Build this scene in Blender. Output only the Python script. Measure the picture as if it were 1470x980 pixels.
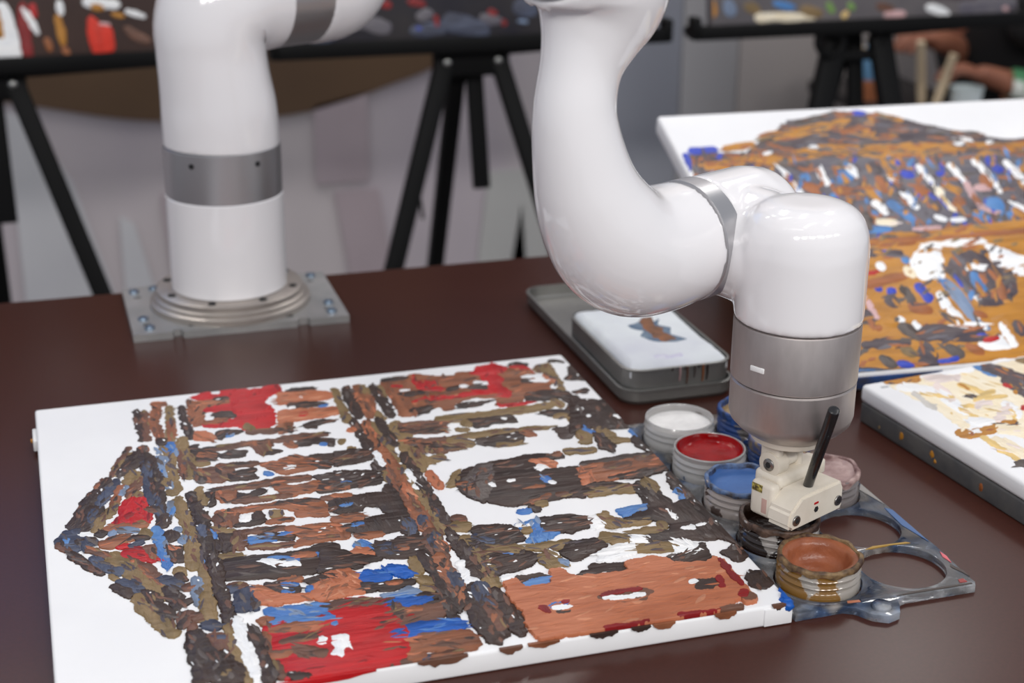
import bpy, bmesh, math, random
import numpy as np
from mathutils import Vector, Matrix, geometry, noise

for o in list(bpy.data.objects): bpy.data.objects.remove(o)
SC = bpy.context.scene
COL = SC.collection
R = math.radians

# ------------------------------------------------------------------ camera
cam_d = bpy.data.cameras.new('camera'); cam = bpy.data.objects.new('camera', cam_d); COL.objects.link(cam)
PITCH, YAW, ROLL = 0.3644, 0.3066, -0.0101
fw = Vector((math.sin(YAW)*math.cos(PITCH), math.cos(YAW)*math.cos(PITCH), -math.sin(PITCH)))
rt = Vector((math.cos(YAW), -math.sin(YAW), 0)); dn = fw.cross(rt)
r2 = rt*math.cos(ROLL) + dn*math.sin(ROLL); d2 = -rt*math.sin(ROLL) + dn*math.cos(ROLL)
cam.matrix_world = Matrix(((r2.x, -d2.x, -fw.x, 0.0176), (r2.y, -d2.y, -fw.y, -1.362), (r2.z, -d2.z, -fw.z, 0.58), (0, 0, 0, 1)))
cam_d.sensor_width = 36; cam_d.lens = 55.18; cam_d.clip_start = .02
cam_d.dof.use_dof = True; cam_d.dof.focus_distance = 1.17; cam_d.dof.aperture_fstop = 5.2
SC.camera = cam

# ------------------------------------------------------------------ world, lights, exposure
wd = bpy.data.worlds.new('hall'); SC.world = wd; wd.use_nodes = True
bg = wd.node_tree.nodes['Background']; bg.inputs[0].default_value = (0.86, 0.90, 1.0, 1); bg.inputs[1].default_value = 0.5
def area(name, loc, target, size, sy, power, color=(1, .97, .93)):
    l = bpy.data.lights.new(name, 'AREA'); l.shape = 'RECTANGLE'; l.size = size; l.size_y = sy; l.energy = power; l.color = color
    o = bpy.data.objects.new(name, l); COL.objects.link(o); o.location = loc
    o.rotation_euler = (Vector(target) - Vector(loc)).to_track_quat('-Z', 'Y').to_euler()
    return o
for x, y, p in ((-.5, -1.1, 1.9), (.5, -.9, 1.9), (1.5, -.7, 1.9), (.0, .5, 1.6), (1.0, .6, 1.6), (.8, 1.4, 14), (-.4, 1.4, 13), (2.2, 1.4, 11)):  # the last three, at the rear, are added to brighten the back wall
    area('ceiling_or_wall_fill', (x, y, 2.35), (x*.8, y+.15, 0), 1.0, .16, p)
for x, y, p in ((-1.9, -3.0, 17), (-1.0, -3.3, 19.5), (-.1, -3.4, 19.5), (.8, -3.4, 18), (1.7, -3.3, 17), (2.6, -3.0, 13)):
    area('hall_light', (x, y, 2.2), (.4, .3, .1), .55, .28, p)
SC.view_settings.view_transform = 'Standard'; SC.view_settings.look = 'None'
SC.view_settings.gamma = 1.0; SC.view_settings.use_curve_mapping = False
SC.view_settings.exposure = -0.05

# ------------------------------------------------------------------ materials
def lin(c):
    return tuple(((v/255)/12.92 if v/255 <= .04045 else ((v/255+.055)/1.055)**2.4) for v in c) + (1,)
MATS = {}
def mat(name, rgb, rough=.5, metal=0, rgb2=None, nscale=20, stretch=(1, 1, 1), bump=0, bscale=None, coat=0, trans=0, spec=.5, contrast=(.35, .65), ior=1.45, detail=4, bdist=.001):
    if name in MATS: return MATS[name]
    m = bpy.data.materials.new(name); m.use_nodes = True; nt = m.node_tree; N = nt.nodes; L = nt.links
    b = N['Principled BSDF']
    b.inputs['Base Color'].default_value = lin(rgb); b.inputs['Roughness'].default_value = rough; b.inputs['Metallic'].default_value = metal
    b.inputs['Specular IOR Level'].default_value = spec; b.inputs['Coat Weight'].default_value = coat; b.inputs['Coat Roughness'].default_value = .04
    b.inputs['Transmission Weight'].default_value = trans; b.inputs['IOR'].default_value = ior
    tc = N.new('ShaderNodeTexCoord'); mp = N.new('ShaderNodeMapping'); mp.inputs['Scale'].default_value = stretch; L.new(tc.outputs['Object'], mp.inputs[0])
    if rgb2:
        n = N.new('ShaderNodeTexNoise'); n.inputs['Scale'].default_value = nscale; n.inputs['Detail'].default_value = detail; L.new(mp.outputs[0], n.inputs['Vector'])
        cr = N.new('ShaderNodeValToRGB'); cr.color_ramp.elements[0].position = contrast[0]; cr.color_ramp.elements[1].position = contrast[1]
        cr.color_ramp.elements[0].color = lin(rgb); cr.color_ramp.elements[1].color = lin(rgb2)
        L.new(n.outputs['Fac'], cr.inputs[0]); L.new(cr.outputs[0], b.inputs['Base Color'])
    if bump:
        n = N.new('ShaderNodeTexNoise'); n.inputs['Scale'].default_value = bscale or nscale; n.inputs['Detail'].default_value = 5; L.new(mp.outputs[0], n.inputs['Vector'])
        bp = N.new('ShaderNodeBump'); bp.inputs['Strength'].default_value = bump; bp.inputs['Distance'].default_value = bdist
        L.new(n.outputs['Fac'], bp.inputs['Height']); L.new(bp.outputs[0], b.inputs['Normal'])
    MATS[name] = m; return m

WHITE = mat('glossy_white_plastic', (236, 234, 236), .12, coat=.5, spec=.5)
SILVER = mat('anodised_silver', (190, 182, 179), .46, metal=.9, rgb2=(183, 175, 172), nscale=160, stretch=(1, 1, .3), bump=.03, bscale=900, bdist=.0003)
RINGM = mat('ring_metal', (188, 187, 189), .36, metal=.92)
DARKGAP = mat('dark_gap', (30, 30, 32), .6)
STEEL = mat('base_steel', (176, 175, 174), .38, metal=.6, rgb2=(160, 161, 161), nscale=30)
BLACK = mat('black_metal', (7, 7, 8), .6, spec=.25)
CANVAS = mat('primed_canvas', (240, 240, 241), .75, rgb2=(234, 234, 236), nscale=9, bump=.25, bscale=1500, bdist=.0003)
PRINT = mat('off_white_print', (224, 216, 202), .45, rgb2=(215, 206, 191), nscale=60)

# ------------------------------------------------------------------ object helpers
def tag(o, label=None, cat=None, group=None, kind=None):
    if label: o['label'] = label
    if cat: o['category'] = cat
    if group: o['group'] = group
    if kind: o['kind'] = kind
    return o
def link(o, parent=None):
    COL.objects.link(o)
    if parent: o.parent = parent
    return o
def empty(name, loc=(0, 0, 0), rz=0, parent=None):
    o = bpy.data.objects.new(name, None); o.empty_display_size = .02; o.location = loc; o.rotation_euler = (0, 0, rz)
    return link(o, parent)
def meshobj(name, verts, faces, m, parent=None, smooth=False, auto=None):
    me = bpy.data.meshes.new(name); me.from_pydata([tuple(v) for v in verts], [], faces); me.update()
    if m:
        for mm in (m if isinstance(m, (list, tuple)) else [m]): me.materials.append(mm)
    o = bpy.data.objects.new(name, me); link(o, parent)
    if smooth or auto: shade(me, auto)
    return o
def shade(me, auto=None):
    me.polygons.foreach_set('use_smooth', [True]*len(me.polygons))
    if auto: me.set_sharp_from_angle(angle=R(auto))
def bmobj(name, bm, m, parent=None, smooth=None):
    me = bpy.data.meshes.new(name); bmesh.ops.recalc_face_normals(bm, faces=bm.faces); bm.to_mesh(me); bm.free()
    me.materials.append(m); o = bpy.data.objects.new(name, me); link(o, parent)
    if smooth: shade(me, smooth)
    return o
def bm_box(bm, lo, hi, bev=0, seg=2, mtx=None):
    g = bmesh.ops.create_cube(bm, size=1)['verts']
    for v in g: v.co = Vector([lo[i] + (v.co[i]+.5)*(hi[i]-lo[i]) for i in range(3)])
    es = list({e for v in g for e in v.link_edges})
    if bev:
        rr = bmesh.ops.bevel(bm, geom=es, offset=bev, segments=seg, profile=.5, affect='EDGES')
        g = list({v for f in rr['faces'] for v in f.verts} | {v for v in g if v.is_valid})
    if mtx: bmesh.ops.transform(bm, matrix=mtx, verts=g)
    return g
def box(name, lo, hi, m, parent=None, bev=.002, seg=2, mtx=None):
    bm = bmesh.new(); bm_box(bm, lo, hi, bev, seg, mtx); return bmobj(name, bm, m, parent, 35)
def lathe(name, prof, m, parent=None, seg=48, loc=(0, 0, 0), smooth=40, jit=None):
    V = []; F = []; n = len(prof)
    for i in range(seg):
        t = 2*math.pi*i/seg
        for k, (r, z) in enumerate(prof):
            rr, zz = (r, z) if not jit else jit(r, z, t, k)
            V.append((rr*math.cos(t), rr*math.sin(t), zz))
    for i in range(seg):
        j = (i+1) % seg
        for k in range(n-1): F.append((i*n+k, j*n+k, j*n+k+1, i*n+k+1))
    if prof[0][0] > 1e-6: pass
    o = meshobj(name, V, F, m, parent)
    bm = bmesh.new(); bm.from_mesh(o.data); bmesh.ops.remove_doubles(bm, verts=bm.verts, dist=1e-6); bmesh.ops.recalc_face_normals(bm, faces=bm.faces); bm.to_mesh(o.data); bm.free()
    shade(o.data, smooth); o.location = loc
    return o
def frames(pts):
    P = [Vector(p) for p in pts]; T = []
    for i in range(len(P)):
        a = P[max(i-1, 0)]; b = P[min(i+1, len(P)-1)]; T.append((b-a).normalized())
    up = Vector((0, 0, 1)) if abs(T[0].z) < .9 else Vector((1, 0, 0))
    u = T[0].cross(up).normalized(); out = []
    for t in T:
        u = (u - t*u.dot(t)).normalized(); out.append((u.copy(), t.cross(u).normalized()))
    return P, T, out
def tube_geo(pts, rad, seg=16, cap=True, flat=None):
    P, T, fr = frames(pts); V = []; F = []
    for i, p in enumerate(P):
        r = rad[i] if isinstance(rad, (list, tuple)) else rad
        ru, rv = (r, r) if not isinstance(r, (list, tuple)) else r
        for k in range(seg):
            t = 2*math.pi*k/seg; V.append(p + fr[i][0]*ru*math.cos(t) + fr[i][1]*rv*math.sin(t))
    for i in range(len(P)-1):
        for k in range(seg): F.append((i*seg+k, i*seg+(k+1) % seg, (i+1)*seg+(k+1) % seg, (i+1)*seg+k))
    if cap:
        F.append(tuple(range(seg-1, -1, -1))); F.append(tuple(range((len(P)-1)*seg, len(P)*seg)))
    return V, F
def tube(name, pts, rad, m, parent=None, seg=16, auto=50):
    V, F = tube_geo(pts, rad, seg); return meshobj(name, V, F, m, parent, auto=auto)
def bar(name, p, q, wx, wy, m, parent=None, bev=.002, side=(1, 0, 0)):
    p, q = Vector(p), Vector(q); t = (q-p).normalized(); s = Vector(side); s = (s - t*s.dot(t)).normalized(); u = t.cross(s)
    L = (q-p).length; M = Matrix(((s.x, u.x, t.x, p.x), (s.y, u.y, t.y, p.y), (s.z, u.z, t.z, p.z), (0, 0, 0, 1)))
    return box(name, (-wx/2, -wy/2, 0), (wx/2, wy/2, L), m, parent, bev, 2, M)
def catmull(pts, n=8):
    P = [np.array(p, float) for p in pts]; P = [2*P[0]-P[1]] + P + [2*P[-1]-P[-2]]; out = []
    for i in range(1, len(P)-2):
        for k in range(n):
            t = k/n; a, b, c, d = P[i-1:i+3]
            out.append(.5*((2*b) + (-a+c)*t + (2*a-5*b+4*c-d)*t*t + (-a+3*b-3*c+d)*t**3))
    out.append(P[-2]); return out
def prism(name, outline, z0, z1, m, parent=None, holes=(), bev=0, smooth=30):
    cu = bpy.data.curves.new(name, 'CURVE'); cu.dimensions = '2D'; cu.fill_mode = 'BOTH'; cu.extrude = (z1-z0)/2; cu.bevel_depth = bev; cu.bevel_resolution = 1
    for ring in [outline]+list(holes):
        s = cu.splines.new('POLY'); s.points.add(len(ring)-1); s.use_cyclic_u = True
        for pnt, (x, y) in zip(s.points, ring): pnt.co = (x, y, 0, 1)
    t = bpy.data.objects.new('tmp', cu); COL.objects.link(t)
    dg = bpy.context.evaluated_depsgraph_get(); me = bpy.data.meshes.new_from_object(t.evaluated_get(dg)); bpy.data.objects.remove(t)
    for v in me.vertices: v.co.z += (z0+z1)/2
    bm = bmesh.new(); bm.from_mesh(me); bmesh.ops.remove_doubles(bm, verts=bm.verts, dist=1e-6); bmesh.ops.recalc_face_normals(bm, faces=bm.faces); bm.to_mesh(me); bm.free()
    me.materials.clear(); me.materials.append(m); me.name = name; shade(me, smooth)
    o = bpy.data.objects.new(name, me); return link(o, parent)
def rrect(x0, y0, x1, y1, r, n=6):
    out = []
    for cx_, cy_, a0 in ((x1-r, y1-r, 0), (x0+r, y1-r, 90), (x0+r, y0+r, 180), (x1-r, y0+r, 270)):
        for k in range(n+1):
            t = R(a0+90*k/n); out.append((cx_+r*math.cos(t), cy_+r*math.sin(t)))
    return out
def ring_loft(name, rings, m, parent=None, cap0=True, cap1=True, auto=35):
    n = len(rings[0]); V = [v for r in rings for v in r]; F = []
    for i in range(len(rings)-1):
        for k in range(n): F.append((i*n+k, i*n+(k+1) % n, (i+1)*n+(k+1) % n, (i+1)*n+k))
    if cap0: F.append(tuple(range(n-1, -1, -1)))
    if cap1: F.append(tuple(range((len(rings)-1)*n, len(rings)*n)))
    o = meshobj(name, V, F, m, parent, auto=auto); return o
def copy_tree(o, parent=None):
    c = o.copy(); COL.objects.link(c); c.parent = parent
    for ch in list(o.children): copy_tree(ch, c)
    return c

# ------------------------------------------------------------------ paint strokes
PC = {'d': (62, 46, 40), 'm': (112, 76, 60), 's': (152, 94, 64), 't': (186, 112, 78), 'o': (134, 110, 74), 'r': (188, 22, 28), 'q': (138, 18, 22),
      'u': (64, 112, 178), 'v': (12, 88, 178), 'l': (122, 142, 172), 'n': (54, 58, 76), 'g': (92, 82, 78), 'w': (243, 243, 243),
      'y': (190, 130, 44), 'e': (84, 72, 76), 'k': (44, 68, 188), 'i': (78, 132, 192), 'p': (212, 172, 172), 'c': (104, 100, 106), 'x': (164, 96, 50),
      'f': (240, 226, 196), 'a': (238, 222, 216), 'b': (206, 202, 196), 'Y': (236, 202, 130), 'R': (222, 44, 14), 'h': (120, 160, 80), 'z': (204, 136, 102)}  # 'z' paints the glossy highlights of the terracotta as lighter streaks
PV = {'d': (48, 36, 32), 'm': (86, 58, 46), 's': (112, 68, 46), 't': (166, 94, 62), 'o': (112, 92, 58), 'r': (164, 14, 20), 'n': (78, 86, 108), 'w': (232, 234, 237),
      'l': (98, 104, 116), 'u': (90, 134, 188), 'e': (66, 58, 66), 'c': (84, 80, 92), 'y': (168, 112, 36), 'f': (244, 234, 212)}
PAINT_NODE = {}
def paint_mat(c, horiz):
    base = c if c in PC else c.lower(); k = ('paint', base, horiz)
    if k in PAINT_NODE: return PAINT_NODE[k]
    rgb = PC[base]; rgb2 = PV.get(base, tuple(int(v*.84) for v in rgb))
    m = mat('paint_%s_%s' % (base + ('_light' if base in 'YR' else ''), 'along' if horiz else 'across'), rgb, .42, rgb2=rgb2, nscale=70, stretch=(.3, 1.3, 1) if horiz else (1.3, .3, 1), bump=.9, bscale=190, contrast=(.42, .66), bdist=.0012, detail=6)
    PAINT_NODE[k] = m; return m
def decode(s):
    out = []
    for part in s.split(';'):
        out.append((part[0], np.array([[int(a)/1e4 for a in pr.split()] for pr in part[1:].split(',')])))
    return out
def outline(P, step, rng, rough, grow=0):
    # resample, smooth, roughen
    Q = []
    n = len(P)
    for i in range(n):
        a, b = P[i], P[(i+1) % n]; L = np.linalg.norm(b-a); k = max(1, int(L/step))
        for j in range(k): Q.append(a+(b-a)*j/k)
    Q = np.array(Q)
    for _ in range(1): Q = .22*np.roll(Q, 1, 0)+.56*Q+.22*np.roll(Q, -1, 0)
    T = np.roll(Q, -1, 0)-np.roll(Q, 1, 0); T /= np.linalg.norm(T, axis=1)[:, None]+1e-9
    N = np.stack([T[:, 1], -T[:, 0]], 1)
    area_ = .5*np.sum(Q[:, 0]*np.roll(Q[:, 1], -1)-np.roll(Q[:, 0], -1)*Q[:, 1])
    if area_ < 0: N = -N
    j = rng.normal(0, 1, len(Q)); j2 = np.convolve(np.concatenate([j[-4:], j, j[:4]]), np.ones(5)/5, 'same')[4:-4]
    Q = Q+N*(grow+(.6*j+1.5*j2)*rough)[:, None]
    return Q, N, abs(area_)
def paint(parent, data, zbase, thick, step=.0012, rough=.0007, keep=300, bound=None, layer=5e-6, seed=3, thick_fn=None, inset=.0003, grow=.0009, rich=0, rich_area=4e-5, rich_scale=1):
    rng = np.random.RandomState(seed); recs = []
    for i, (c, P) in enumerate(decode(data)):
        if len(P) < 3: continue
        Q, N, A = outline(P, step, rng, rough, grow)
        if A < 2e-6: continue
        if bound: Q[:, 0] = np.clip(Q[:, 0], bound[0], bound[1]); Q[:, 1] = np.clip(Q[:, 1], bound[2], bound[3])
        hgt = thick + i*layer + (thick_fn(c) if thick_fn else 0)
        n = len(Q); I = Q - N*inset
        z = hgt + rng.normal(0, thick*.12, n)
        V = [(x, y, zbase-.0002) for x, y in Q] + [(Q[k][0]*.4+I[k][0]*.6, Q[k][1]*.4+I[k][1]*.6, zbase+z[k]*.75) for k in range(n)] + [(I[k][0]-N[k][0]*inset, I[k][1]-N[k][1]*inset, zbase+hgt) for k in range(n)]
        F = []
        for k in range(n):
            kk = (k+1) % n
            F.append((k, kk, n+kk, n+k)); F.append((n+k, n+kk, 2*n+kk, 2*n+k))
        tri = geometry.tessellate_polygon([[Vector((V[2*n+k][0], V[2*n+k][1], 0)) for k in range(n)]])
        F += [tuple(2*n+x for x in t) for t in tri]
        ext = np.ptp(Q, axis=0)
        recs.append((A, paint_mat(c, ext[0] >= ext[1]*.8), V, F))
    extra = []
    if rich:
        MIX = {'d': 'dddmgddgmdw', 'm': 'sdmmo', 's': 'mtsdm', 't': 'tszt', 'T': 'ttztztt', 'o': 'oomoe', 'r': 'rrqr', 'n': 'nndgn', 'u': 'ulu', 'l': 'lgwu', 'g': 'gmde', 'e': 'ecxygx', 'c': 'eixyxgkeyix', 'y': 'yxyoegxy', 'f': 'ffafY', 'v': 'vvu', 'w': 'ww'}
        for i, (c, P) in enumerate(decode(data)):
            if len(P) < 3 or c not in MIX: continue
            A = abs(.5*np.sum(P[:, 0]*np.roll(P[:, 1], -1)-np.roll(P[:, 0], -1)*P[:, 1]))
            n = int(min(rich*(16 if c == 'T' else 7 if c == 'c' else 3), A/rich_area*(2 if c == 'c' else 1))); lo, hi = P.min(0), P.max(0)
            if n < 1: continue
            w_, U_ = np.linalg.eigh(np.cov((P-P.mean(0)).T)); ax = U_[:, 1]
            if c == 'T': ax = np.array([1., .1])
            if c == 'c': ax = np.array([.35, .94])
            for _ in range(n):
                for _t in range(12):
                    q = lo+(hi-lo)*rng.uniform(0, 1, 2)
                    x, y = q; ins = False
                    for k in range(len(P)):
                        (xa, ya), (xb, yb) = P[k], P[k-1]
                        if (ya > y) != (yb > y) and x < (xb-xa)*(y-ya)/(yb-ya)+xa: ins = not ins
                    if ins: break
                else: continue
                th = rng.normal(0, .25); d = np.array([ax[0]*math.cos(th)-ax[1]*math.sin(th), ax[0]*math.sin(th)+ax[1]*math.cos(th)]); nn = np.array([-d[1], d[0]])
                cc = MIX[c][rng.randint(len(MIX[c]))]; L = rng.uniform(.003, .010)*rich_scale; W = rng.uniform(.0008, .0026)*rich_scale
                if cc == 'w' and c != 'w': L *= .35; W *= .5
                L = min(L, .35*np.linalg.norm(hi-lo)); m_ = 7; tt = np.linspace(-1, 1, m_)
                up_ = [q+d*L*t+nn*W*(1-abs(t)**2.5)*rng.uniform(.5, 1.2) for t in tt]; dn_ = [q+d*L*t-nn*W*(1-abs(t)**2.5)*rng.uniform(.5, 1.2) for t in tt[::-1]]
                Q = np.array(up_+dn_[1:-1])
                if bound: Q[:, 0] = np.clip(Q[:, 0], bound[0], bound[1]); Q[:, 1] = np.clip(Q[:, 1], bound[2], bound[3])
                z = zbase+thick+i*layer+(thick_fn(c) if thick_fn else 0)+rng.uniform(.00002, .0001)
                V = [(x, y, z-.0001) for x, y in Q]+[(q[0]+(x-q[0])*.75, q[1]+(y-q[1])*.75, z+.0001) for x, y in Q]; k_ = len(Q)
                F = [(a, (a+1) % k_, k_+(a+1) % k_, k_+a) for a in range(k_)]+[tuple(range(k_, 2*k_))]
                extra.append((0, paint_mat(cc, abs(d[0]) > abs(d[1])), V, F))
    order = sorted(range(len(recs)), key=lambda i: -recs[i][0]); big = set(order[:keep])
    rV, rF, rM, ms = [], [], [], []
    for i, (A, m, V, F) in enumerate(recs+extra):
        if i in big:
            o = meshobj('paint_stroke', V, F, m, parent)
            bm = bmesh.new(); bm.from_mesh(o.data); bmesh.ops.recalc_face_normals(bm, faces=bm.faces)
            up = sum(f.normal.z*f.calc_area() for f in bm.faces)
            if up < 0: bmesh.ops.reverse_faces(bm, faces=bm.faces)
            bm.to_mesh(o.data); bm.free(); shade(o.data, 50)
        else:
            if m not in ms: ms.append(m)
            b = len(rV); rV += V; rF += [tuple(b+x for x in f) for f in F]; rM += [ms.index(m)]*len(F)
    if rV:
        o = meshobj('small_paint_dabs', rV, rF, ms, parent)
        o.data.polygons.foreach_set('material_index', rM)
        bm = bmesh.new(); bm.from_mesh(o.data); bmesh.ops.recalc_face_normals(bm, faces=bm.faces); bm.to_mesh(o.data); bm.free(); shade(o.data, 50)
        o['kind'] = 'stuff'
def stretched_canvas(name, S, H, h, parent=None, r=.003, m=None):
    # local: x 0..S, y -H..0, z 0..h ; sides bulge a little and the edges are rounded
    bm = bmesh.new(); bm_box(bm, (0, -H, 0), (S, 0, h), r, 3)
    return bmobj(name, bm, m or CANVAS, parent, 40)

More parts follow.
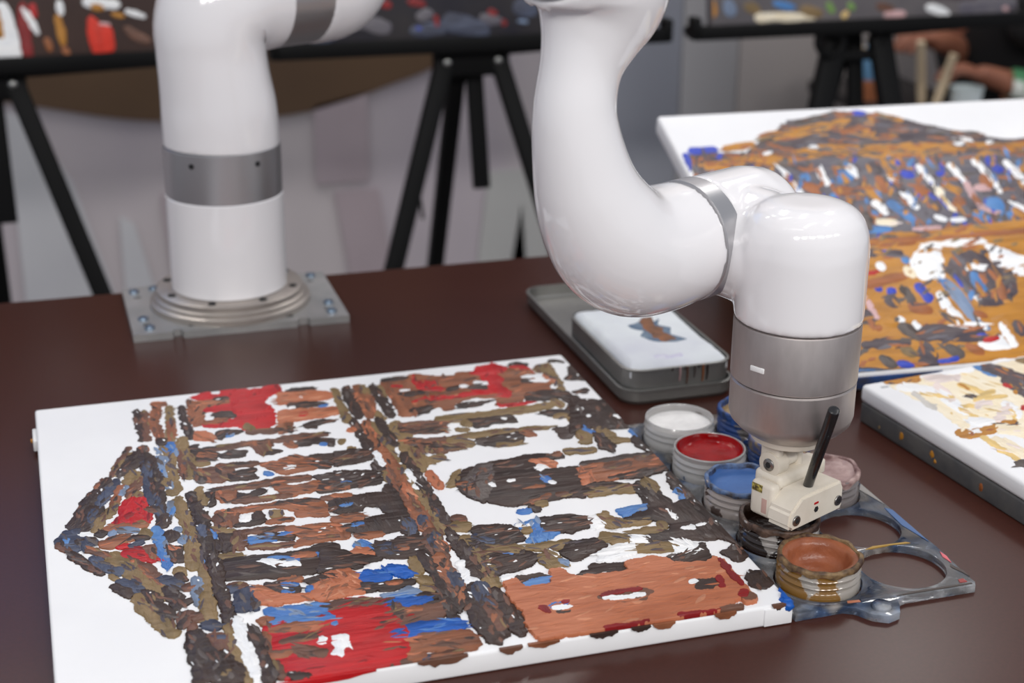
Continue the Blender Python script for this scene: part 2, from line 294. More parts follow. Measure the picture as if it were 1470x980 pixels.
# stroke outlines in tenths of a millimetre on each canvas: colour letter, then x y pairs
FRONT = ('d846 -300,837 -629,850 -938,867 -962,884 -929,898 -612,889 -288,868 -263;m922 -314,897 -634,885 -943,903 -971,924 -946,948 -638,960 -317,942 -286;s1037 -194,991 -360,956 -567,975 -795,990 -993,1018 -1012,1044 -960,1040 -755,1039 -569,1066 -427,1084 -236,1067 -177;s1020 -222,1071 -246,1125 -241,1137 -196,1132 -147,1081 -125,1027 -133,1015 -176;o1138 -268,1095 -690,1062 -1104,1100 -1205,1134 -1243,1154 -1225,1159 -1173,1138 -1099,1121 -1088,1155 -700,1184 -275,1164 -240;s1117 -603,1085 -797,1078 -994,1097 -1037,1124 -1008,1157 -818,1166 -617,1145 -572;d1239 -309,1232 -482,1229 -656,1229 -851,1247 -1026,1270 -1042,1291 -999,1297 -809,1284 -630,1289 -466,1289 -294,1265 -269;s1336 -158,1424 -239,1685 -286,1671 -392,1458 -384,1414 -740,1341 -770,1301 -604;r1390 -91,1537 -15,1626 -186,1492 -189,1404 -150;r1648 -24,1727 -15,1823 -46,2029 -77,2087 -15,2189 -15,2198 -211,2040 -278,1995 -431,2048 -609,2018 -915,1922 -1015,1833 -1014,1732 -960,1714 -878,1405 -814,1414 -740,1622 -749,1736 -651,1712 -538,1448 -462,1454 -410,1698 -345,1696 -207,1643 -136;d1520 -536,1606 -494,1726 -582,1692 -678,1524 -655;s1424 -750,1522 -768,1623 -750,1636 -712,1631 -672,1533 -649,1432 -661,1419 -705;s1338 -278,1512 -318,1689 -335,1700 -304,1697 -270,1522 -227,1345 -207,1335 -241;w1462 -658,1472 -664,1483 -654,1492 -615,1485 -581,1475 -578,1464 -591,1455 -627;o1746 -950,1775 -986,1808 -1008,1831 -971,1834 -912,1808 -866,1777 -833,1752 -881;t1317 -890,1405 -890,1482 -1062,1435 -1123,1307 -1061;d1488 -939,1599 -921,1709 -978,1682 -1033,1573 -1039,1522 -1123,1479 -1086;u1569 -1080,1596 -1086,1624 -1074,1633 -1041,1628 -1010,1601 -1007,1573 -1022,1564 -1052;m1749 -1052,1857 -1085,1967 -1112,2042 -1111,2116 -1116,2131 -1074,2129 -1029,2055 -1017,1983 -999,1871 -987,1758 -981,1745 -1015;d2070 -1086,2092 -1103,2120 -1086,2136 -1051,2133 -1011,2113 -980,2087 -984,2069 -1032;m1354 -1331,1546 -1330,1742 -1303,1922 -1306,2103 -1306,2116 -1269,2113 -1231,1931 -1225,1750 -1220,1554 -1225,1358 -1254,1348 -1294;d1235 -1186,1314 -1161,1285 -1248,1356 -1293,1485 -1402,1587 -1360,1685 -1412,1650 -1520,1519 -1506,1452 -1439,1366 -1519,1257 -1487;s1283 -1412,1349 -1455,1419 -1465,1433 -1435,1430 -1397,1366 -1344,1296 -1324,1281 -1364;m1743 -1285,1941 -1269,1877 -1420,1818 -1546,1774 -1462;d1831 -1526,1914 -1431,1973 -1484,1877 -1539;o1210 -1568,1281 -1585,1352 -1592,1360 -1570,1357 -1546,1287 -1528,1215 -1520,1207 -1543;d1567 -252,1633 -258,1701 -255,1711 -223,1708 -190,1642 -176,1575 -172,1564 -212;d2233 -251,2354 -254,2479 -239,2493 -197,2490 -156,2367 -155,2242 -172,2229 -212;t2162 -218,2348 -244,2505 -260,2646 -358,2605 -458,2554 -499,2430 -491,2116 -496;d2187 -572,2345 -617,2509 -627,2526 -586,2524 -542,2364 -499,2199 -492,2184 -531;d2212 -672,2272 -689,2337 -662,2350 -629,2346 -596,2286 -574,2221 -595,2208 -634;w2188 -626,2211 -643,2238 -636,2248 -607,2247 -576,2223 -562,2195 -573,2185 -599;w2320 -412,2333 -415,2347 -406,2354 -384,2352 -363,2338 -360,2324 -370,2317 -392;u2473 -661,2500 -662,2530 -637,2537 -614,2533 -596,2505 -595,2476 -620,2469 -643;t2092 -638,2347 -658,2620 -696,2622 -791,2587 -861,2334 -893,2046 -914;r2238 -817,2285 -815,2335 -790,2344 -761,2340 -735,2293 -735,2244 -757,2235 -789;s2046 -914,2156 -920,2141 -1069,2113 -1111,2010 -1132;d2094 -1022,2094 -1075,2100 -1121,2114 -1129,2126 -1101,2130 -1046,2127 -996,2110 -991;d2256 -987,2387 -935,2516 -959,2535 -1016,2412 -1019,2345 -1103,2267 -1093;m1987 -1285,2085 -1288,2183 -1290,2295 -1297,2410 -1295,2424 -1263,2421 -1228,2311 -1199,2199 -1178,2096 -1196,1994 -1215,1981 -1251;d2129 -1438,2195 -1434,2259 -1417,2342 -1436,2428 -1447,2446 -1407,2446 -1361,2363 -1323,2277 -1293,2206 -1310,2138 -1340,2123 -1392;s2021 -1406,2059 -1439,2101 -1450,2120 -1413,2120 -1364,2083 -1327,2041 -1313,2021 -1354;u2315 -1466,2331 -1482,2350 -1487,2360 -1469,2361 -1445,2345 -1427,2326 -1421,2316 -1441;d2381 -1437,2377 -1492,2395 -1514,2412 -1510,2423 -1473,2427 -1418,2409 -1396,2392 -1400;o2484 -1499,2507 -1488,2531 -1456,2538 '
  '-1426,2531 -1407,2507 -1410,2484 -1434,2477 -1472;o2531 -1606,2547 -1625,2564 -1638,2577 -1618,2580 -1588,2565 -1568,2548 -1554,2535 -1575;d2185 -1644,2442 -1671,2604 -1647,2688 -1671,2667 -1807,2452 -1907,2325 -1870,2228 -1773;s1922 -1661,2047 -1603,2172 -1663,2219 -1770,2289 -1906,1900 -1792;o2636 -298,2632 -469,2630 -633,2621 -819,2610 -1011,2620 -1065,2640 -1070,2663 -1058,2676 -1007,2683 -956,2678 -955,2681 -780,2687 -591,2689 -423,2688 -256,2662 -249;s2832 -332,2820 -559,2829 -732,2816 -834,2812 -971,2846 -1019,2897 -958,2935 -814,2965 -629,2954 -407,2921 -230,2874 -229;o2915 -928,2918 -1025,2940 -1094,2957 -1088,2970 -1051,2967 -955,2945 -886,2928 -891;d2740 -312,2720 -504,2724 -676,2722 -839,2731 -988,2761 -1002,2792 -941,2807 -772,2811 -610,2827 -425,2818 -253,2780 -240;o2914 -294,2914 -411,2937 -495,2955 -494,2968 -454,2972 -333,2952 -244,2931 -249;o3067 -328,3052 -478,3055 -610,3075 -619,3096 -578,3110 -432,3105 -298,3087 -288;d2997 -326,2992 -482,2996 -623,3003 -770,3001 -920,2997 -995,3006 -1064,3033 -1072,3062 -1022,3078 -934,3079 -850,3073 -701,3075 -541,3068 -398,3053 -265,3024 -266;s2742 -1138,2730 -1368,2731 -1575,2721 -1830,2726 -2072,2767 -2092,2812 -2019,2837 -1755,2848 -1487,2842 -1269,2825 -1063,2783 -1049;o2824 -1165,2814 -1383,2823 -1579,2830 -1785,2848 -1977,2868 -1982,2887 -1941,2892 -1729,2886 -1520,2886 -1316,2867 -1125,2845 -1118;o2957 -1276,2946 -1460,2955 -1617,2967 -1837,2986 -2046,3032 -2054,3077 -1967,3090 -1727,3097 -1483,3093 -1312,3070 -1161,3011 -1168;d2873 -1092,2873 -1254,2881 -1406,2885 -1550,2904 -1675,2934 -1674,2961 -1616,2964 -1467,2952 -1333,2950 -1177,2939 -1025,2905 -1027;d2658 -1049,2654 -1251,2662 -1438,2671 -1587,2684 -1727,2712 -1728,2737 -1676,2736 -1522,2731 -1372,2730 -1180,2717 -994,2687 -992;d2921 -1868,2920 -2000,2939 -2108,2967 -2103,2991 -2051,2990 -1922,2969 -1814,2943 -1816;t2599 -1245,2622 -1274,2654 -1272,2667 -1248,2667 -1217,2644 -1187,2613 -1187,2599 -1213;s3125 -237,3261 -218,3471 -130,3748 -269,3569 -930,3381 -957,3190 -1088,3122 -1068,3127 -692,3126 -468;r3461 -127,3447 -271,3656 -361,3542 -502,3440 -473,3413 -320;r3537 -564,3597 -583,3659 -597,3673 -569,3675 -536,3615 -515,3554 -499,3539 -530;r3200 -384,3239 -405,3281 -410,3292 -387,3293 -361,3254 -342,3211 -340,3200 -360;r3299 -834,3365 -834,3432 -813,3513 -824,3602 -814,3619 -777,3620 -739,3541 -707,3455 -698,3382 -720,3309 -762,3295 -801;d3205 -547,3329 -526,3457 -535,3427 -611,3323 -637,3249 -630;w3247 -508,3289 -515,3334 -508,3340 -495,3339 -481,3299 -469,3255 -472,3248 -489;d3223 -1005,3330 -1003,3439 -986,3455 -948,3454 -911,3347 -912,3237 -929,3222 -968;d3150 -235,3217 -232,3282 -232,3329 -235,3378 -238,3392 -211,3392 -180,3348 -157,3302 -132,3230 -153,3161 -169,3148 -203;s3508 -137,3650 -237,3844 -263,3899 -189,4003 -219,4133 -316,4343 -225,4563 -258,4581 -415,4524 -518,4655 -703,4652 -847,4346 -929,4245 -1039,4012 -1054,4068 -905,3855 -815,3642 -920,3617 -1048,3531 -1051,3519 -939,3295 -982;r3987 -274,4099 -124,4276 -67,4362 -200,4326 -281,4227 -343,4246 -468,4186 -626,4229 -811,4169 -934,4084 -853,4031 -810,3870 -763,3890 -656,4062 -706,4063 -591,4052 -441,4063 -326;r3417 -757,3540 -780,3664 -803,3761 -792,3860 -766,3875 -733,3874 -702,3779 -705,3683 -723,3559 -702,3435 -682,3419 -718;r4027 -1004,4062 -1069,4237 -1064,4385 -1079,4177 -1116,4050 -1106;r3467 -303,3652 -356,3572 -449,3663 -562,3608 -603,3419 -492;d4405 -182,4444 -190,4487 -172,4521 -201,4565 -212,4581 -188,4585 -156,4553 -114,4511 -91,4466 -93,4418 -123,4404 -154;r4398 -195,4501 -163,4567 -244,4579 -384,4477 -309;s4330 -381,4426 -404,4527 -408,4553 -360,4557 -308,4461 -285,4359 -282,4334 -330;d3843 -585,3948 -529,4074 -594,4029 -668,3903 -646;d3672 -622,3737 -606,3807 -567,3816 -545,3814 -526,3749 -535,3681 -566,3670 -596;w3819 -557,3845 -564,3875 -555,3884 -538,3883 -520,3858 -510,3829 -516,3819 -536;d3664 -954,3825 -918,4003 -941,3883 -1017,3687 -1028;d3391 -601,3407 -624,3431 -615,3446 -585,3448 -550,3431 -530,3406 -541,3392 -56'
  '9;d3308 -932,3456 -894,3387 -1036,3270 -1082;d4394 -605,4432 -630,4476 -632,4495 -598,4499 -560,4461 -539,4415 -540,4398 -570;w4437 -512,4504 -516,4579 -493,4588 -475,4588 -458,4520 -454,4445 -477,4436 -495;w4477 -593,4616 -515,4653 -644,4551 -644;w3963 -509,4010 -540,4061 -559,4074 -538,4077 -510,4033 -472,3984 -446,3969 -475;o4613 -400,4664 -401,4687 -403,4675 -513,4672 -653,4670 -790,4664 -927,4702 -925,4744 -853,4757 -708,4774 -556,4790 -403,4798 -214,4717 -217,4664 -219,4621 -310;t4638 -527,4655 -636,4690 -714,4709 -701,4722 -663,4708 -550,4675 -466,4653 -483;w4629 -789,4630 -827,4646 -843,4663 -833,4675 -799,4678 -753,4667 -729,4645 -747;o3389 -1278,3556 -1319,3734 -1323,3897 -1307,4059 -1302,4268 -1287,4484 -1252,4514 -1194,4515 -1138,4305 -1142,4092 -1166,3929 -1174,3770 -1171,3596 -1152,3413 -1171,3388 -1224;o4514 -1150,4536 -1214,4562 -1269,4596 -1237,4618 -1173,4598 -1105,4574 -1045,4538 -1081;d4317 -1029,4477 -1065,4646 -1055,4634 -1112,4655 -1168,4704 -1259,4754 -1340,4798 -1298,4824 -1217,4788 -1107,4749 -1007,4746 -943,4708 -880,4538 -856,4359 -879,4321 -954;d4657 -962,4720 -1037,4746 -1184,4807 -1229,4616 -1757,4532 -1784,4419 -1927,4362 -1910,4361 -1760,4319 -1697,4546 -1686,4620 -1445,4595 -1331,4667 -1188;d4353 -1342,4471 -1282,4606 -1361,4571 -1431,4397 -1434;o4426 -1477,4478 -1500,4536 -1503,4557 -1466,4561 -1426,4507 -1409,4447 -1414,4428 -1444;o4545 -1508,4525 -1579,4527 -1635,4557 -1644,4596 -1590,4614 -1521,4612 -1465,4583 -1455;d4816 -632,4905 -508,4984 -317,4988 -608,4988 -689,4832 -651;d4792 -959,4927 -897,4900 -1032;d4811 -176,4850 -183,4889 -183,4911 -217,4939 -241,4947 -231,4951 -215,4932 -172,4906 -139,4863 -138,4821 -143,4812 -160;o3435 -1678,3583 -1680,3731 -1685,3861 -1682,3995 -1666,4013 -1631,4014 -1596,3887 -1580,3757 -1577,3603 -1594,3450 -1609,3434 -1644;o4048 -1661,4175 -1676,4305 -1677,4318 -1657,4318 -1635,4193 -1613,4064 -1605,4050 -1633;d3663 -1300,3971 -1297,4080 -1289,4076 -1472,3884 -1442,3702 -1492,3674 -1407;w3969 -1362,3978 -1381,3991 -1393,4004 -1377,4011 -1351,4002 -1330,3989 -1317,3976 -1334;o3591 -1345,3615 -1418,3652 -1463,3672 -1441,3683 -1399,3661 -1324,3624 -1276,3603 -1301;o3512 -1501,3552 -1526,3594 -1540,3608 -1517,3610 -1489,3570 -1466,3526 -1454,3514 -1475;m3215 -1300,3330 -1256,3494 -1304,3414 -1409,3414 -1485,3306 -1504,3203 -1348;d3219 -1402,3299 -1467,3391 -1490,3409 -1460,3412 -1422,3332 -1357,3238 -1334,3221 -1364;s3301 -1377,3356 -1365,3414 -1342,3423 -1318,3420 -1298,3365 -1307,3309 -1327,3299 -1353;m3144 -1582,3339 -1613,3371 -1721,3484 -1754,3455 -1891,3267 -1884,3093 -1786;d3113 -1787,3277 -1847,3456 -1855,3474 -1823,3474 -1787,3310 -1720,3132 -1705,3113 -1744;s3139 -1682,3221 -1698,3305 -1704,3317 -1680,3317 -1654,3235 -1637,3151 -1629,3140 -1655;o3362 -1739,3444 -1820,3541 -1861,3573 -1809,3583 -1740,3501 -1655,3405 -1612,3371 -1667;d3635 -1724,3852 -1687,4022 -1674,4037 -1791,3982 -1898,3808 -1897,3708 -1892,3649 -1851;o3753 -1919,3854 -1939,3967 -1920,3985 -1885,3986 -1849,3883 -1828,3770 -1848,3752 -1883;s4038 -1691,4120 -1664,4158 -1801,4073 -1777;g3613 -1817,3623 -1848,3640 -1868,3652 -1858,3658 -1833,3650 -1797,3636 -1772,3621 -1787;d3043 -1343,3075 -1378,3113 -1393,3132 -1359,3136 -1314,3103 -1284,3064 -1273,3046 -1303;m3067 -1209,3228 -1230,3482 -1251,3437 -1419,3282 -1500,3149 -1462,3059 -1411;d3040 -1406,3210 -1461,3386 -1495,3405 -1460,3406 -1421,3237 -1354,3063 -1310,3042 -1355;s3151 -1379,3189 -1394,3235 -1371,3251 -1337,3249 -1302,3212 -1281,3167 -1297,3150 -1338;m3089 -1618,3214 -1605,3387 -1606,3302 -1921,3104 -1840;d3071 -1768,3188 -1836,3317 -1860,3343 -1814,3346 -1759,3229 -1688,3100 -1660,3074 -1710;o3036 -1859,3047 -1981,3084 -2090,3176 -2069,3258 -2033,3278 -1978,3273 -1929,3194 -1940,3126 -1965,3116 -1874,3079 -1793,3053 -1807;s3015 -1639,3078 -1672,3152 -1655,3171 -1615,3170 -1573,3107 -1541,3032 -1559,3014 -1598;o753 -1184,660 -1341,579 -1522,581 -1570,600 -1587,689 -1433,772 -1247,771 -1199;m739 -1049,689 -1160,642 -1275,594 '
  '-1423,552 -1576,556 -1601,567 -1604,618 -1470,665 -1326,710 -1210,754 -1087,751 -1057;d820 -1158,736 -1224,671 -1355,629 -1386,587 -1447,581 -1554,612 -1622,659 -1596,706 -1541,787 -1461,852 -1315,855 -1210;d516 -1611,439 -1762,359 -1899,302 -2016,261 -2165,265 -2226,291 -2242,357 -2158,409 -2038,479 -1882,556 -1731,548 -1648;d174 -2391,299 -2089,461 -2136,442 -2292,378 -2372,371 -2487,267 -2534;m484 -1616,450 -1688,422 -1773,425 -1804,438 -1812,473 -1742,502 -1658,498 -1625;n583 -1655,524 -1781,469 -1905,438 -1967,409 -2047,411 -2101,432 -2120,472 -2075,511 -2011,563 -1869,613 -1724,607 -1667;n370 -2157,345 -2257,333 -2367,347 -2406,370 -2402,395 -2305,408 -2195,393 -2154;d793 -1158,795 -1245,818 -1321,841 -1402,861 -1480,885 -1522,917 -1525,948 -1501,954 -1424,948 -1346,933 -1308,909 -1257,887 -1208,885 -1136,863 -1073,821 -1076;s829 -1148,849 -1177,874 -1189,889 -1164,888 -1121,869 -1084,847 -1065,830 -1097;m890 -1473,863 -1598,837 -1737,832 -1901,838 -2047,863 -2079,890 -2045,905 -1897,910 -1759,926 -1644,942 -1511,921 -1457;n814 -1406,808 -1577,799 -1746,802 -1897,801 -2044,795 -2122,810 -2203,830 -2236,852 -2203,874 -2121,874 -2034,874 -1882,877 -1730,871 -1565,866 -1396,841 -1365;d906 -1470,888 -1679,869 -1886,869 -2001,873 -2105,871 -2209,869 -2312,871 -2395,864 -2455,856 -2500,851 -2575,866 -2623,893 -2616,918 -2563,940 -2478,931 -2378,932 -2299,932 -2198,933 -2095,939 -1989,942 -1890,952 -1689,966 -1479,938 -1439;n873 -2137,862 -2320,860 -2497,872 -2517,886 -2498,901 -2321,908 -2138,891 -2118;o720 -1527,683 -1618,658 -1730,667 -1777,689 -1781,726 -1691,751 -1578,742 -1530;o764 -1573,735 -1682,720 -1803,728 -1835,744 -1828,775 -1723,792 -1602,782 -1567;m769 -1681,705 -1807,651 -1954,655 -2010,678 -2022,743 -1906,800 -1763,795 -1699;s600 -1784,567 -1923,535 -2059,507 -2149,490 -2253,500 -2288,517 -2288,548 -2203,569 -2102,600 -1964,632 -1823,621 -1785;l651 -1797,616 -1862,593 -1948,599 -1985,615 -1993,648 -1926,670 -1836,666 -1801;o545 -2107,488 -2198,431 -2289,388 -2400,354 -2517,361 -2560,381 -2571,427 -2480,466 -2378,515 -2281,568 -2180,564 -2130;r589 -2174,660 -2050,784 -2044,795 -2213,788 -2293,808 -2359,786 -2512,657 -2513,509 -2450,564 -2388;q582 -2447,626 -2395,669 -2338,693 -2303,717 -2265,717 -2246,710 -2237,684 -2265,660 -2296,616 -2354,574 -2415,575 -2435;s453 -2557,513 -2565,571 -2550,663 -2560,755 -2574,764 -2544,759 -2511,667 -2489,574 -2465,511 -2473,452 -2504,445 -2532;o720 -2009,739 -2040,761 -2052,776 -2027,776 -1985,757 -1954,735 -1941,720 -1967;o711 -2496,717 -2530,732 -2543,748 -2531,753 -2493,746 -2461,730 -2449,714 -2460;l556 -2597,621 -2628,688 -2645,698 -2623,694 -2595,629 -2554,564 -2527,553 -2559;d400 -2646,426 -2656,450 -2624,459 -2584,447 -2549,420 -2531,395 -2555,387 -2603;l485 -2675,503 -2667,520 -2645,524 -2599,509 -2568,490 -2573,473 -2593,470 -2641;o706 -2685,735 -2727,768 -2742,786 -2711,785 -2662,757 -2621,722 -2606,705 -2637;m784 -2343,822 -2355,861 -2353,875 -2318,868 -2277,831 -2253,793 -2242,778 -2290;l970 -1216,949 -1345,952 -1477,945 -1603,969 -1707,998 -1736,1025 -1684,1045 -1562,1033 -1459,1046 -1340,1037 -1213,1005 -1170;o985 -1211,1016 -1321,1046 -1378,1030 -1454,1003 -1594,1003 -1799,1006 -1968,1002 -1954,994 -2015,997 -2067,1019 -2077,1045 -2063,1077 -1973,1073 -1771,1067 -1595,1084 -1496,1112 -1330,1066 -1200,1021 -1122,994 -1145;u1061 -1063,1126 -1082,1125 -1321,1063 -1232;d985 -1073,1013 -1086,1042 -1074,1056 -1023,1049 -969,1022 -953,992 -962,978 -1017;o1173 -990,1143 -1100,1128 -1254,1155 -1372,1170 -1427,1148 -1599,1142 -1786,1167 -1826,1199 -1795,1226 -1610,1238 -1400,1216 -1281,1206 -1222,1225 -1146,1230 -1022,1208 -967;m1127 -1356,1118 -1497,1120 -1627,1113 -1707,1109 -1795,1121 -1820,1139 -1803,1153 -1719,1165 -1624,1170 -1481,1163 -1344,1145 -1327;l969 -1869,969 -1934,990 -1977,1010 -1983,1023 -1944,1028 -1875,1012 -1826,988 -1824;o942 -1833,959 -1884,980 -1924,1002 -1911,1011 -1861,997 -1804,978 -1756,953 -1777;o964 -2080,983 -2079,1002 -2059,1008 -2018,998 -'
  '1987,979 -1987,960 -2007,954 -2048;o1000 -2178,999 -2279,1007 -2370,1011 -2533,1021 -2690,1026 -2826,1049 -2951,1074 -2973,1097 -2929,1109 -2787,1102 -2650,1097 -2489,1084 -2326,1077 -2228,1061 -2138,1028 -2122;l964 -2198,942 -2313,935 -2434,945 -2459,961 -2447,987 -2335,998 -2214,984 -2186;o1198 -2002,1184 -2139,1189 -2272,1203 -2293,1220 -2270,1239 -2136,1240 -1999,1220 -1978;d1121 -2091,1103 -2240,1114 -2380,1138 -2406,1163 -2371,1182 -2225,1170 -2082,1146 -2054;d1126 -2488,1112 -2588,1125 -2683,1154 -2716,1185 -2674,1205 -2574,1197 -2477,1163 -2444;n1120 -2718,1112 -2805,1117 -2888,1138 -2910,1160 -2880,1169 -2794,1165 -2709,1143 -2687;d1253 -2122,1240 -2205,1239 -2286,1255 -2306,1273 -2286,1283 -2205,1282 -2122,1269 -2101;l952 -2685,969 -2715,990 -2733,1003 -2717,1004 -2686,988 -2654,967 -2634,954 -2653;l975 -2883,1000 -2916,1032 -2909,1048 -2880,1045 -2838,1021 -2796,991 -2794,974 -2833;n76 -2634,153 -2476,262 -2470,256 -2583,352 -2668,384 -2686,320 -2789,219 -2832,125 -2750;m80 -2682,100 -2737,124 -2792,155 -2817,184 -2833,193 -2819,191 -2795,165 -2758,141 -2731,120 -2689,95 -2647,83 -2655;u139 -2654,153 -2683,172 -2693,184 -2682,184 -2652,172 -2616,154 -2598,140 -2617;d227 -2724,292 -2733,359 -2727,368 -2688,359 -2650,292 -2642,226 -2650,217 -2687;w271 -2596,307 -2624,344 -2635,353 -2613,350 -2584,314 -2555,277 -2542,267 -2566;s407 -2721,511 -2658,596 -2645,636 -2770,549 -2819,464 -2849,409 -2815;d630 -2735,686 -2771,745 -2775,753 -2757,749 -2735,693 -2696,635 -2689,627 -2710;o428 -3046,470 -3192,522 -3287,599 -3477,682 -3659,715 -3708,753 -3741,796 -3722,808 -3635,794 -3553,775 -3487,702 -3286,619 -3082,558 -2967,484 -2901,437 -2940;r530 -2960,576 -2901,708 -2912,730 -3037,805 -3113,736 -3146,612 -3074,550 -3020;r505 -2874,550 -2880,596 -2874,602 -2851,597 -2829,551 -2824,506 -2831,500 -2852;n606 -2892,654 -2877,701 -2844,707 -2813,697 -2789,649 -2802,602 -2834,597 -2866;m710 -2885,803 -2875,806 -3095,741 -3094;m597 -3124,646 -3230,690 -3332,724 -3413,763 -3494,785 -3491,794 -3447,771 -3340,741 -3229,681 -3143,623 -3058,601 -3075;s590 -3079,628 -3186,669 -3284,722 -3404,778 -3515,785 -3512,787 -3497,737 -3373,684 -3255,645 -3154,601 -3059,593 -3063;u792 -2646,790 -2808,805 -2954,809 -3108,828 -3257,849 -3279,869 -3243,878 -3086,871 -2927,866 -2769,843 -2620,815 -2601;d866 -2830,912 -2872,965 -2846,987 -2797,977 -2739,932 -2683,879 -2697,857 -2759;d862 -2948,978 -2963,967 -3214,893 -3210;t871 -2984,905 -3013,943 -3013,952 -2993,949 -2968,915 -2938,877 -2936,867 -2958;m289 -2872,333 -2895,373 -2916,399 -2960,432 -2995,446 -2980,448 -2944,421 -2889,387 -2843,340 -2820,296 -2799,285 -2832;d167 -2887,211 -2983,258 -3074,316 -3174,379 -3254,399 -3233,403 -3186,350 -3075,290 -2982,241 -2902,188 -2826,169 -2842;m193 -2926,230 -3006,273 -3069,319 -3156,370 -3224,380 -3214,382 -3190,338 -3100,288 -3026,250 -2950,205 -2890,195 -2900;n304 -3012,339 -3093,383 -3147,420 -3203,460 -3260,490 -3285,516 -3264,531 -3227,522 -3181,500 -3146,483 -3158,451 -3106,414 -3053,378 -2977,332 -2927,308 -2954;o435 -3293,451 -3328,471 -3351,484 -3341,486 -3312,472 -3274,452 -3247,438 -3260;n476 -3365,543 -3334,646 -3432,650 -3567,595 -3568,532 -3466;d429 -3419,466 -3404,545 -3503,585 -3598,534 -3640,485 -3568;o560 -3673,584 -3766,611 -3857,643 -3983,687 -4097,729 -4188,786 -4236,817 -4221,824 -4159,800 -4046,759 -3975,725 -3864,678 -3761,650 -3676,620 -3590,580 -3601;d635 -3602,673 -3710,726 -3783,753 -3760,762 -3702,722 -3600,665 -3533,640 -3549;d650 -3816,687 -3864,720 -3916,756 -3966,800 -4001,826 -3979,829 -3923,799 -3850,761 -3791,718 -3756,677 -3718,651 -3753;o879 -3359,897 -3405,922 -3434,947 -3416,955 -3363,940 -3311,918 -3275,890 -3299;d770 -3628,785 -3710,808 -3749,810 -3798,826 -3868,859 -3891,888 -3845,896 -3767,890 -3668,864 -3576,829 -3527,789 -3550;n779 -3468,818 -3528,860 -3586,886 -3601,913 -3596,935 -3556,931 -3499,913 -3462,895 -3447,850 -3412,803 -3379,778 -3410;d894 -3462,919 -3487,947 -3501,963 -3480,962 -3442,939 -3408,913 -3'
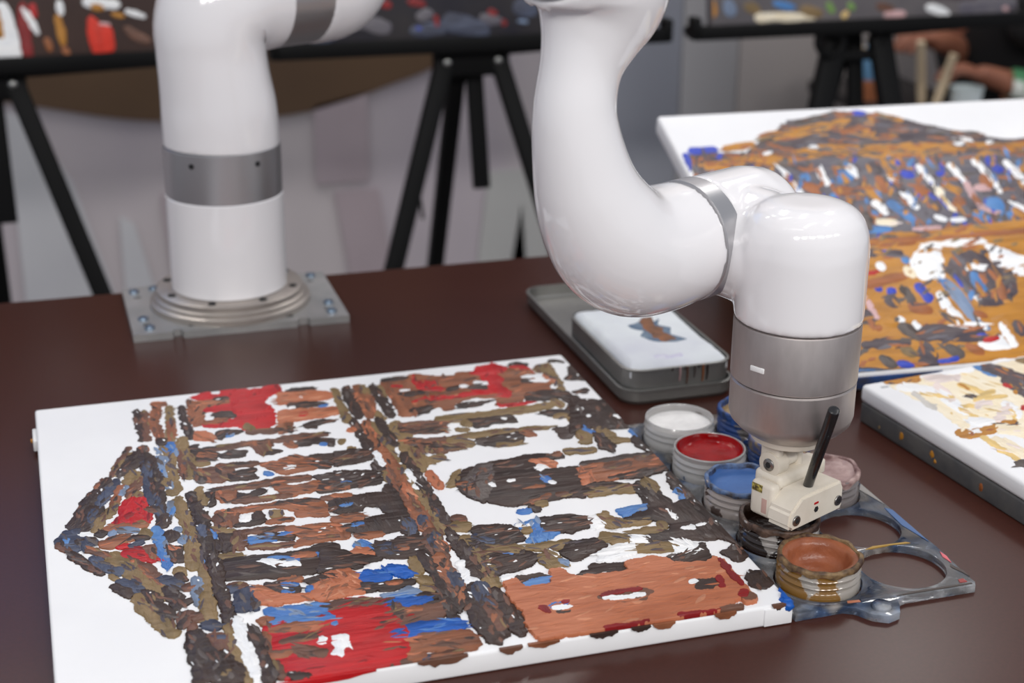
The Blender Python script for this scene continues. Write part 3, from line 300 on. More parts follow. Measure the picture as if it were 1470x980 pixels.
  '383,895 -3415;m926 -3626,961 -3626,993 -3594,1000 -3564,990 -3541,955 -3540,923 -3570,916 -3602;d871 -3856,918 -3841,963 -3809,969 -3768,957 -3739,910 -3760,865 -3798,859 -3833;d839 -3946,921 -3907,912 -4123,828 -4129;m896 -4185,920 -4185,938 -4155,941 -4124,930 -4104,906 -4107,888 -4140,885 -4169;m917 -3977,937 -3974,957 -3958,962 -3940,956 -3924,935 -3920,915 -3930,910 -3955;o1030 -2717,1014 -2890,1006 -3031,997 -3150,977 -3290,1004 -3360,1049 -3342,1084 -3214,1132 -3060,1130 -2868,1119 -2699,1075 -2657;o1085 -3202,1066 -3409,1050 -3606,1030 -3762,1010 -3913,991 -3994,984 -4090,1001 -4129,1029 -4119,1058 -4039,1077 -3942,1096 -3781,1116 -3616,1125 -3411,1132 -3203,1111 -3172;l983 -3493,974 -3677,980 -3854,1005 -3885,1032 -3850,1049 -3671,1051 -3487,1018 -3455;l984 -2878,997 -2922,1021 -2939,1043 -2920,1049 -2872,1038 -2823,1016 -2799,992 -2824;m915 -4059,968 -4075,1023 -4057,1036 -4017,1027 -3976,973 -3957,918 -3973,906 -4016;u1106 -3120,1108 -3203,1113 -3282,1125 -3292,1135 -3274,1136 -3191,1132 -3110,1119 -3101;o1239 -1582,1288 -1606,1340 -1600,1350 -1571,1346 -1540,1297 -1516,1245 -1522,1235 -1551;m1229 -1662,1369 -1658,1529 -1727,1502 -1854,1404 -1958,1272 -1919;g1205 -1727,1215 -1838,1234 -1936,1258 -1937,1275 -1891,1264 -1783,1243 -1684,1221 -1682;m1414 -1682,1529 -1702,1646 -1705,1696 -1714,1750 -1704,1759 -1678,1755 -1652,1705 -1634,1653 -1636,1538 -1618,1420 -1616,1411 -1648;d1478 -1824,1587 -1778,1728 -1774,1653 -1898,1707 -1969,1471 -1944;s1762 -1680,1883 -1693,2069 -1724,2164 -1728,2239 -1842,2303 -1907,2186 -1918,2061 -1927,1934 -1957,1869 -1894;w1940 -1865,1974 -1884,2012 -1888,2024 -1860,2022 -1827,1987 -1810,1949 -1809,1937 -1835;u1764 -1895,1791 -1926,1822 -1941,1830 -1929,1830 -1911,1804 -1876,1774 -1857,1765 -1873;d2143 -1828,2209 -1901,2284 -1940,2302 -1911,2304 -1868,2237 -1797,2161 -1760,2144 -1788;m1330 -2121,1479 -2126,1630 -2131,1725 -2120,1818 -2105,1955 -2115,2096 -2108,2108 -2073,2106 -2037,1968 -2015,1828 -2010,1731 -2027,1637 -2048,1486 -2051,1335 -2055,1325 -2088;d1244 -2165,1238 -2259,1241 -2350,1272 -2381,1306 -2336,1314 -2243,1314 -2149,1280 -2118;s1316 -2147,1426 -2136,1502 -2180,1459 -2294,1364 -2328;d1499 -2200,1583 -2246,1686 -2169,1721 -2180,1690 -2256,1580 -2329,1493 -2304;s1806 -2053,1915 -2172,1982 -2213,2133 -2148,2183 -2185,2111 -2315,1910 -2362,1800 -2203;m1442 -2353,1579 -2376,1718 -2381,1814 -2378,1911 -2367,1919 -2342,1916 -2318,1820 -2313,1724 -2317,1586 -2304,1447 -2309,1439 -2331;o1649 -2348,1710 -2366,1772 -2372,1779 -2355,1777 -2337,1717 -2317,1654 -2310,1647 -2328;d2140 -2062,2296 -2040,2547 -2069,2484 -2359,2374 -2349,2139 -2366,2111 -2315,2200 -2190;u2337 -2257,2367 -2268,2399 -2275,2406 -2260,2405 -2244,2375 -2233,2343 -2226,2336 -2240;s2193 -2329,2282 -2345,2374 -2351,2384 -2329,2382 -2306,2292 -2291,2200 -2286,2191 -2307;s1304 -2528,1418 -2533,1533 -2540,1641 -2528,1750 -2517,1885 -2517,2022 -2511,2033 -2480,2029 -2449,1893 -2446,1757 -2449,1647 -2457,1539 -2462,1424 -2464,1309 -2462,1300 -2495;s1760 -2444,2107 -2483,2149 -2640,2106 -2769,1891 -2726,1891 -2626,1829 -2567,1764 -2527;m1276 -2526,1400 -2462,1457 -2559,1432 -2730,1258 -2738;w1463 -2668,1487 -2706,1520 -2703,1538 -2678,1537 -2637,1516 -2588,1485 -2580,1465 -2616;d1405 -2742,1538 -2722,1575 -2594,1615 -2565,1637 -2652,1631 -2749,1530 -2778;s1653 -2783,1749 -2789,1848 -2776,1857 -2754,1853 -2732,1756 -2722,1658 -2730,1650 -2757;o1697 -2678,1735 -2694,1777 -2680,1793 -2635,1787 -2588,1749 -2570,1708 -2583,1692 -2631;d1781 -2484,1855 -2498,1930 -2509,2014 -2524,2100 -2521,2108 -2503,2106 -2484,2023 -2463,1937 -2459,1863 -2448,1787 -2439,1779 -2461;d2177 -2545,2449 -2520,2394 -2773,2207 -2759,2159 -2684;u2243 -2679,2293 -2680,2344 -2672,2351 -2657,2348 -2641,2299 -2635,2248 -2637,2241 -2658;m2131 -2507,2241 -2530,2355 -2532,2367 -2505,2365 -2477,2253 -2455,2139 -2454,2128 -2480;o1215 -2795,1295 -2841,1376 -2878,1387 -2854,1386 -2823,1306 -2775,1225 -2735,1214 -2762;m1461 -2905,1606 -2918,1753 -2918,1763 -2894,'
  '1759 -2869,1613 -2850,1466 -2845,1457 -2875;d1277 -2858,1376 -2887,1349 -3141,1263 -3153,1253 -3039;m1381 -2851,1450 -2852,1456 -2987,1405 -3158,1351 -3124;u1483 -2976,1607 -2955,1778 -2967,1781 -3101,1705 -3041,1567 -3095,1461 -3063;d1545 -3027,1602 -3051,1660 -3055,1714 -3083,1773 -3092,1787 -3067,1785 -3033,1732 -2990,1674 -2966,1614 -2955,1553 -2963,1540 -2994;s1774 -2889,1861 -2895,2122 -2913,2225 -3060,2191 -3184,1983 -3179,1779 -3212,1853 -3085;w1974 -3062,2027 -3037,2081 -3002,2086 -2986,2081 -2975,2027 -2996,1974 -3025,1969 -3046;m1897 -3132,1999 -3144,2103 -3145,2109 -3130,2108 -3115,2005 -3103,1901 -3102,1895 -3117;m1449 -3154,1610 -3183,1774 -3194,1785 -3167,1782 -3137,1620 -3108,1455 -3098,1445 -3125;u1207 -2814,1209 -2878,1223 -2931,1236 -2936,1245 -2912,1245 -2847,1232 -2793,1218 -2789;d1211 -2971,1213 -3051,1227 -3122,1245 -3130,1260 -3099,1260 -3018,1248 -2945,1228 -2937;s2144 -2902,2246 -2927,2355 -2919,2371 -2885,2367 -2848,2265 -2819,2157 -2822,2140 -2861;d2187 -2990,2349 -2979,2317 -3125,2209 -3094;u2270 -3018,2303 -3032,2339 -3027,2349 -3008,2347 -2987,2314 -2971,2278 -2975,2269 -2996;o1200 -3264,1287 -3272,1375 -3262,1387 -3232,1380 -3202,1294 -3185,1206 -3187,1194 -3225;d1204 -3279,1374 -3258,1620 -3294,1878 -3278,1974 -3223,2103 -3270,2086 -3358,2226 -3544,2201 -3661,1959 -3651,1646 -3637,1294 -3585,1185 -3553;u1565 -3383,1624 -3408,1684 -3410,1723 -3441,1766 -3461,1779 -3442,1779 -3415,1741 -3375,1697 -3345,1634 -3329,1571 -3336,1561 -3358;w1512 -3387,1573 -3440,1640 -3470,1706 -3501,1774 -3518,1787 -3496,1785 -3468,1721 -3428,1654 -3402,1591 -3358,1522 -3338,1510 -3359;s1773 -3391,1838 -3410,1904 -3417,1919 -3381,1916 -3341,1851 -3327,1783 -3325,1769 -3357;u1925 -3347,1999 -3405,1974 -3488,1926 -3474;d1128 -2289,1121 -2440,1131 -2573,1123 -2662,1123 -2758,1120 -2891,1121 -3026,1121 -3163,1125 -3287,1131 -3378,1140 -3472,1172 -3498,1205 -3455,1214 -3356,1220 -3253,1215 -3122,1205 -3000,1214 -2875,1217 -2743,1224 -2647,1222 -2541,1222 -2391,1205 -2252,1165 -2229;n1131 -2696,1126 -2787,1136 -2870,1157 -2888,1177 -2853,1183 -2763,1174 -2678,1151 -2659;o1206 -2193,1199 -2274,1215 -2340,1232 -2352,1246 -2321,1253 -2240,1238 -2172,1221 -2161;w1212 -2408,1214 -2436,1223 -2453,1239 -2446,1248 -2415,1245 -2387,1235 -2372,1220 -2377;d2398 -1649,2546 -1645,2694 -1688,2673 -1870,2540 -1901,2345 -1913;m2363 -1836,2462 -1831,2564 -1799,2576 -1768,2572 -1741,2472 -1743,2370 -1773,2359 -1806;d2323 -2020,2505 -2062,2625 -2086,2681 -2258,2636 -2333,2492 -2345,2379 -2345,2253 -2372;u2334 -2249,2370 -2269,2409 -2272,2415 -2258,2415 -2242,2379 -2223,2340 -2221,2333 -2234;s2258 -2355,2317 -2360,2378 -2359,2387 -2335,2385 -2311,2325 -2307,2264 -2309,2255 -2332;m2471 -2323,2509 -2320,2548 -2311,2558 -2286,2555 -2262,2517 -2263,2477 -2270,2468 -2298;d2225 -2512,2487 -2494,2625 -2502,2670 -2387,2719 -2379,2725 -2553,2721 -2761,2744 -2931,2733 -3087,2717 -3257,2642 -3273,2622 -3171,2476 -3186,2277 -3128,2180 -3003,2366 -2920,2582 -2884,2553 -2814,2528 -2725,2433 -2698,2344 -2733,2178 -2745;s2228 -2499,2294 -2513,2363 -2516,2373 -2492,2372 -2466,2306 -2450,2237 -2446,2227 -2472;u2243 -2649,2294 -2670,2348 -2669,2356 -2654,2355 -2637,2304 -2615,2249 -2617,2242 -2632;u2265 -3018,2307 -3035,2351 -3033,2360 -3016,2358 -2998,2317 -2980,2272 -2981,2264 -2999;n2654 -3056,2642 -3167,2652 -3264,2683 -3278,2715 -3230,2733 -3117,2728 -3014,2692 -3003;s2147 -2911,2199 -2922,2253 -2920,2304 -2931,2358 -2927,2377 -2881,2374 -2834,2323 -2818,2269 -2818,2215 -2815,2160 -2824,2143 -2868;s2254 -3199,2346 -3223,2442 -3222,2455 -3198,2452 -3171,2360 -3144,2264 -3142,2251 -3169;s2129 -2988,2207 -3127,2176 -3193,2093 -3169;d2382 -3291,2493 -3343,2559 -3287,2683 -3285,2745 -3322,2741 -3509,2714 -3647,2359 -3543,2338 -3446;u2211 -3316,2267 -3258,2322 -3283,2342 -3428,2316 -3430;t2164 -3413,2228 -3358,2310 -3419,2319 -3495,2200 -3487;n2390 -3369,2472 -3355,2525 -3500,2428 -3545;s2528 -3488,2556 -3503,2587 -3499,2598 -3475,2597 -3450,2569 -3437,2538 -344'
  '4,2527 -3465;o3002 -1840,2982 -2034,2988 -2206,3025 -2224,3066 -2154,3086 -1963,3080 -1785,3043 -1766;o2852 -2110,2848 -2277,2851 -2438,2872 -2580,2885 -2719,2884 -2854,2876 -2999,2874 -3172,2890 -3326,2908 -3333,2925 -3300,2940 -3123,2936 -2957,2937 -2820,2945 -2667,2927 -2521,2916 -2373,2911 -2222,2897 -2070,2874 -2067;o2714 -2125,2696 -2247,2692 -2362,2709 -2377,2730 -2348,2747 -2227,2752 -2110,2735 -2094;s2714 -1783,2711 -2015,2729 -2214,2733 -2430,2745 -2638,2748 -2815,2739 -3000,2747 -3140,2777 -3257,2815 -3269,2850 -3198,2871 -3039,2870 -2896,2855 -2733,2853 -2553,2858 -2328,2854 -2099,2845 -1878,2813 -1680,2760 -1682;t2775 -2483,2782 -2611,2805 -2718,2835 -2716,2858 -2661,2858 -2529,2839 -2413,2804 -2421;m2762 -2090,2761 -2241,2769 -2381,2778 -2383,2786 -2368,2786 -2219,2778 -2075,2770 -2074;m2795 -2666,2797 -2808,2810 -2938,2817 -2939,2824 -2926,2822 -2786,2809 -2654,2801 -2652;d2644 -2033,2659 -2112,2697 -2139,2730 -2111,2743 -2042,2729 -1962,2690 -1935,2657 -1964;d2916 -1887,2919 -2133,2918 -2372,2916 -2537,2918 -2697,2921 -2865,2932 -3023,2932 -3131,2950 -3219,2976 -3222,3001 -3175,3010 -3063,2999 -2968,3005 -2798,3002 -2631,3001 -2469,2997 -2306,2990 -2071,2985 -1827,2950 -1826;n2925 -2923,2921 -2990,2927 -3047,2948 -3049,2967 -3013,2969 -2949,2961 -2893,2942 -2889;n2777 -3047,2768 -3119,2778 -3179,2801 -3195,2828 -3153,2846 -3078,2843 -3013,2812 -3001;m2760 -3293,2738 -3430,2731 -3564,2727 -3672,2748 -3757,2797 -3772,2847 -3694,2869 -3580,2866 -3487,2873 -3363,2866 -3239,2816 -3214;n2814 -3319,2798 -3431,2796 -3537,2812 -3551,2833 -3524,2853 -3412,2860 -3303,2839 -3290;t2825 -3442,2823 -3526,2839 -3593,2855 -3594,2869 -3565,2873 -3480,2859 -3411,2841 -3411;n2769 -3345,2763 -3441,2766 -3530,2781 -3537,2797 -3511,2805 -3416,2803 -3324,2787 -3318;d2927 -3292,2919 -3435,2918 -3574,2928 -3672,2954 -3750,2982 -3752,3006 -3701,3015 -3591,3007 -3499,2999 -3373,2984 -3247,2955 -3239;t3038 -2282,3038 -2372,3037 -2468,3053 -2534,3073 -2581,3097 -2571,3113 -2525,3107 -2457,3096 -2405,3094 -2325,3092 -2236,3065 -2236;w2887 -2179,2881 -2314,2870 -2452,2876 -2514,2891 -2558,2908 -2557,2922 -2526,2927 -2459,2923 -2410,2920 -2287,2921 -2156,2905 -2149;w2711 -1762,2707 -1909,2718 -2040,2735 -2047,2751 -2013,2758 -1867,2750 -1729,2730 -1725;o3283 -2298,3219 -2399,3161 -2514,3158 -2566,3182 -2573,3248 -2483,3309 -2376,3310 -2314;o4271 -2218,4388 -2251,4513 -2258,4535 -2221,4539 -2182,4420 -2153,4292 -2151,4273 -2184;d3219 -2492,3344 -2306,3620 -2204,3779 -2204,3954 -2161,4100 -2180,4241 -2244,4226 -2287,4073 -2289,3945 -2252,3940 -2389,3992 -2473,4126 -2489,4286 -2490,4285 -2603,4317 -2791,4381 -2831,4368 -2893,4175 -2966,4147 -3042,4049 -2993,3848 -3018,3673 -3029,3544 -3022,3431 -2958,3379 -2881,3345 -2902,3274 -2787,3226 -2624;g3239 -2542,3491 -2236,3613 -2225,3508 -2642,3405 -2826,3339 -2890,3271 -2765;s3225 -2562,3279 -2575,3337 -2572,3349 -2551,3348 -2528,3294 -2514,3236 -2516,3224 -2539;s3243 -2672,3290 -2675,3342 -2659,3351 -2637,3350 -2616,3302 -2614,3250 -2631,3241 -2653;t3938 -2273,4071 -2265,4143 -2379,4104 -2437,4005 -2374,3948 -2334;s4102 -2204,4235 -2171,4257 -2225,4202 -2268;t4271 -2531,4360 -2534,4335 -2796,4208 -2846;u3916 -2646,3926 -2695,3949 -2722,3974 -2701,3989 -2655,3978 -2607,3955 -2580,3930 -2601;w3926 -2431,3983 -2379,4033 -2439,3958 -2485;w3640 -2624,3667 -2625,3696 -2618,3704 -2599,3704 -2582,3677 -2580,3649 -2587,3640 -2606;w3491 -2603,3492 -2641,3499 -2672,3507 -2669,3514 -2655,3512 -2617,3504 -2587,3497 -2589;w3955 -2725,3971 -2748,3992 -2759,4003 -2745,4007 -2725,3991 -2703,3969 -2693,3958 -2706;s3711 -2801,3766 -2797,3823 -2783,3865 -2785,3909 -2782,3921 -2761,3921 -2740,3879 -2733,3835 -2732,3779 -2738,3721 -2755,3710 -2779;m3935 -2996,4052 -2992,4175 -2971,4190 -2946,4189 -2921,4073 -2916,3953 -2928,3936 -2962;d3661 -3067,3736 -3068,3735 -3160,3680 -3184;s3711 -3045,3802 -2999,3895 -2951,3905 -2924,3901 -2904,3809 -2949,3717 -2996,3708 -3024;u3567 -3158,3605 -3172,3647 -3171,3661 -3148,3662 -3122,'
  '3624 -3108,3581 -3109,3568 -3132;o3732 -3090,3774 -3093,3819 -3084,3835 -3053,3835 -3022,3792 -3019,3747 -3028,3732 -3059;m3027 -3141,3069 -3172,3119 -3171,3139 -3137,3140 -3096,3097 -3068,3046 -3072,3027 -3104;o2986 -3291,3041 -3320,3102 -3326,3134 -3273,3135 -3210,3080 -3182,3017 -3176,2986 -3230;o4473 -1943,4498 -2012,4549 -2028,4592 -1984,4611 -1906,4591 -1826,4545 -1800,4496 -1855;o4471 -2070,4512 -2088,4565 -2070,4582 -2040,4584 -2009,4543 -1989,4491 -2004,4473 -2037;u4582 -1798,4602 -1858,4626 -1909,4644 -1894,4656 -1861,4638 -1799,4614 -1744,4594 -1762;d4731 -1061,4764 -1154,4965 -1212,4988 -1329,4988 -1600,4973 -1854,4753 -1841,4674 -1767,4578 -1765,4452 -1855;w4674 -1347,4733 -1351,4710 -1398,4666 -1385;w4705 -1566,4717 -1573,4735 -1558,4746 -1540,4746 -1521,4737 -1506,4722 -1514,4708 -1540;w4941 -1605,4959 -1647,4988 -1669,4988 -1658,4988 -1638,4988 -1594,4960 -1569,4948 -1583;o4684 -1796,4756 -1804,4812 -1909,4798 -2030,4923 -2116,4756 -2141,4708 -2103;d4641 -1885,4709 -1930,4731 -2207,4671 -2310,4601 -2194;d4902 -2152,4926 -2272,4960 -2379,4988 -2353,4988 -2285,4988 -2158,4981 -2042,4937 -2075;u4978 -1961,4978 -2031,4988 -2087,4988 -2080,4988 -2045,4988 -1974,4988 -1915,4988 -1924;s4334 -2446,4495 -2424,4759 -2430,4988 -2426,4988 -2615,4988 -2654,4988 -2713,4809 -2790,4716 -2796,4535 -2799,4353 -2834,4334 -2696;d4332 -2486,4513 -2477,4694 -2470,4833 -2470,4976 -2457,4988 -2436,4988 -2415,4854 -2404,4714 -2405,4529 -2421,4347 -2433,4334 -2460;m4488 -2612,4591 -2633,4704 -2627,4732 -2583,4736 -2536,4632 -2512,4519 -2517,4491 -2564;m4785 -2522,4845 -2554,4920 -2545,4945 -2506,4950 -2464,4887 -2439,4810 -2454,4788 -2487;d4452 -2783,4578 -2809,4710 -2820,4860 -2789,4988 -2750,4988 -2714,4988 -2681,4885 -2703,4738 -2731,4608 -2722,4471 -2728,4453 -2755;o4988 -2571,4988 -2623,4988 -2638,4988 -2601,4988 -2546,4988 -2497,4988 -2487,4988 -2520;d4050 -3013,4196 -2984,4337 -2967,4444 -2984,4556 -2999,4581 -2966,4585 -2926,4484 -2879,4378 -2833,4221 -2881,4073 -2915,4049 -2967;o4188 -3052,4305 -3055,4423 -3047,4512 -3066,4610 -3065,4637 -3024,4642 -2980,4556 -2945,4460 -2932,4338 -2940,4215 -2958,4190 -3006;o4693 -2930,4698 -2983,4706 -3016,4711 -3077,4723 -3140,4744 -3141,4765 -3102,4780 -3015,4787 -2924,4765 -2884,4739 -2862,4711 -2883;d4572 -3016,4580 -3121,4610 -3178,4621 -3233,4625 -3313,4673 -3303,4723 -3226,4727 -3138,4738 -3022,4708 -2932,4656 -2890,4604 -2930;d4923 -2884,4909 -3018,4898 -3151,4918 -3279,4943 -3396,4981 -3381,4988 -3321,4988 -3178,4988 -3041,4988 -2935,4987 -2824,4955 -2828;u4898 -3128,4895 -3209,4905 -3276,4924 -3271,4942 -3241,4947 -3158,4939 -3088,4918 -3095;o4290 -2994,4416 -3010,4546 -3016,4569 -2979,4573 -2941,4447 -2920,4318 -2911,4294 -2951;o4130 -3462,4190 -3528,4254 -3594,4371 -3601,4486 -3605,4510 -3568,4513 -3528,4402 -3511,4294 -3497,4236 -3438,4173 -3378,4144 -3412;d4910 -2950,4914 -3079,4928 -3184,4943 -3310,4959 -3440,4988 -3427,4988 -3351,4988 -3195,4988 -3028,4988 -2923,4988 -2841,4946 -2867;d4632 -3048,4740 -3056,4767 -3231,4783 -3377,4945 -3283,4985 -3342,4988 -3536,4988 -3763,4988 -4002,4988 -4146,4945 -4014,4810 -3985,4604 -3925,4484 -3963,4378 -3943,4348 -3785,4567 -3763,4637 -3674,4557 -3584,4289 -3505,4452 -3418,4544 -3376,4582 -3201;o4665 -2959,4682 -3048,4712 -3120,4746 -3097,4771 -3040,4753 -2952,4723 -2880,4689 -2903;u4898 -3151,4886 -3231,4891 -3295,4915 -3291,4939 -3254,4949 -3177,4942 -3113,4921 -3115;u4313 -3332,4407 -3313,4554 -3298,4540 -3386,4405 -3427,4328 -3461;o4286 -3764,4396 -3779,4517 -3763,4539 -3730,4540 -3697,4430 -3678,4309 -3691,4287 -3727;o4525 -3674,4520 -3714,4532 -3738,4556 -3735,4579 -3694,4586 -3651,4577 -3624,4550 -3630;w4688 -3779,4721 -3802,4763 -3803,4779 -3782,4783 -3757,4749 -3736,4706 -3736,4691 -3756;w4799 -3771,4866 -3767,4935 -3756,4945 -3740,4946 -3725,4878 -3729,4809 -3741,4800 -3757;w4692 -3451,4685 -3542,4683 -3629,4690 -3628,4698 -3617,4705 -3527,4708 -3439,4701 -3439;d4819 -4197,4921 -4134,4988 -4187,4988 -4238,4924 -4351,4842 -4326;d'
  '4988 -4242,4988 -4335,4988 -4409,4988 -4486,4988 -4543,4988 -4541,4988 -4505,4988 -4421,4988 -4356,4988 -4268,4988 -4198,4988 -4201;d4823 -4598,4904 -4524,4988 -4555,4988 -4713,4896 -4773,4816 -4730;o4191 -4002,4342 -4050,4507 -4059,4541 -4010,4548 -3955,4393 -3912,4225 -3908,4194 -3953;o4039 -3695,4116 -3739,4281 -3744,4198 -3848,4088 -3868,4078 -3812;w3939 -3938,4119 -3867,4230 -3899,4195 -4014,3988 -4075,3891 -4067;w4211 -3836,4270 -3881,4339 -3906,4369 -3869,4378 -3820,4319 -3775,4249 -3751,4220 -3788;d4335 -4197,4455 -4131,4571 -4124,4628 -4182,4638 -4040,4729 -4025,4703 -4224,4636 -4306,4472 -4258,4387 -4293;w4500 -4051,4543 -4135,4614 -4170,4667 -4122,4689 -4043,4644 -3960,4571 -3926,4520 -3973;o2999 -3485,3003 -3605,3027 -3736,3139 -3747,3237 -3769,3304 -3786,3383 -3773,3411 -3726,3413 -3673,3351 -3629,3278 -3615,3172 -3618,3081 -3611,3078 -3527,3053 -3428,3023 -3433;o3426 -3765,3508 -3791,3591 -3819,3683 -3808,3775 -3786,3799 -3743,3797 -3701,3712 -3690,3627 -3689,3539 -3687,3449 -3684,3426 -3723;o2989 -3509,2995 -3665,3015 -3783,2995 -3995,2990 -4206,3037 -4226,3090 -4161,3118 -3938,3133 -3700,3115 -3538,3082 -3409,3030 -3419;d3142 -3297,3248 -3284,3437 -3340,3478 -3504,3487 -3571,3351 -3616,3205 -3635,3105 -3668,3032 -3543,3127 -3422;n3103 -3480,3152 -3551,3209 -3604,3229 -3587,3235 -3551,3191 -3469,3139 -3404,3114 -3433;m3203 -3363,3267 -3406,3332 -3443,3346 -3424,3349 -3398,3286 -3354,3220 -3315,3207 -3336;u3466 -3348,3656 -3304,3709 -3397,3657 -3491,3763 -3544,3579 -3662,3468 -3629,3537 -3543,3600 -3475,3491 -3399;d3669 -3297,3929 -3305,4030 -3380,4052 -3520,3838 -3566,3688 -3522,3651 -3446;w3463 -3395,3527 -3405,3598 -3392,3610 -3371,3609 -3349,3545 -3336,3475 -3347,3463 -3371;o3498 -3465,3529 -3494,3567 -3506,3591 -3475,3596 -3433,3565 -3403,3527 -3390,3503 -3422;d3030 -3789,3167 -3728,3346 -3760,3419 -3781,3510 -3870,3372 -3990,3250 -4033,3050 -4052,3040 -3991,3109 -3952;u3236 -3764,3277 -3776,3319 -3783,3330 -3765,3331 -3745,3289 -3734,3246 -3727,3236 -3744;m3113 -3903,3141 -3936,3179 -3942,3195 -3920,3199 -3890,3170 -3856,3132 -3850,3116 -3873;o3498 -3846,3620 -3840,3631 -3986,3657 -4054,3492 -4045,3465 -3977;w3576 -3831,3587 -3881,3604 -3923,3623 -3912,3635 -3881,3623 -3832,3605 -3791,3587 -3801;d3662 -3853,3767 -3738,3990 -3718,4031 -3857,3895 -3921,3755 -4002,3691 -3984;w4049 -3385,4137 -3377,4138 -3545,4025 -3567;o4140 -3367,4213 -3343,4206 -3476,4319 -3532,4296 -3591,4132 -3587;o4015 -3760,4107 -3799,4202 -3830,4231 -3791,4239 -3741,4148 -3697,4054 -3660,4023 -3706;l3600 -4004,3623 -4047,3655 -4076,3671 -4064,3677 -4037,3655 -3990,3626 -3958,3608 -3974;d3657 -4221,3775 -4168,3822 -4093,3931 -4124,4060 -4153,4124 -4271,4007 -4315,3733 -4311;w3139 -4079,3283 -4082,3275 -4138,3121 -4169;d2964 -3532,2942 -3693,2938 -3837,2921 -3962,2929 -4077,2957 -4097,2992 -4052,3023 -3921,3030 -3794,3042 -3639,3037 -3493,3002 -3478;w2882 -3802,2865 -3941,2858 -4088,2901 -4155,2934 -4208,2949 -4292,2965 -4372,2956 -4513,2961 -4648,2976 -4655,2992 -4632,3008 -4486,3011 -4338,2995 -4243,2978 -4147,2940 -4085,2911 -4035,2922 -3915,2923 -3782,2904 -3774;d2998 -4316,2989 -4454,2997 -4579,3021 -4674,3046 -4765,3078 -4762,3103 -4713,3099 -4602,3095 -4493,3083 -4377,3055 -4269,3024 -4266;o2554 -3667,2538 -3778,2545 -3878,2572 -3900,2604 -3856,2627 -3744,2626 -3639,2592 -3619;o2539 -3978,2568 -4025,2607 -4050,2630 -4026,2637 -3982,2610 -3930,2573 -3900,2548 -3929;o2534 -4115,2564 -4159,2604 -4176,2624 -4155,2628 -4117,2601 -4068,2563 -4045,2541 -4072;d1961 -3305,2079 -3340,2178 -3471,2318 -3533,2368 -3568,2135 -3629,1897 -3638;d2620 -3628,2635 -3774,2657 -3898,2643 -4061,2636 -4242,2665 -4369,2699 -4474,2737 -4463,2766 -4401,2753 -4274,2735 -4167,2741 -4013,2743 -3832,2719 -3684,2689 -3553,2649 -3562;d2622 -4270,2618 -4426,2624 -4573,2654 -4583,2683 -4540,2690 -4385,2686 -4232,2654 -4223;s2743 -3667,2728 -3852,2711 -4038,2726 -4225,2746 -4399,2777 -4410,2807 -4358,2820 -4161,2826 -3965,2817 -3802,2810 -3628,2777 -3611;n2776 -3917,'
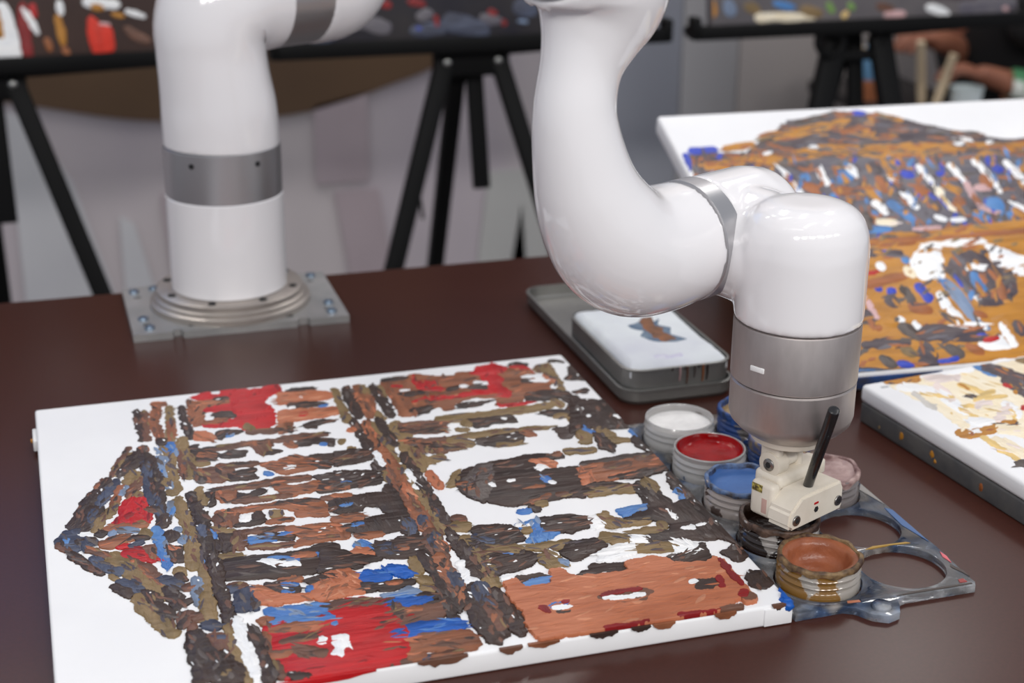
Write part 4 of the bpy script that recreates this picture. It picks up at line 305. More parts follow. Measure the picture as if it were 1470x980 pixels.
  '2767 -4041,2783 -4146,2810 -4153,2836 -4111,2849 -3986,2838 -3875,2806 -3871;m2784 -3726,2781 -3805,2793 -3869,2809 -3870,2822 -3845,2825 -3768,2811 -3703,2797 -3701;t1961 -3647,2102 -3649,2150 -3781,2153 -3897,2215 -3953,2194 -4004,2044 -4015,1819 -4041,1877 -3739;d1876 -3749,1933 -3769,1993 -3768,2005 -3747,2002 -3723,1945 -3698,1886 -3693,1874 -3720;w1971 -3837,1993 -3845,2017 -3837,2025 -3820,2022 -3802,2001 -3790,1977 -3795,1969 -3815;d2144 -3894,2306 -3923,2508 -3944,2508 -3983,2411 -4030,2208 -4026,2129 -4003;s2303 -3984,2363 -3987,2425 -3978,2434 -3959,2432 -3940,2371 -3934,2310 -3938,2301 -3961;v2158 -3783,2219 -3723,2326 -3755,2375 -3867,2288 -3918,2156 -3879;v2330 -3736,2419 -3683,2499 -3747,2526 -3872,2459 -3911,2415 -3859,2375 -3789;l2239 -4091,2377 -4095,2457 -4034,2529 -4158,2378 -4169,2253 -4151;d2478 -4215,2560 -4242,2649 -4238,2662 -4215,2660 -4190,2577 -4163,2488 -4168,2476 -4190;v2216 -4231,2305 -4166,2542 -4218,2576 -4265,2520 -4303,2402 -4295,2275 -4294;m2189 -4349,2490 -4312,2645 -4285,2652 -4360,2569 -4531,2343 -4534,2111 -4535,2157 -4410;s2219 -4386,2335 -4394,2455 -4384,2467 -4357,2464 -4331,2347 -4322,2227 -4331,2216 -4359;r2174 -4457,2223 -4462,2272 -4463,2326 -4464,2382 -4455,2388 -4441,2386 -4428,2333 -4422,2278 -4426,2229 -4424,2179 -4426,2173 -4442;s2093 -4731,2210 -4716,2485 -4679,2705 -4727,2736 -4872,2676 -4953,2570 -4955,2428 -4896,2262 -4863,2119 -4805;v2215 -4582,2343 -4534,2565 -4548,2681 -4556,2703 -4641,2681 -4686,2481 -4695,2216 -4693;m2109 -4985,2243 -4939,2416 -4942,2570 -4955,2586 -4985,2521 -4985,2385 -4985,2166 -4985;n2336 -4985,2356 -4985,2376 -4981,2383 -4958,2376 -4943,2356 -4944,2336 -4959,2329 -4985;m1234 -3730,1287 -3740,1344 -3711,1357 -3676,1348 -3641,1295 -3617,1239 -3633,1225 -3682;n1221 -3746,1248 -3747,1276 -3738,1284 -3712,1279 -3687,1252 -3681,1224 -3684,1215 -3716;n1258 -3782,1384 -3725,1389 -3985,1382 -4037,1233 -4029;d1478 -3706,1576 -3725,1721 -3787,1693 -3891,1552 -3868,1509 -3800;t1367 -3777,1433 -3702,1491 -3795,1549 -3886,1759 -3929,1764 -4005,1472 -4028,1412 -3956;s1577 -3723,1663 -3739,1750 -3738,1761 -3711,1757 -3683,1671 -3669,1583 -3672,1573 -3697;u1596 -3765,1646 -3793,1699 -3805,1706 -3792,1705 -3777,1655 -3749,1602 -3736,1595 -3749;u1578 -3878,1615 -3896,1656 -3896,1663 -3883,1661 -3866,1624 -3844,1584 -3839,1576 -3857;d1778 -3727,1971 -3697,1993 -3771,1833 -3782,1795 -3789;t1809 -3813,1937 -3774,2066 -3812,2021 -4025,1809 -4054,1770 -3970;u1762 -3846,1756 -3876,1760 -3902,1774 -3913,1789 -3892,1795 -3862,1790 -3836,1776 -3824;r1379 -4282,1475 -4224,1804 -4126,1949 -4078,2220 -4139,2252 -4276,2279 -4391,2291 -4569,2269 -4765,2251 -4907,2146 -4985,2015 -4985,1797 -4985,1562 -4985,1420 -4960,1405 -4753,1439 -4650,1395 -4605,1394 -4405;s1350 -4187,1442 -4161,1481 -4190,1417 -4310,1381 -4265;m1806 -4178,1889 -4200,1974 -4192,2100 -4211,2231 -4213,2248 -4183,2244 -4149,2119 -4112,1989 -4091,1902 -4086,1813 -4112,1799 -4145;m2254 -4149,2314 -4167,2359 -4361,2331 -4477,2284 -4410;u1413 -4064,1802 -4089,1798 -4160,1881 -4326,1848 -4403,1819 -4325,1603 -4296,1448 -4285,1481 -4190;s1408 -4379,1497 -4397,1585 -4418,1698 -4418,1812 -4415,1828 -4378,1823 -4339,1711 -4321,1599 -4306,1507 -4308,1416 -4307,1402 -4342;m1466 -4561,1584 -4556,1704 -4536,1717 -4497,1709 -4460,1589 -4469,1470 -4494,1457 -4529;m1509 -4589,1604 -4585,1736 -4706,1705 -4777,1552 -4732;s1365 -4703,1432 -4707,1500 -4705,1514 -4670,1507 -4634,1440 -4624,1373 -4621,1359 -4661;m1354 -4776,1362 -4867,1378 -4951,1401 -4959,1419 -4926,1415 -4834,1403 -4745,1376 -4740;s1362 -4369,1351 -4488,1358 -4601,1371 -4612,1385 -4595,1395 -4478,1386 -4363,1374 -4351;w1805 -4527,1896 -4554,1881 -4667,1812 -4793,1759 -4761,1799 -4692;w1717 -4535,1746 -4518,1751 -4628,1694 -4611;d1438 -4944,1498 -4979,1562 -4985,1573 -4976,1571 -4953,1512 -4915,1448 -4897,1437 -4918;s2231 -4970,2280 -4985,2335 -4964,2351 -4934,2345 -4903,2296 -4883,2241 -4900,2226 -4935;m935 -4029,1017 -4000,1019 -4054,939 -4074;o1026 -3746,1008 -3'
  '912,1022 -4068,1052 -4096,1083 -4059,1103 -3897,1090 -3736,1058 -3707;d1138 -3224,1125 -3373,1138 -3504,1137 -3652,1135 -3803,1140 -3905,1142 -3998,1127 -4077,1138 -4164,1158 -4195,1184 -4168,1209 -4084,1209 -3990,1207 -3883,1209 -3784,1210 -3636,1213 -3480,1216 -3334,1192 -3200,1164 -3178;o1135 -4200,1125 -4335,1119 -4474,1135 -4591,1149 -4697,1152 -4816,1169 -4929,1189 -4940,1206 -4914,1209 -4792,1198 -4671,1184 -4560,1171 -4456,1177 -4332,1178 -4197,1157 -4178;d873 -4235,968 -4194,991 -4286,1015 -4427,1044 -4533,1117 -4490,1151 -4662,1186 -4767,1163 -4922,866 -4834,866 -4625,850 -4443;m1007 -4291,1085 -4280,1126 -4360,1103 -4469,1045 -4525;n994 -4191,1041 -4223,1094 -4212,1108 -4185,1102 -4151,1056 -4110,1003 -4113,988 -4149;n1033 -4354,1073 -4372,1115 -4374,1123 -4359,1120 -4341,1080 -4319,1038 -4312,1030 -4331;o1044 -4815,1067 -4804,1089 -4782,1091 -4765,1085 -4755,1061 -4766,1039 -4787,1037 -4805;d1253 -4311,1257 -4444,1267 -4568,1275 -4712,1287 -4850,1273 -4911,1291 -4972,1319 -4985,1348 -4965,1371 -4898,1361 -4827,1361 -4678,1356 -4527,1345 -4396,1329 -4269,1288 -4257;w1192 -4138,1185 -4253,1181 -4369,1191 -4522,1199 -4668,1200 -4786,1217 -4899,1242 -4919,1266 -4884,1277 -4763,1274 -4641,1266 -4491,1261 -4340,1254 -4233,1245 -4122,1218 -4099;d2823 -4223,2779 -4438,2763 -4632,2763 -4782,2802 -4909,2871 -4939,2945 -4838,2995 -4664,3006 -4506,3002 -4320,2970 -4144,2899 -4109;n2879 -4193,2861 -4332,2882 -4446,2925 -4469,2971 -4400,3003 -4256,2994 -4131,2938 -4114;m2924 -4385,2893 -4598,2902 -4787,2934 -4801,2970 -4756,3002 -4547,2996 -4351,2962 -4336;d2991 -4294,2987 -4474,2992 -4644,2994 -4773,3014 -4886,3046 -4890,3076 -4842,3085 -4708,3076 -4584,3069 -4415,3053 -4248,3021 -4242;T3125 -4184,3226 -4162,3238 -4285,3435 -4309,3499 -4122,3573 -4109,3604 -4222,3640 -4267,4070 -4290,4050 -4161,4275 -4137,4375 -4203,4396 -4281,4628 -4331,4712 -4266,4755 -4333,4749 -4696,4760 -4899,4671 -4938,4665 -4838,4550 -4935,4435 -4985,4229 -4985,3965 -4983,3812 -4985,3564 -4985,3451 -4985,3357 -4972,3211 -4973,3192 -4985,3128 -4979,3105 -4852,3133 -4612,3107 -4379;D3231 -4147,3388 -4141,3467 -4216,3378 -4224,3248 -4254;U3248 -4254,3383 -4209,3467 -4216,3425 -4289,3254 -4289;U3304 -4599,3380 -4573,3476 -4585,3441 -4639,3324 -4637;W3335 -4656,3398 -4671,3465 -4668,3474 -4654,3473 -4640,3411 -4624,3344 -4626,3335 -4641;D3345 -4699,3387 -4711,3432 -4713,3443 -4696,3443 -4678,3401 -4667,3356 -4665,3345 -4682;Q3258 -4585,3304 -4599,3305 -4694,3265 -4667;Q3418 -4584,3445 -4593,3474 -4592,3482 -4580,3482 -4567,3456 -4556,3427 -4555,3419 -4569;M3697 -4585,4011 -4529,4102 -4606,3993 -4705,3782 -4676;Q3715 -4585,3787 -4578,3859 -4569,3937 -4566,4015 -4567,4022 -4555,4022 -4543,3945 -4541,3868 -4535,3794 -4549,3720 -4565,3714 -4576;W3715 -4631,3785 -4648,3859 -4657,3934 -4664,4014 -4656,4024 -4641,4023 -4626,3950 -4612,3873 -4614,3800 -4602,3725 -4599,3715 -4614;D4441 -4572,4595 -4566,4603 -4687,4503 -4691,4403 -4678;Q4610 -4565,4593 -4632,4590 -4692,4601 -4698,4615 -4681,4635 -4613,4641 -4550,4628 -4546;W4390 -4592,4414 -4598,4443 -4591,4454 -4574,4455 -4557,4430 -4550,4401 -4558,4390 -4575;Q4728 -4337,4723 -4440,4728 -4533,4726 -4629,4732 -4719,4743 -4718,4753 -4703,4757 -4605,4753 -4512,4757 -4412,4750 -4319,4739 -4320;Q4669 -4841,4667 -4867,4680 -4875,4707 -4862,4727 -4824,4732 -4796,4719 -4787,4691 -4802;Q3593 -4985,3680 -4985,3769 -4985,3838 -4985,3908 -4985,3919 -4985,3919 -4967,3851 -4968,3782 -4975,3693 -4970,3603 -4969,3592 -4985;Q4134 -4984,4211 -4985,4291 -4985,4367 -4985,4444 -4985,4456 -4985,4457 -4983,4382 -4978,4308 -4972,4229 -4957,4148 -4948,4136 -4966;M4507 -4954,4627 -4957,4616 -4985,4522 -4985,4467 -4985;M4663 -4895,4698 -4921,4745 -4926,4768 -4903,4774 -4872,4743 -4837,4700 -4824,4673 -4855;V4988 -4802,4988 -4835,4988 -4950,4985 -4985,4951 -4985')
BACK = ('e150 1000,1500 900,3500 950,5050 900,5050 2350,2500 2450,200 2400;y250 2450,2000 2480,5050 2380,5050 4800,3000 4830,300 4800,260 3600;e813 899,1548 276,2263 121,2709 219,3192 515,3744 842,4259 973,4758 1076,4640 1305,2723 1192,1313 1103;c100 879,468 916,805 924,1258 1097,4692 1204,3946 2647,2040 2802,1203 2885,307 2433,30 1989;y150 1237,593 1242,1048 1239,1366 1149,1669 1083,2050 1128,2448 1154,3014 1203,3599 1221,4089 1262,4620 1229,4690 1148,4702 1064,4221 984,3708 980,3128 935,2540 923,2151 871,1749 839,1423 917,1121 970,661 1002,200 1043,147 1141;e88 1065,402 1133,749 1096,797 1024,795 949,477 880,129 919,83 991;k146 867,293 893,453 877,488 824,485 769,338 738,180 749,144 807;k54 883,30 1058,30 1228,30 1252,43 1219,88 1046,119 873,93 848;y548 852,734 852,933 806,964 754,960 705,774 700,577 740,545 798;g924 983,1077 894,1232 749,1259 658,1233 607,1077 695,923 836,898 929;y1058 705,1242 683,1436 616,1690 560,1949 496,1990 421,1987 355,1730 405,1474 463,1285 493,1089 567,1052 641;y1423 652,1677 598,1942 523,2110 445,2279 345,2309 281,2298 237,2135 298,1974 381,1714 446,1451 531,1418 597;g1406 445,1582 409,1761 371,1972 284,2183 197,2212 136,2207 88,1999 157,1794 224,1610 290,1426 356,1400 405;k2346 218,2429 239,2520 238,2551 193,2557 145,2473 127,2380 132,2350 174;y2571 258,2462 389,2346 571,2349 706,2376 773,2413 762,2443 706,2446 609,2425 579,2511 479,2607 325,2609 264;y2661 250,2782 357,2913 446,2944 414,2957 369,2833 267,2699 182,2671 209;e1836 770,2050 822,2260 891,2557 894,2868 856,2919 787,2923 717,2641 674,2347 673,2124 647,1904 603,1848 682;x2067 652,2266 599,2474 520,2501 470,2497 431,2297 477,2092 547,2064 605;g3128 648,3280 775,3458 860,3583 867,3717 838,3757 787,3761 735,3650 710,3531 720,3374 610,3188 540,3144 586;e3339 784,3517 891,3710 968,3751 930,3764 876,3594 756,3407 664,3359 717;w3322 973,3425 1009,3550 1000,3600 936,3611 867,3505 835,3378 849,3330 909;w3722 1017,3762 1029,3807 1030,3841 986,3849 940,3807 932,3761 935,3729 975;w984 996,1045 988,1111 956,1128 925,1122 902,1061 908,995 939,978 971;w1551 928,1609 933,1676 903,1696 868,1694 837,1636 831,1569 861,1549 897;w1055 1303,1069 1496,1079 1688,1094 1771,1116 1846,1139 1842,1158 1808,1158 1713,1151 1624,1127 1445,1104 1260,1078 1266;w1484 1347,1464 1529,1470 1692,1499 1697,1531 1652,1553 1471,1548 1305,1517 1300;w1851 1319,1855 1464,1877 1592,1909 1588,1937 1540,1939 1392,1924 1256,1886 1266;y2279 1230,2276 1395,2297 1537,2331 1530,2361 1483,2364 1319,2342 1176,2309 1182;w2245 1586,2248 1742,2257 1890,2273 2086,2303 2265,2336 2261,2366 2213,2363 2009,2346 1815,2336 1668,2319 1524,2281 1532;w2668 1419,2672 1630,2695 1822,2724 1815,2750 1775,2746 1567,2723 1371,2694 1378;f2698 1816,2680 2039,2668 2260,2700 2329,2747 2361,2776 2343,2791 2305,2772 2235,2736 2203,2744 1995,2747 1782,2723 1781;w3039 1418,3047 1624,3064 1819,3102 1809,3138 1758,3134 1551,3121 1348,3079 1361;p3066 1811,3026 2063,3014 2307,3119 2405,3231 2473,3268 2440,3285 2392,3191 2296,3090 2230,3127 2000,3136 1766,3103 1767;w3384 1375,3398 1595,3415 1807,3401 1922,3397 2037,3424 2041,3456 2001,3480 1873,3495 1744,3480 1524,3463 1305,3422 1320;w3739 1438,3746 1600,3754 1755,3749 1974,3765 2176,3793 2175,3821 2135,3853 1897,3862 1668,3842 1514,3820 1365,3778 1383;w4117 1519,4099 1753,4095 1972,4131 1965,4170 1918,4187 1688,4191 1464,4155 1470;y881 1400,904 1517,946 1609,978 1711,1020 1801,1053 1786,1074 1738,1049 1628,1013 1529,987 1417,940 1329,905 1348;x1193 1704,1250 1801,1332 1859,1381 1820,1403 1747,1349 1646,1269 1583,1217 1627;e1183 1298,1273 1356,1378 1380,1424 1321,1435 1250,1339 1203,1229 1191,1189 1238;i1234 1528,1258 1571,1294 1591,1342 1543,1362 1471,1335 1435,1294 1422,1250 1463;i1658 1509,1693 1614,1772 1649,1833 1601,1860 1513,1822 1412,1739 1381,1682 1426;x1540 1847,1628 1903,1745 1898,1787 1852,1794 1793,1714 1718,1605 1706,1555 1770;e2113 1335,2117 1450,2142 1544,2196 1524,2242 1447,2235 1336,2206 1244,2155 1261;x2086 1617,2068 1775,2077 1913,2119 1910,2162 1852,2177 1697,2'
  '165 1560,2126 1560;y1897 1691,1902 1900,1934 2083,1966 2077,1994 2032,1986 1827,1951 1642,1922 1647;w1868 2092,1886 2215,1913 2328,1955 2313,1991 2255,1977 2130,1953 2012,1907 2030;i2031 2112,2073 2324,2153 2491,2193 2478,2220 2421,2186 2204,2110 2026,2064 2047;k2410 1576,2459 1625,2526 1640,2574 1592,2588 1526,2538 1478,2469 1466,2423 1512;k2831 1610,2853 1642,2897 1625,2933 1583,2942 1534,2922 1501,2877 1516,2841 1560;x2434 1923,2479 1977,2554 1977,2595 1939,2605 1884,2565 1823,2493 1816,2448 1862;e2231 1805,2239 1883,2258 1949,2313 1930,2359 1854,2356 1772,2340 1701,2281 1725;y2821 1864,2871 1944,2925 2017,2970 1984,2997 1923,2950 1840,2898 1762,2851 1799;x2804 2155,2819 2230,2878 2248,2921 2222,2944 2164,2936 2079,2884 2051,2834 2088;p3143 1944,3227 1978,3326 1984,3365 1941,3374 1891,3291 1854,3193 1844,3152 1890;x3321 1696,3321 1821,3331 1937,3361 1934,3390 1892,3401 1760,3400 1635,3361 1645;e2943 2145,2924 2253,2941 2334,2977 2334,3014 2282,3033 2173,3017 2090,2980 2091;k3536 1594,3578 1627,3643 1618,3685 1576,3696 1522,3661 1477,3601 1475,3554 1529;i3147 2271,3183 2360,3279 2360,3341 2314,3366 2234,3344 2126,3259 2107,3184 2172;y3372 2400,3396 2505,3467 2552,3515 2521,3544 2459,3519 2355,3446 2308,3399 2339;w3445 2306,3476 2386,3523 2447,3556 2430,3576 2386,3554 2298,3515 2227,3474 2253;w2438 2428,2479 2489,2530 2534,2565 2505,2583 2458,2540 2401,2487 2358,2454 2384;w2596 2536,2675 2546,2766 2527,2790 2497,2791 2467,2712 2453,2623 2468,2598 2502;f1763 2481,1853 2526,1965 2522,1999 2483,2003 2438,1914 2389,1804 2390,1768 2432;p2095 2678,2256 2686,2429 2664,2460 2621,2462 2580,2302 2566,2130 2583,2098 2631;i1601 2621,1727 2647,1871 2626,1903 2584,1903 2541,1778 2512,1635 2531,1602 2576;y1681 2760,1997 2780,2321 2788,2752 2745,3180 2721,3521 2710,3876 2675,3907 2641,3908 2607,3574 2590,3231 2597,2794 2638,2370 2660,2042 2664,1710 2679,1682 2720;x1544 2832,2046 2854,2559 2863,3180 2835,3819 2788,3848 2750,3852 2713,3222 2734,2597 2771,2085 2756,1573 2755,1547 2793;y1723 1468,1713 1567,1712 1660,1732 1666,1756 1634,1774 1532,1783 1433,1755 1431;g1670 2280,1621 2442,1606 2591,1637 2610,1682 2568,1737 2406,1758 2252,1721 2235;e2534 2148,2511 2247,2512 2333,2551 2343,2598 2287,2625 2186,2627 2098,2585 2089;e3633 1940,3611 2078,3638 2178,3683 2174,3729 2109,3761 1965,3742 1857,3688 1868;y466 2780,1512 2781,2056 2841,2918 2848,3303 2861,4008 2879,3130 4547,2364 4777,1801 4877,962 4961,30 5001,150 3933;x1468 2895,1744 2912,2032 2901,2056 2869,2056 2837,1778 2821,1490 2833,1467 2864;w2028 2998,2192 2991,2359 2974,2567 2987,2794 2961,2824 2925,2825 2889,2620 2859,2399 2868,2228 2887,2057 2914,2028 2958;w1848 3164,2030 2984,2256 3038,2176 3257,2121 3502,1998 3543,1834 3524,1813 3328;w2813 2955,2929 3056,3126 3222,3317 3330,3197 3571,2831 3556,2761 3409,2736 3236;e2153 3311,2345 3077,2574 3045,2693 3174,2723 3376,2832 3445,2814 3665,2759 3849,2543 4011,2292 4033,2209 3918,2194 3648;y2160 3375,2226 3271,2277 3183,2432 3120,2591 3054,2620 3100,2669 3137,2690 3122,2701 3094,2669 3035,2617 2984,2445 3055,2273 3127,2194 3251,2132 3357,2138 3379;c2180 3481,2188 3610,2192 3743,2214 3820,2235 3896,2267 3887,2294 3847,2288 3758,2282 3670,2259 3555,2241 3433,2209 3440;i2381 3477,2354 3582,2342 3683,2354 3751,2362 3815,2411 3806,2458 3747,2460 3675,2466 3606,2472 3517,2463 3431,2425 3425;w2374 3434,2442 3402,2496 3370,2512 3415,2557 3444,2588 3427,2603 3387,2585 3325,2538 3279,2454 3315,2385 3352,2363 3401;w2243 3867,2235 3911,2245 3943,2273 3943,2302 3908,2316 3861,2309 3825,2277 3828;x2589 3439,2590 3557,2600 3667,2608 3746,2616 3825,2641 3821,2664 3791,2663 3706,2662 3620,2655 3507,2639 3401,2613 3407;e2744 3473,2747 3591,2793 3669,2831 3657,2861 3608,2862 3487,2819 3405,2777 3420;w1862 3780,1846 3940,1865 4077,1874 4217,1911 4331,1951 4325,1986 4274,1990 4128,1965 4004,1977 3852,1954 3718,1907 3723;l2008 3599,2130 3558,2176 3914,2157 4251,2185 4407,2058 4392,2043 4056;i1979 3591,2028 3596,2084 3587,2099 3567,2099 3547,2050 3540,1995 3547,197'
  '9 3569;w1785 4370,1947 4416,2136 4404,2182 4356,2183 4303,2024 4247,1837 4252,1789 4309;y1749 4064,1765 4161,1805 4241,1853 4282,1911 4293,1953 4260,1967 4208,1935 4156,1893 4135,1872 4053,1824 3987,1779 4006;k1705 3628,1700 3727,1705 3826,1711 3889,1747 3910,1795 3888,1828 3826,1833 3763,1807 3744,1807 3655,1798 3564,1751 3569;k1249 3615,1275 3655,1311 3680,1350 3656,1368 3604,1349 3555,1319 3522,1274 3555;k1398 3705,1417 3721,1448 3707,1477 3672,1479 3633,1462 3613,1432 3624,1402 3663;e1308 3818,1317 3911,1379 3945,1428 3926,1456 3862,1459 3757,1406 3711,1347 3742;g1558 3654,1531 3859,1522 4049,1566 4053,1614 4002,1636 3803,1640 3610,1601 3604;e1444 3037,1606 3087,1783 3106,1830 3049,1838 2984,1673 2936,1494 2920,1449 2975;k1598 3006,1633 3026,1681 3018,1703 2990,1705 2960,1668 2942,1619 2953,1599 2979;i1751 3133,1743 3207,1775 3245,1813 3236,1842 3186,1853 3109,1824 3067,1783 3079;w1469 3203,1458 3261,1461 3312,1497 3317,1537 3272,1550 3213,1550 3160,1512 3157;r1296 3381,1370 3367,1449 3340,1466 3312,1461 3290,1387 3300,1309 3324,1291 3355;x1196 3599,1284 3593,1378 3578,1552 3534,1735 3452,1769 3397,1759 3355,1591 3370,1416 3422,1326 3441,1231 3467,1192 3537;f1703 3330,1715 3428,1756 3498,1796 3482,1825 3430,1817 3328,1780 3254,1736 3273;x1486 4007,1575 4066,1691 4077,1742 4026,1754 3959,1667 3893,1554 3876,1499 3934;p1110 3700,1091 3900,1086 4089,1113 4092,1142 4059,1159 3863,1162 3671,1137 3667;e994 3962,985 4095,996 4214,1034 4218,1072 4170,1086 4035,1080 3911,1037 3910;x1051 4207,1034 4247,1037 4281,1063 4295,1097 4262,1114 4222,1111 4188,1085 4174;y1143 4177,1188 4222,1252 4235,1310 4184,1327 4108,1285 4057,1224 4039,1163 4096;w1310 4129,1315 4167,1337 4184,1369 4167,1388 4127,1384 4090,1361 4072,1330 4089;w1447 4186,1447 4278,1456 4363,1481 4361,1504 4331,1507 4238,1499 4151,1473 4154;g1260 4275,1292 4386,1378 4431,1425 4407,1448 4346,1422 4227,1342 4173,1288 4206;e1402 4476,1491 4508,1585 4485,1794 4538,2022 4566,2105 4477,2123 4371,1916 4295,1690 4245,1574 4247,1455 4304,1391 4395;k2013 4489,2054 4508,2110 4496,2129 4476,2130 4453,2091 4429,2037 4437,2016 4462;e795 4509,1021 4548,1265 4546,1304 4498,1304 4448,1074 4412,829 4418,793 4462;x2124 4162,2165 4212,2233 4221,2268 4193,2278 4150,2240 4094,2176 4080,2137 4113;w1970 4581,2235 4514,2297 4695,2119 4722,1990 4682;r2033 4601,2114 4588,2198 4565,2221 4533,2217 4506,2138 4512,2055 4530,2031 4568;w2302 4320,2275 4521,2286 4696,2324 4694,2363 4652,2386 4455,2373 4277,2338 4277;y2368 4270,2367 4477,2379 4671,2399 4670,2418 4646,2424 4439,2417 4237,2392 4241;e2422 4355,2416 4461,2441 4547,2484 4547,2526 4492,2549 4374,2541 4277,2481 4287;x1800 4635,1857 4717,1935 4771,1980 4741,2001 4686,1947 4600,1870 4543,1822 4576;e1305 4640,1334 4759,1410 4829,1463 4809,1496 4742,1484 4606,1422 4520,1353 4556;g1583 4667,1624 4747,1679 4809,1745 4766,1781 4686,1734 4613,1671 4559,1612 4593;y1437 4557,1429 4658,1440 4748,1457 4750,1475 4728,1490 4624,1485 4529,1461 4531;g871 4711,899 4811,964 4869,1014 4843,1041 4780,1010 4682,942 4627,894 4650;o1138 4622,1173 4695,1233 4737,1280 4703,1303 4643,1263 4575,1199 4539,1156 4567;k1048 4817,1092 4859,1151 4876,1180 4852,1188 4814,1145 4772,1086 4753,1056 4779;k1432 4842,1541 4834,1652 4818,1675 4786,1674 4756,1565 4762,1454 4774,1431 4809;e1246 4839,1313 4885,1393 4905,1439 4860,1453 4801,1386 4755,1304 4735,1259 4780;n199 4910,388 4908,579 4897,739 4926,910 4932,937 4899,939 4863,779 4826,608 4814,413 4825,218 4844,196 4878;i580 4892,671 4903,770 4892,788 4867,787 4842,696 4831,597 4841,579 4867;e117 4231,233 4341,368 4421,497 4503,643 4547,686 4503,698 4443,574 4355,431 4306,309 4207,169 4137,128 4174;x444 3767,569 3871,708 3948,751 3911,764 3853,642 3743,505 3659,459 3702;k395 4137,480 4190,573 4228,607 4196,615 4150,532 4091,442 4047,405 4085;w499 3203,498 3375,518 3530,549 3532,578 3489,581 3318,562 3159,529 3158')
NEAR = ('f220 130,700 90,1400 70,1990 60,1990 2900,1500 2900,1150 2500,700 1800,420 1200,260 600;w222 241,331 394,447 521,403 749,411 947,456 937,510 872,587 607,615 357,486 212,347 91,272 153;y207 79,264 123,351 127,384 97,400 60,349 7,268 -5,228 34;y343 157,407 149,464 134,464 162,496 172,570 118,625 30,625 -18,591 -49,509 -31,434 -5,362 83;a576 184,715 252,894 269,955 214,984 151,843 81,662 66,603 121;w839 93,968 152,1146 149,1215 90,1245 21,1126 -57,960 -70,879 7;a531 351,493 518,489 656,539 644,600 573,655 395,676 240,609 265;Y324 413,378 465,436 510,492 570,566 609,588 593,601 569,556 496,492 443,432 398,368 359,341 382;Y452 818,457 926,463 1031,451 1086,453 1135,476 1127,502 1098,521 1035,527 978,515 875,503 772,476 786;Y496 795,553 828,606 858,596 944,592 1032,615 1024,640 996,663 892,679 785,605 763,536 744,509 767;Y795 381,804 464,824 535,833 582,854 618,892 596,924 552,927 494,915 447,899 372,870 308,830 334;y809 365,804 431,806 491,826 482,847 456,855 387,856 325,833 336;Y699 743,840 699,989 642,1036 587,1044 545,904 585,759 636,710 696;Y829 732,921 759,1025 771,1062 738,1079 702,985 676,880 666,844 697;g696 610,713 657,757 675,787 654,806 621,790 572,747 553,716 576;a600 885,673 889,770 858,826 803,842 751,775 737,685 757,623 823;f584 978,651 1075,759 1126,835 1068,885 988,821 886,714 832,636 894;b287 375,259 519,238 662,269 745,320 802,344 788,362 759,345 665,308 598,328 465,344 330,317 339;f283 734,238 974,225 1183,267 1171,315 1115,365 877,383 656,336 672;w350 1088,401 1180,488 1233,546 1189,585 1126,527 1040,433 995,381 1032;y83 1263,94 1323,142 1358,264 1349,380 1338,521 1334,685 1299,747 1235,769 1175,630 1172,471 1201,355 1211,245 1221,233 1174,184 1154,124 1197;w205 1277,240 1302,294 1301,330 1268,347 1231,308 1211,250 1217,218 1245;f234 1525,227 1714,294 1835,362 1803,422 1726,435 1534,369 1405,297 1443;Y241 1396,222 1547,214 1686,214 1793,219 1894,242 1884,266 1858,273 1747,276 1639,289 1495,292 1357,267 1367;f435 1343,501 1415,604 1444,672 1393,712 1323,650 1245,549 1211,477 1269;w861 892,808 1058,800 1190,849 1178,911 1112,966 946,977 809,925 822;a597 1183,744 1107,905 994,958 914,943 876,789 961,628 1080,580 1152;Y850 1005,791 1105,745 1200,755 1208,782 1187,845 1086,895 989,881 981;i1216 71,1213 159,1215 243,1222 307,1260 337,1294 317,1322 277,1328 203,1302 162,1297 84,1288 7,1251 26;e1251 147,1278 255,1305 360,1321 478,1327 601,1343 724,1350 858,1420 829,1494 744,1521 582,1559 404,1529 289,1510 165,1457 76,1404 -9,1318 49;e1234 445,1185 609,1182 739,1168 855,1192 938,1241 918,1291 858,1321 731,1313 635,1357 479,1355 352,1298 374;r1179 527,1176 575,1184 614,1215 598,1245 561,1251 510,1244 470,1211 488;r956 1047,1013 1064,1092 1053,1133 1017,1150 978,1098 954,1023 959,978 1002;g155 1934,210 1992,286 2025,338 1988,369 1936,312 1880,233 1848,183 1884;o1714 77,1713 146,1742 187,1795 153,1842 92,1840 25,1808 -13,1757 18;Y697 1519,707 1642,734 1750,763 1737,789 1705,786 1577,766 1461,730 1480;e948 1337,969 1437,1040 1487,1094 1455,1134 1398,1118 1294,1049 1240,991 1276')
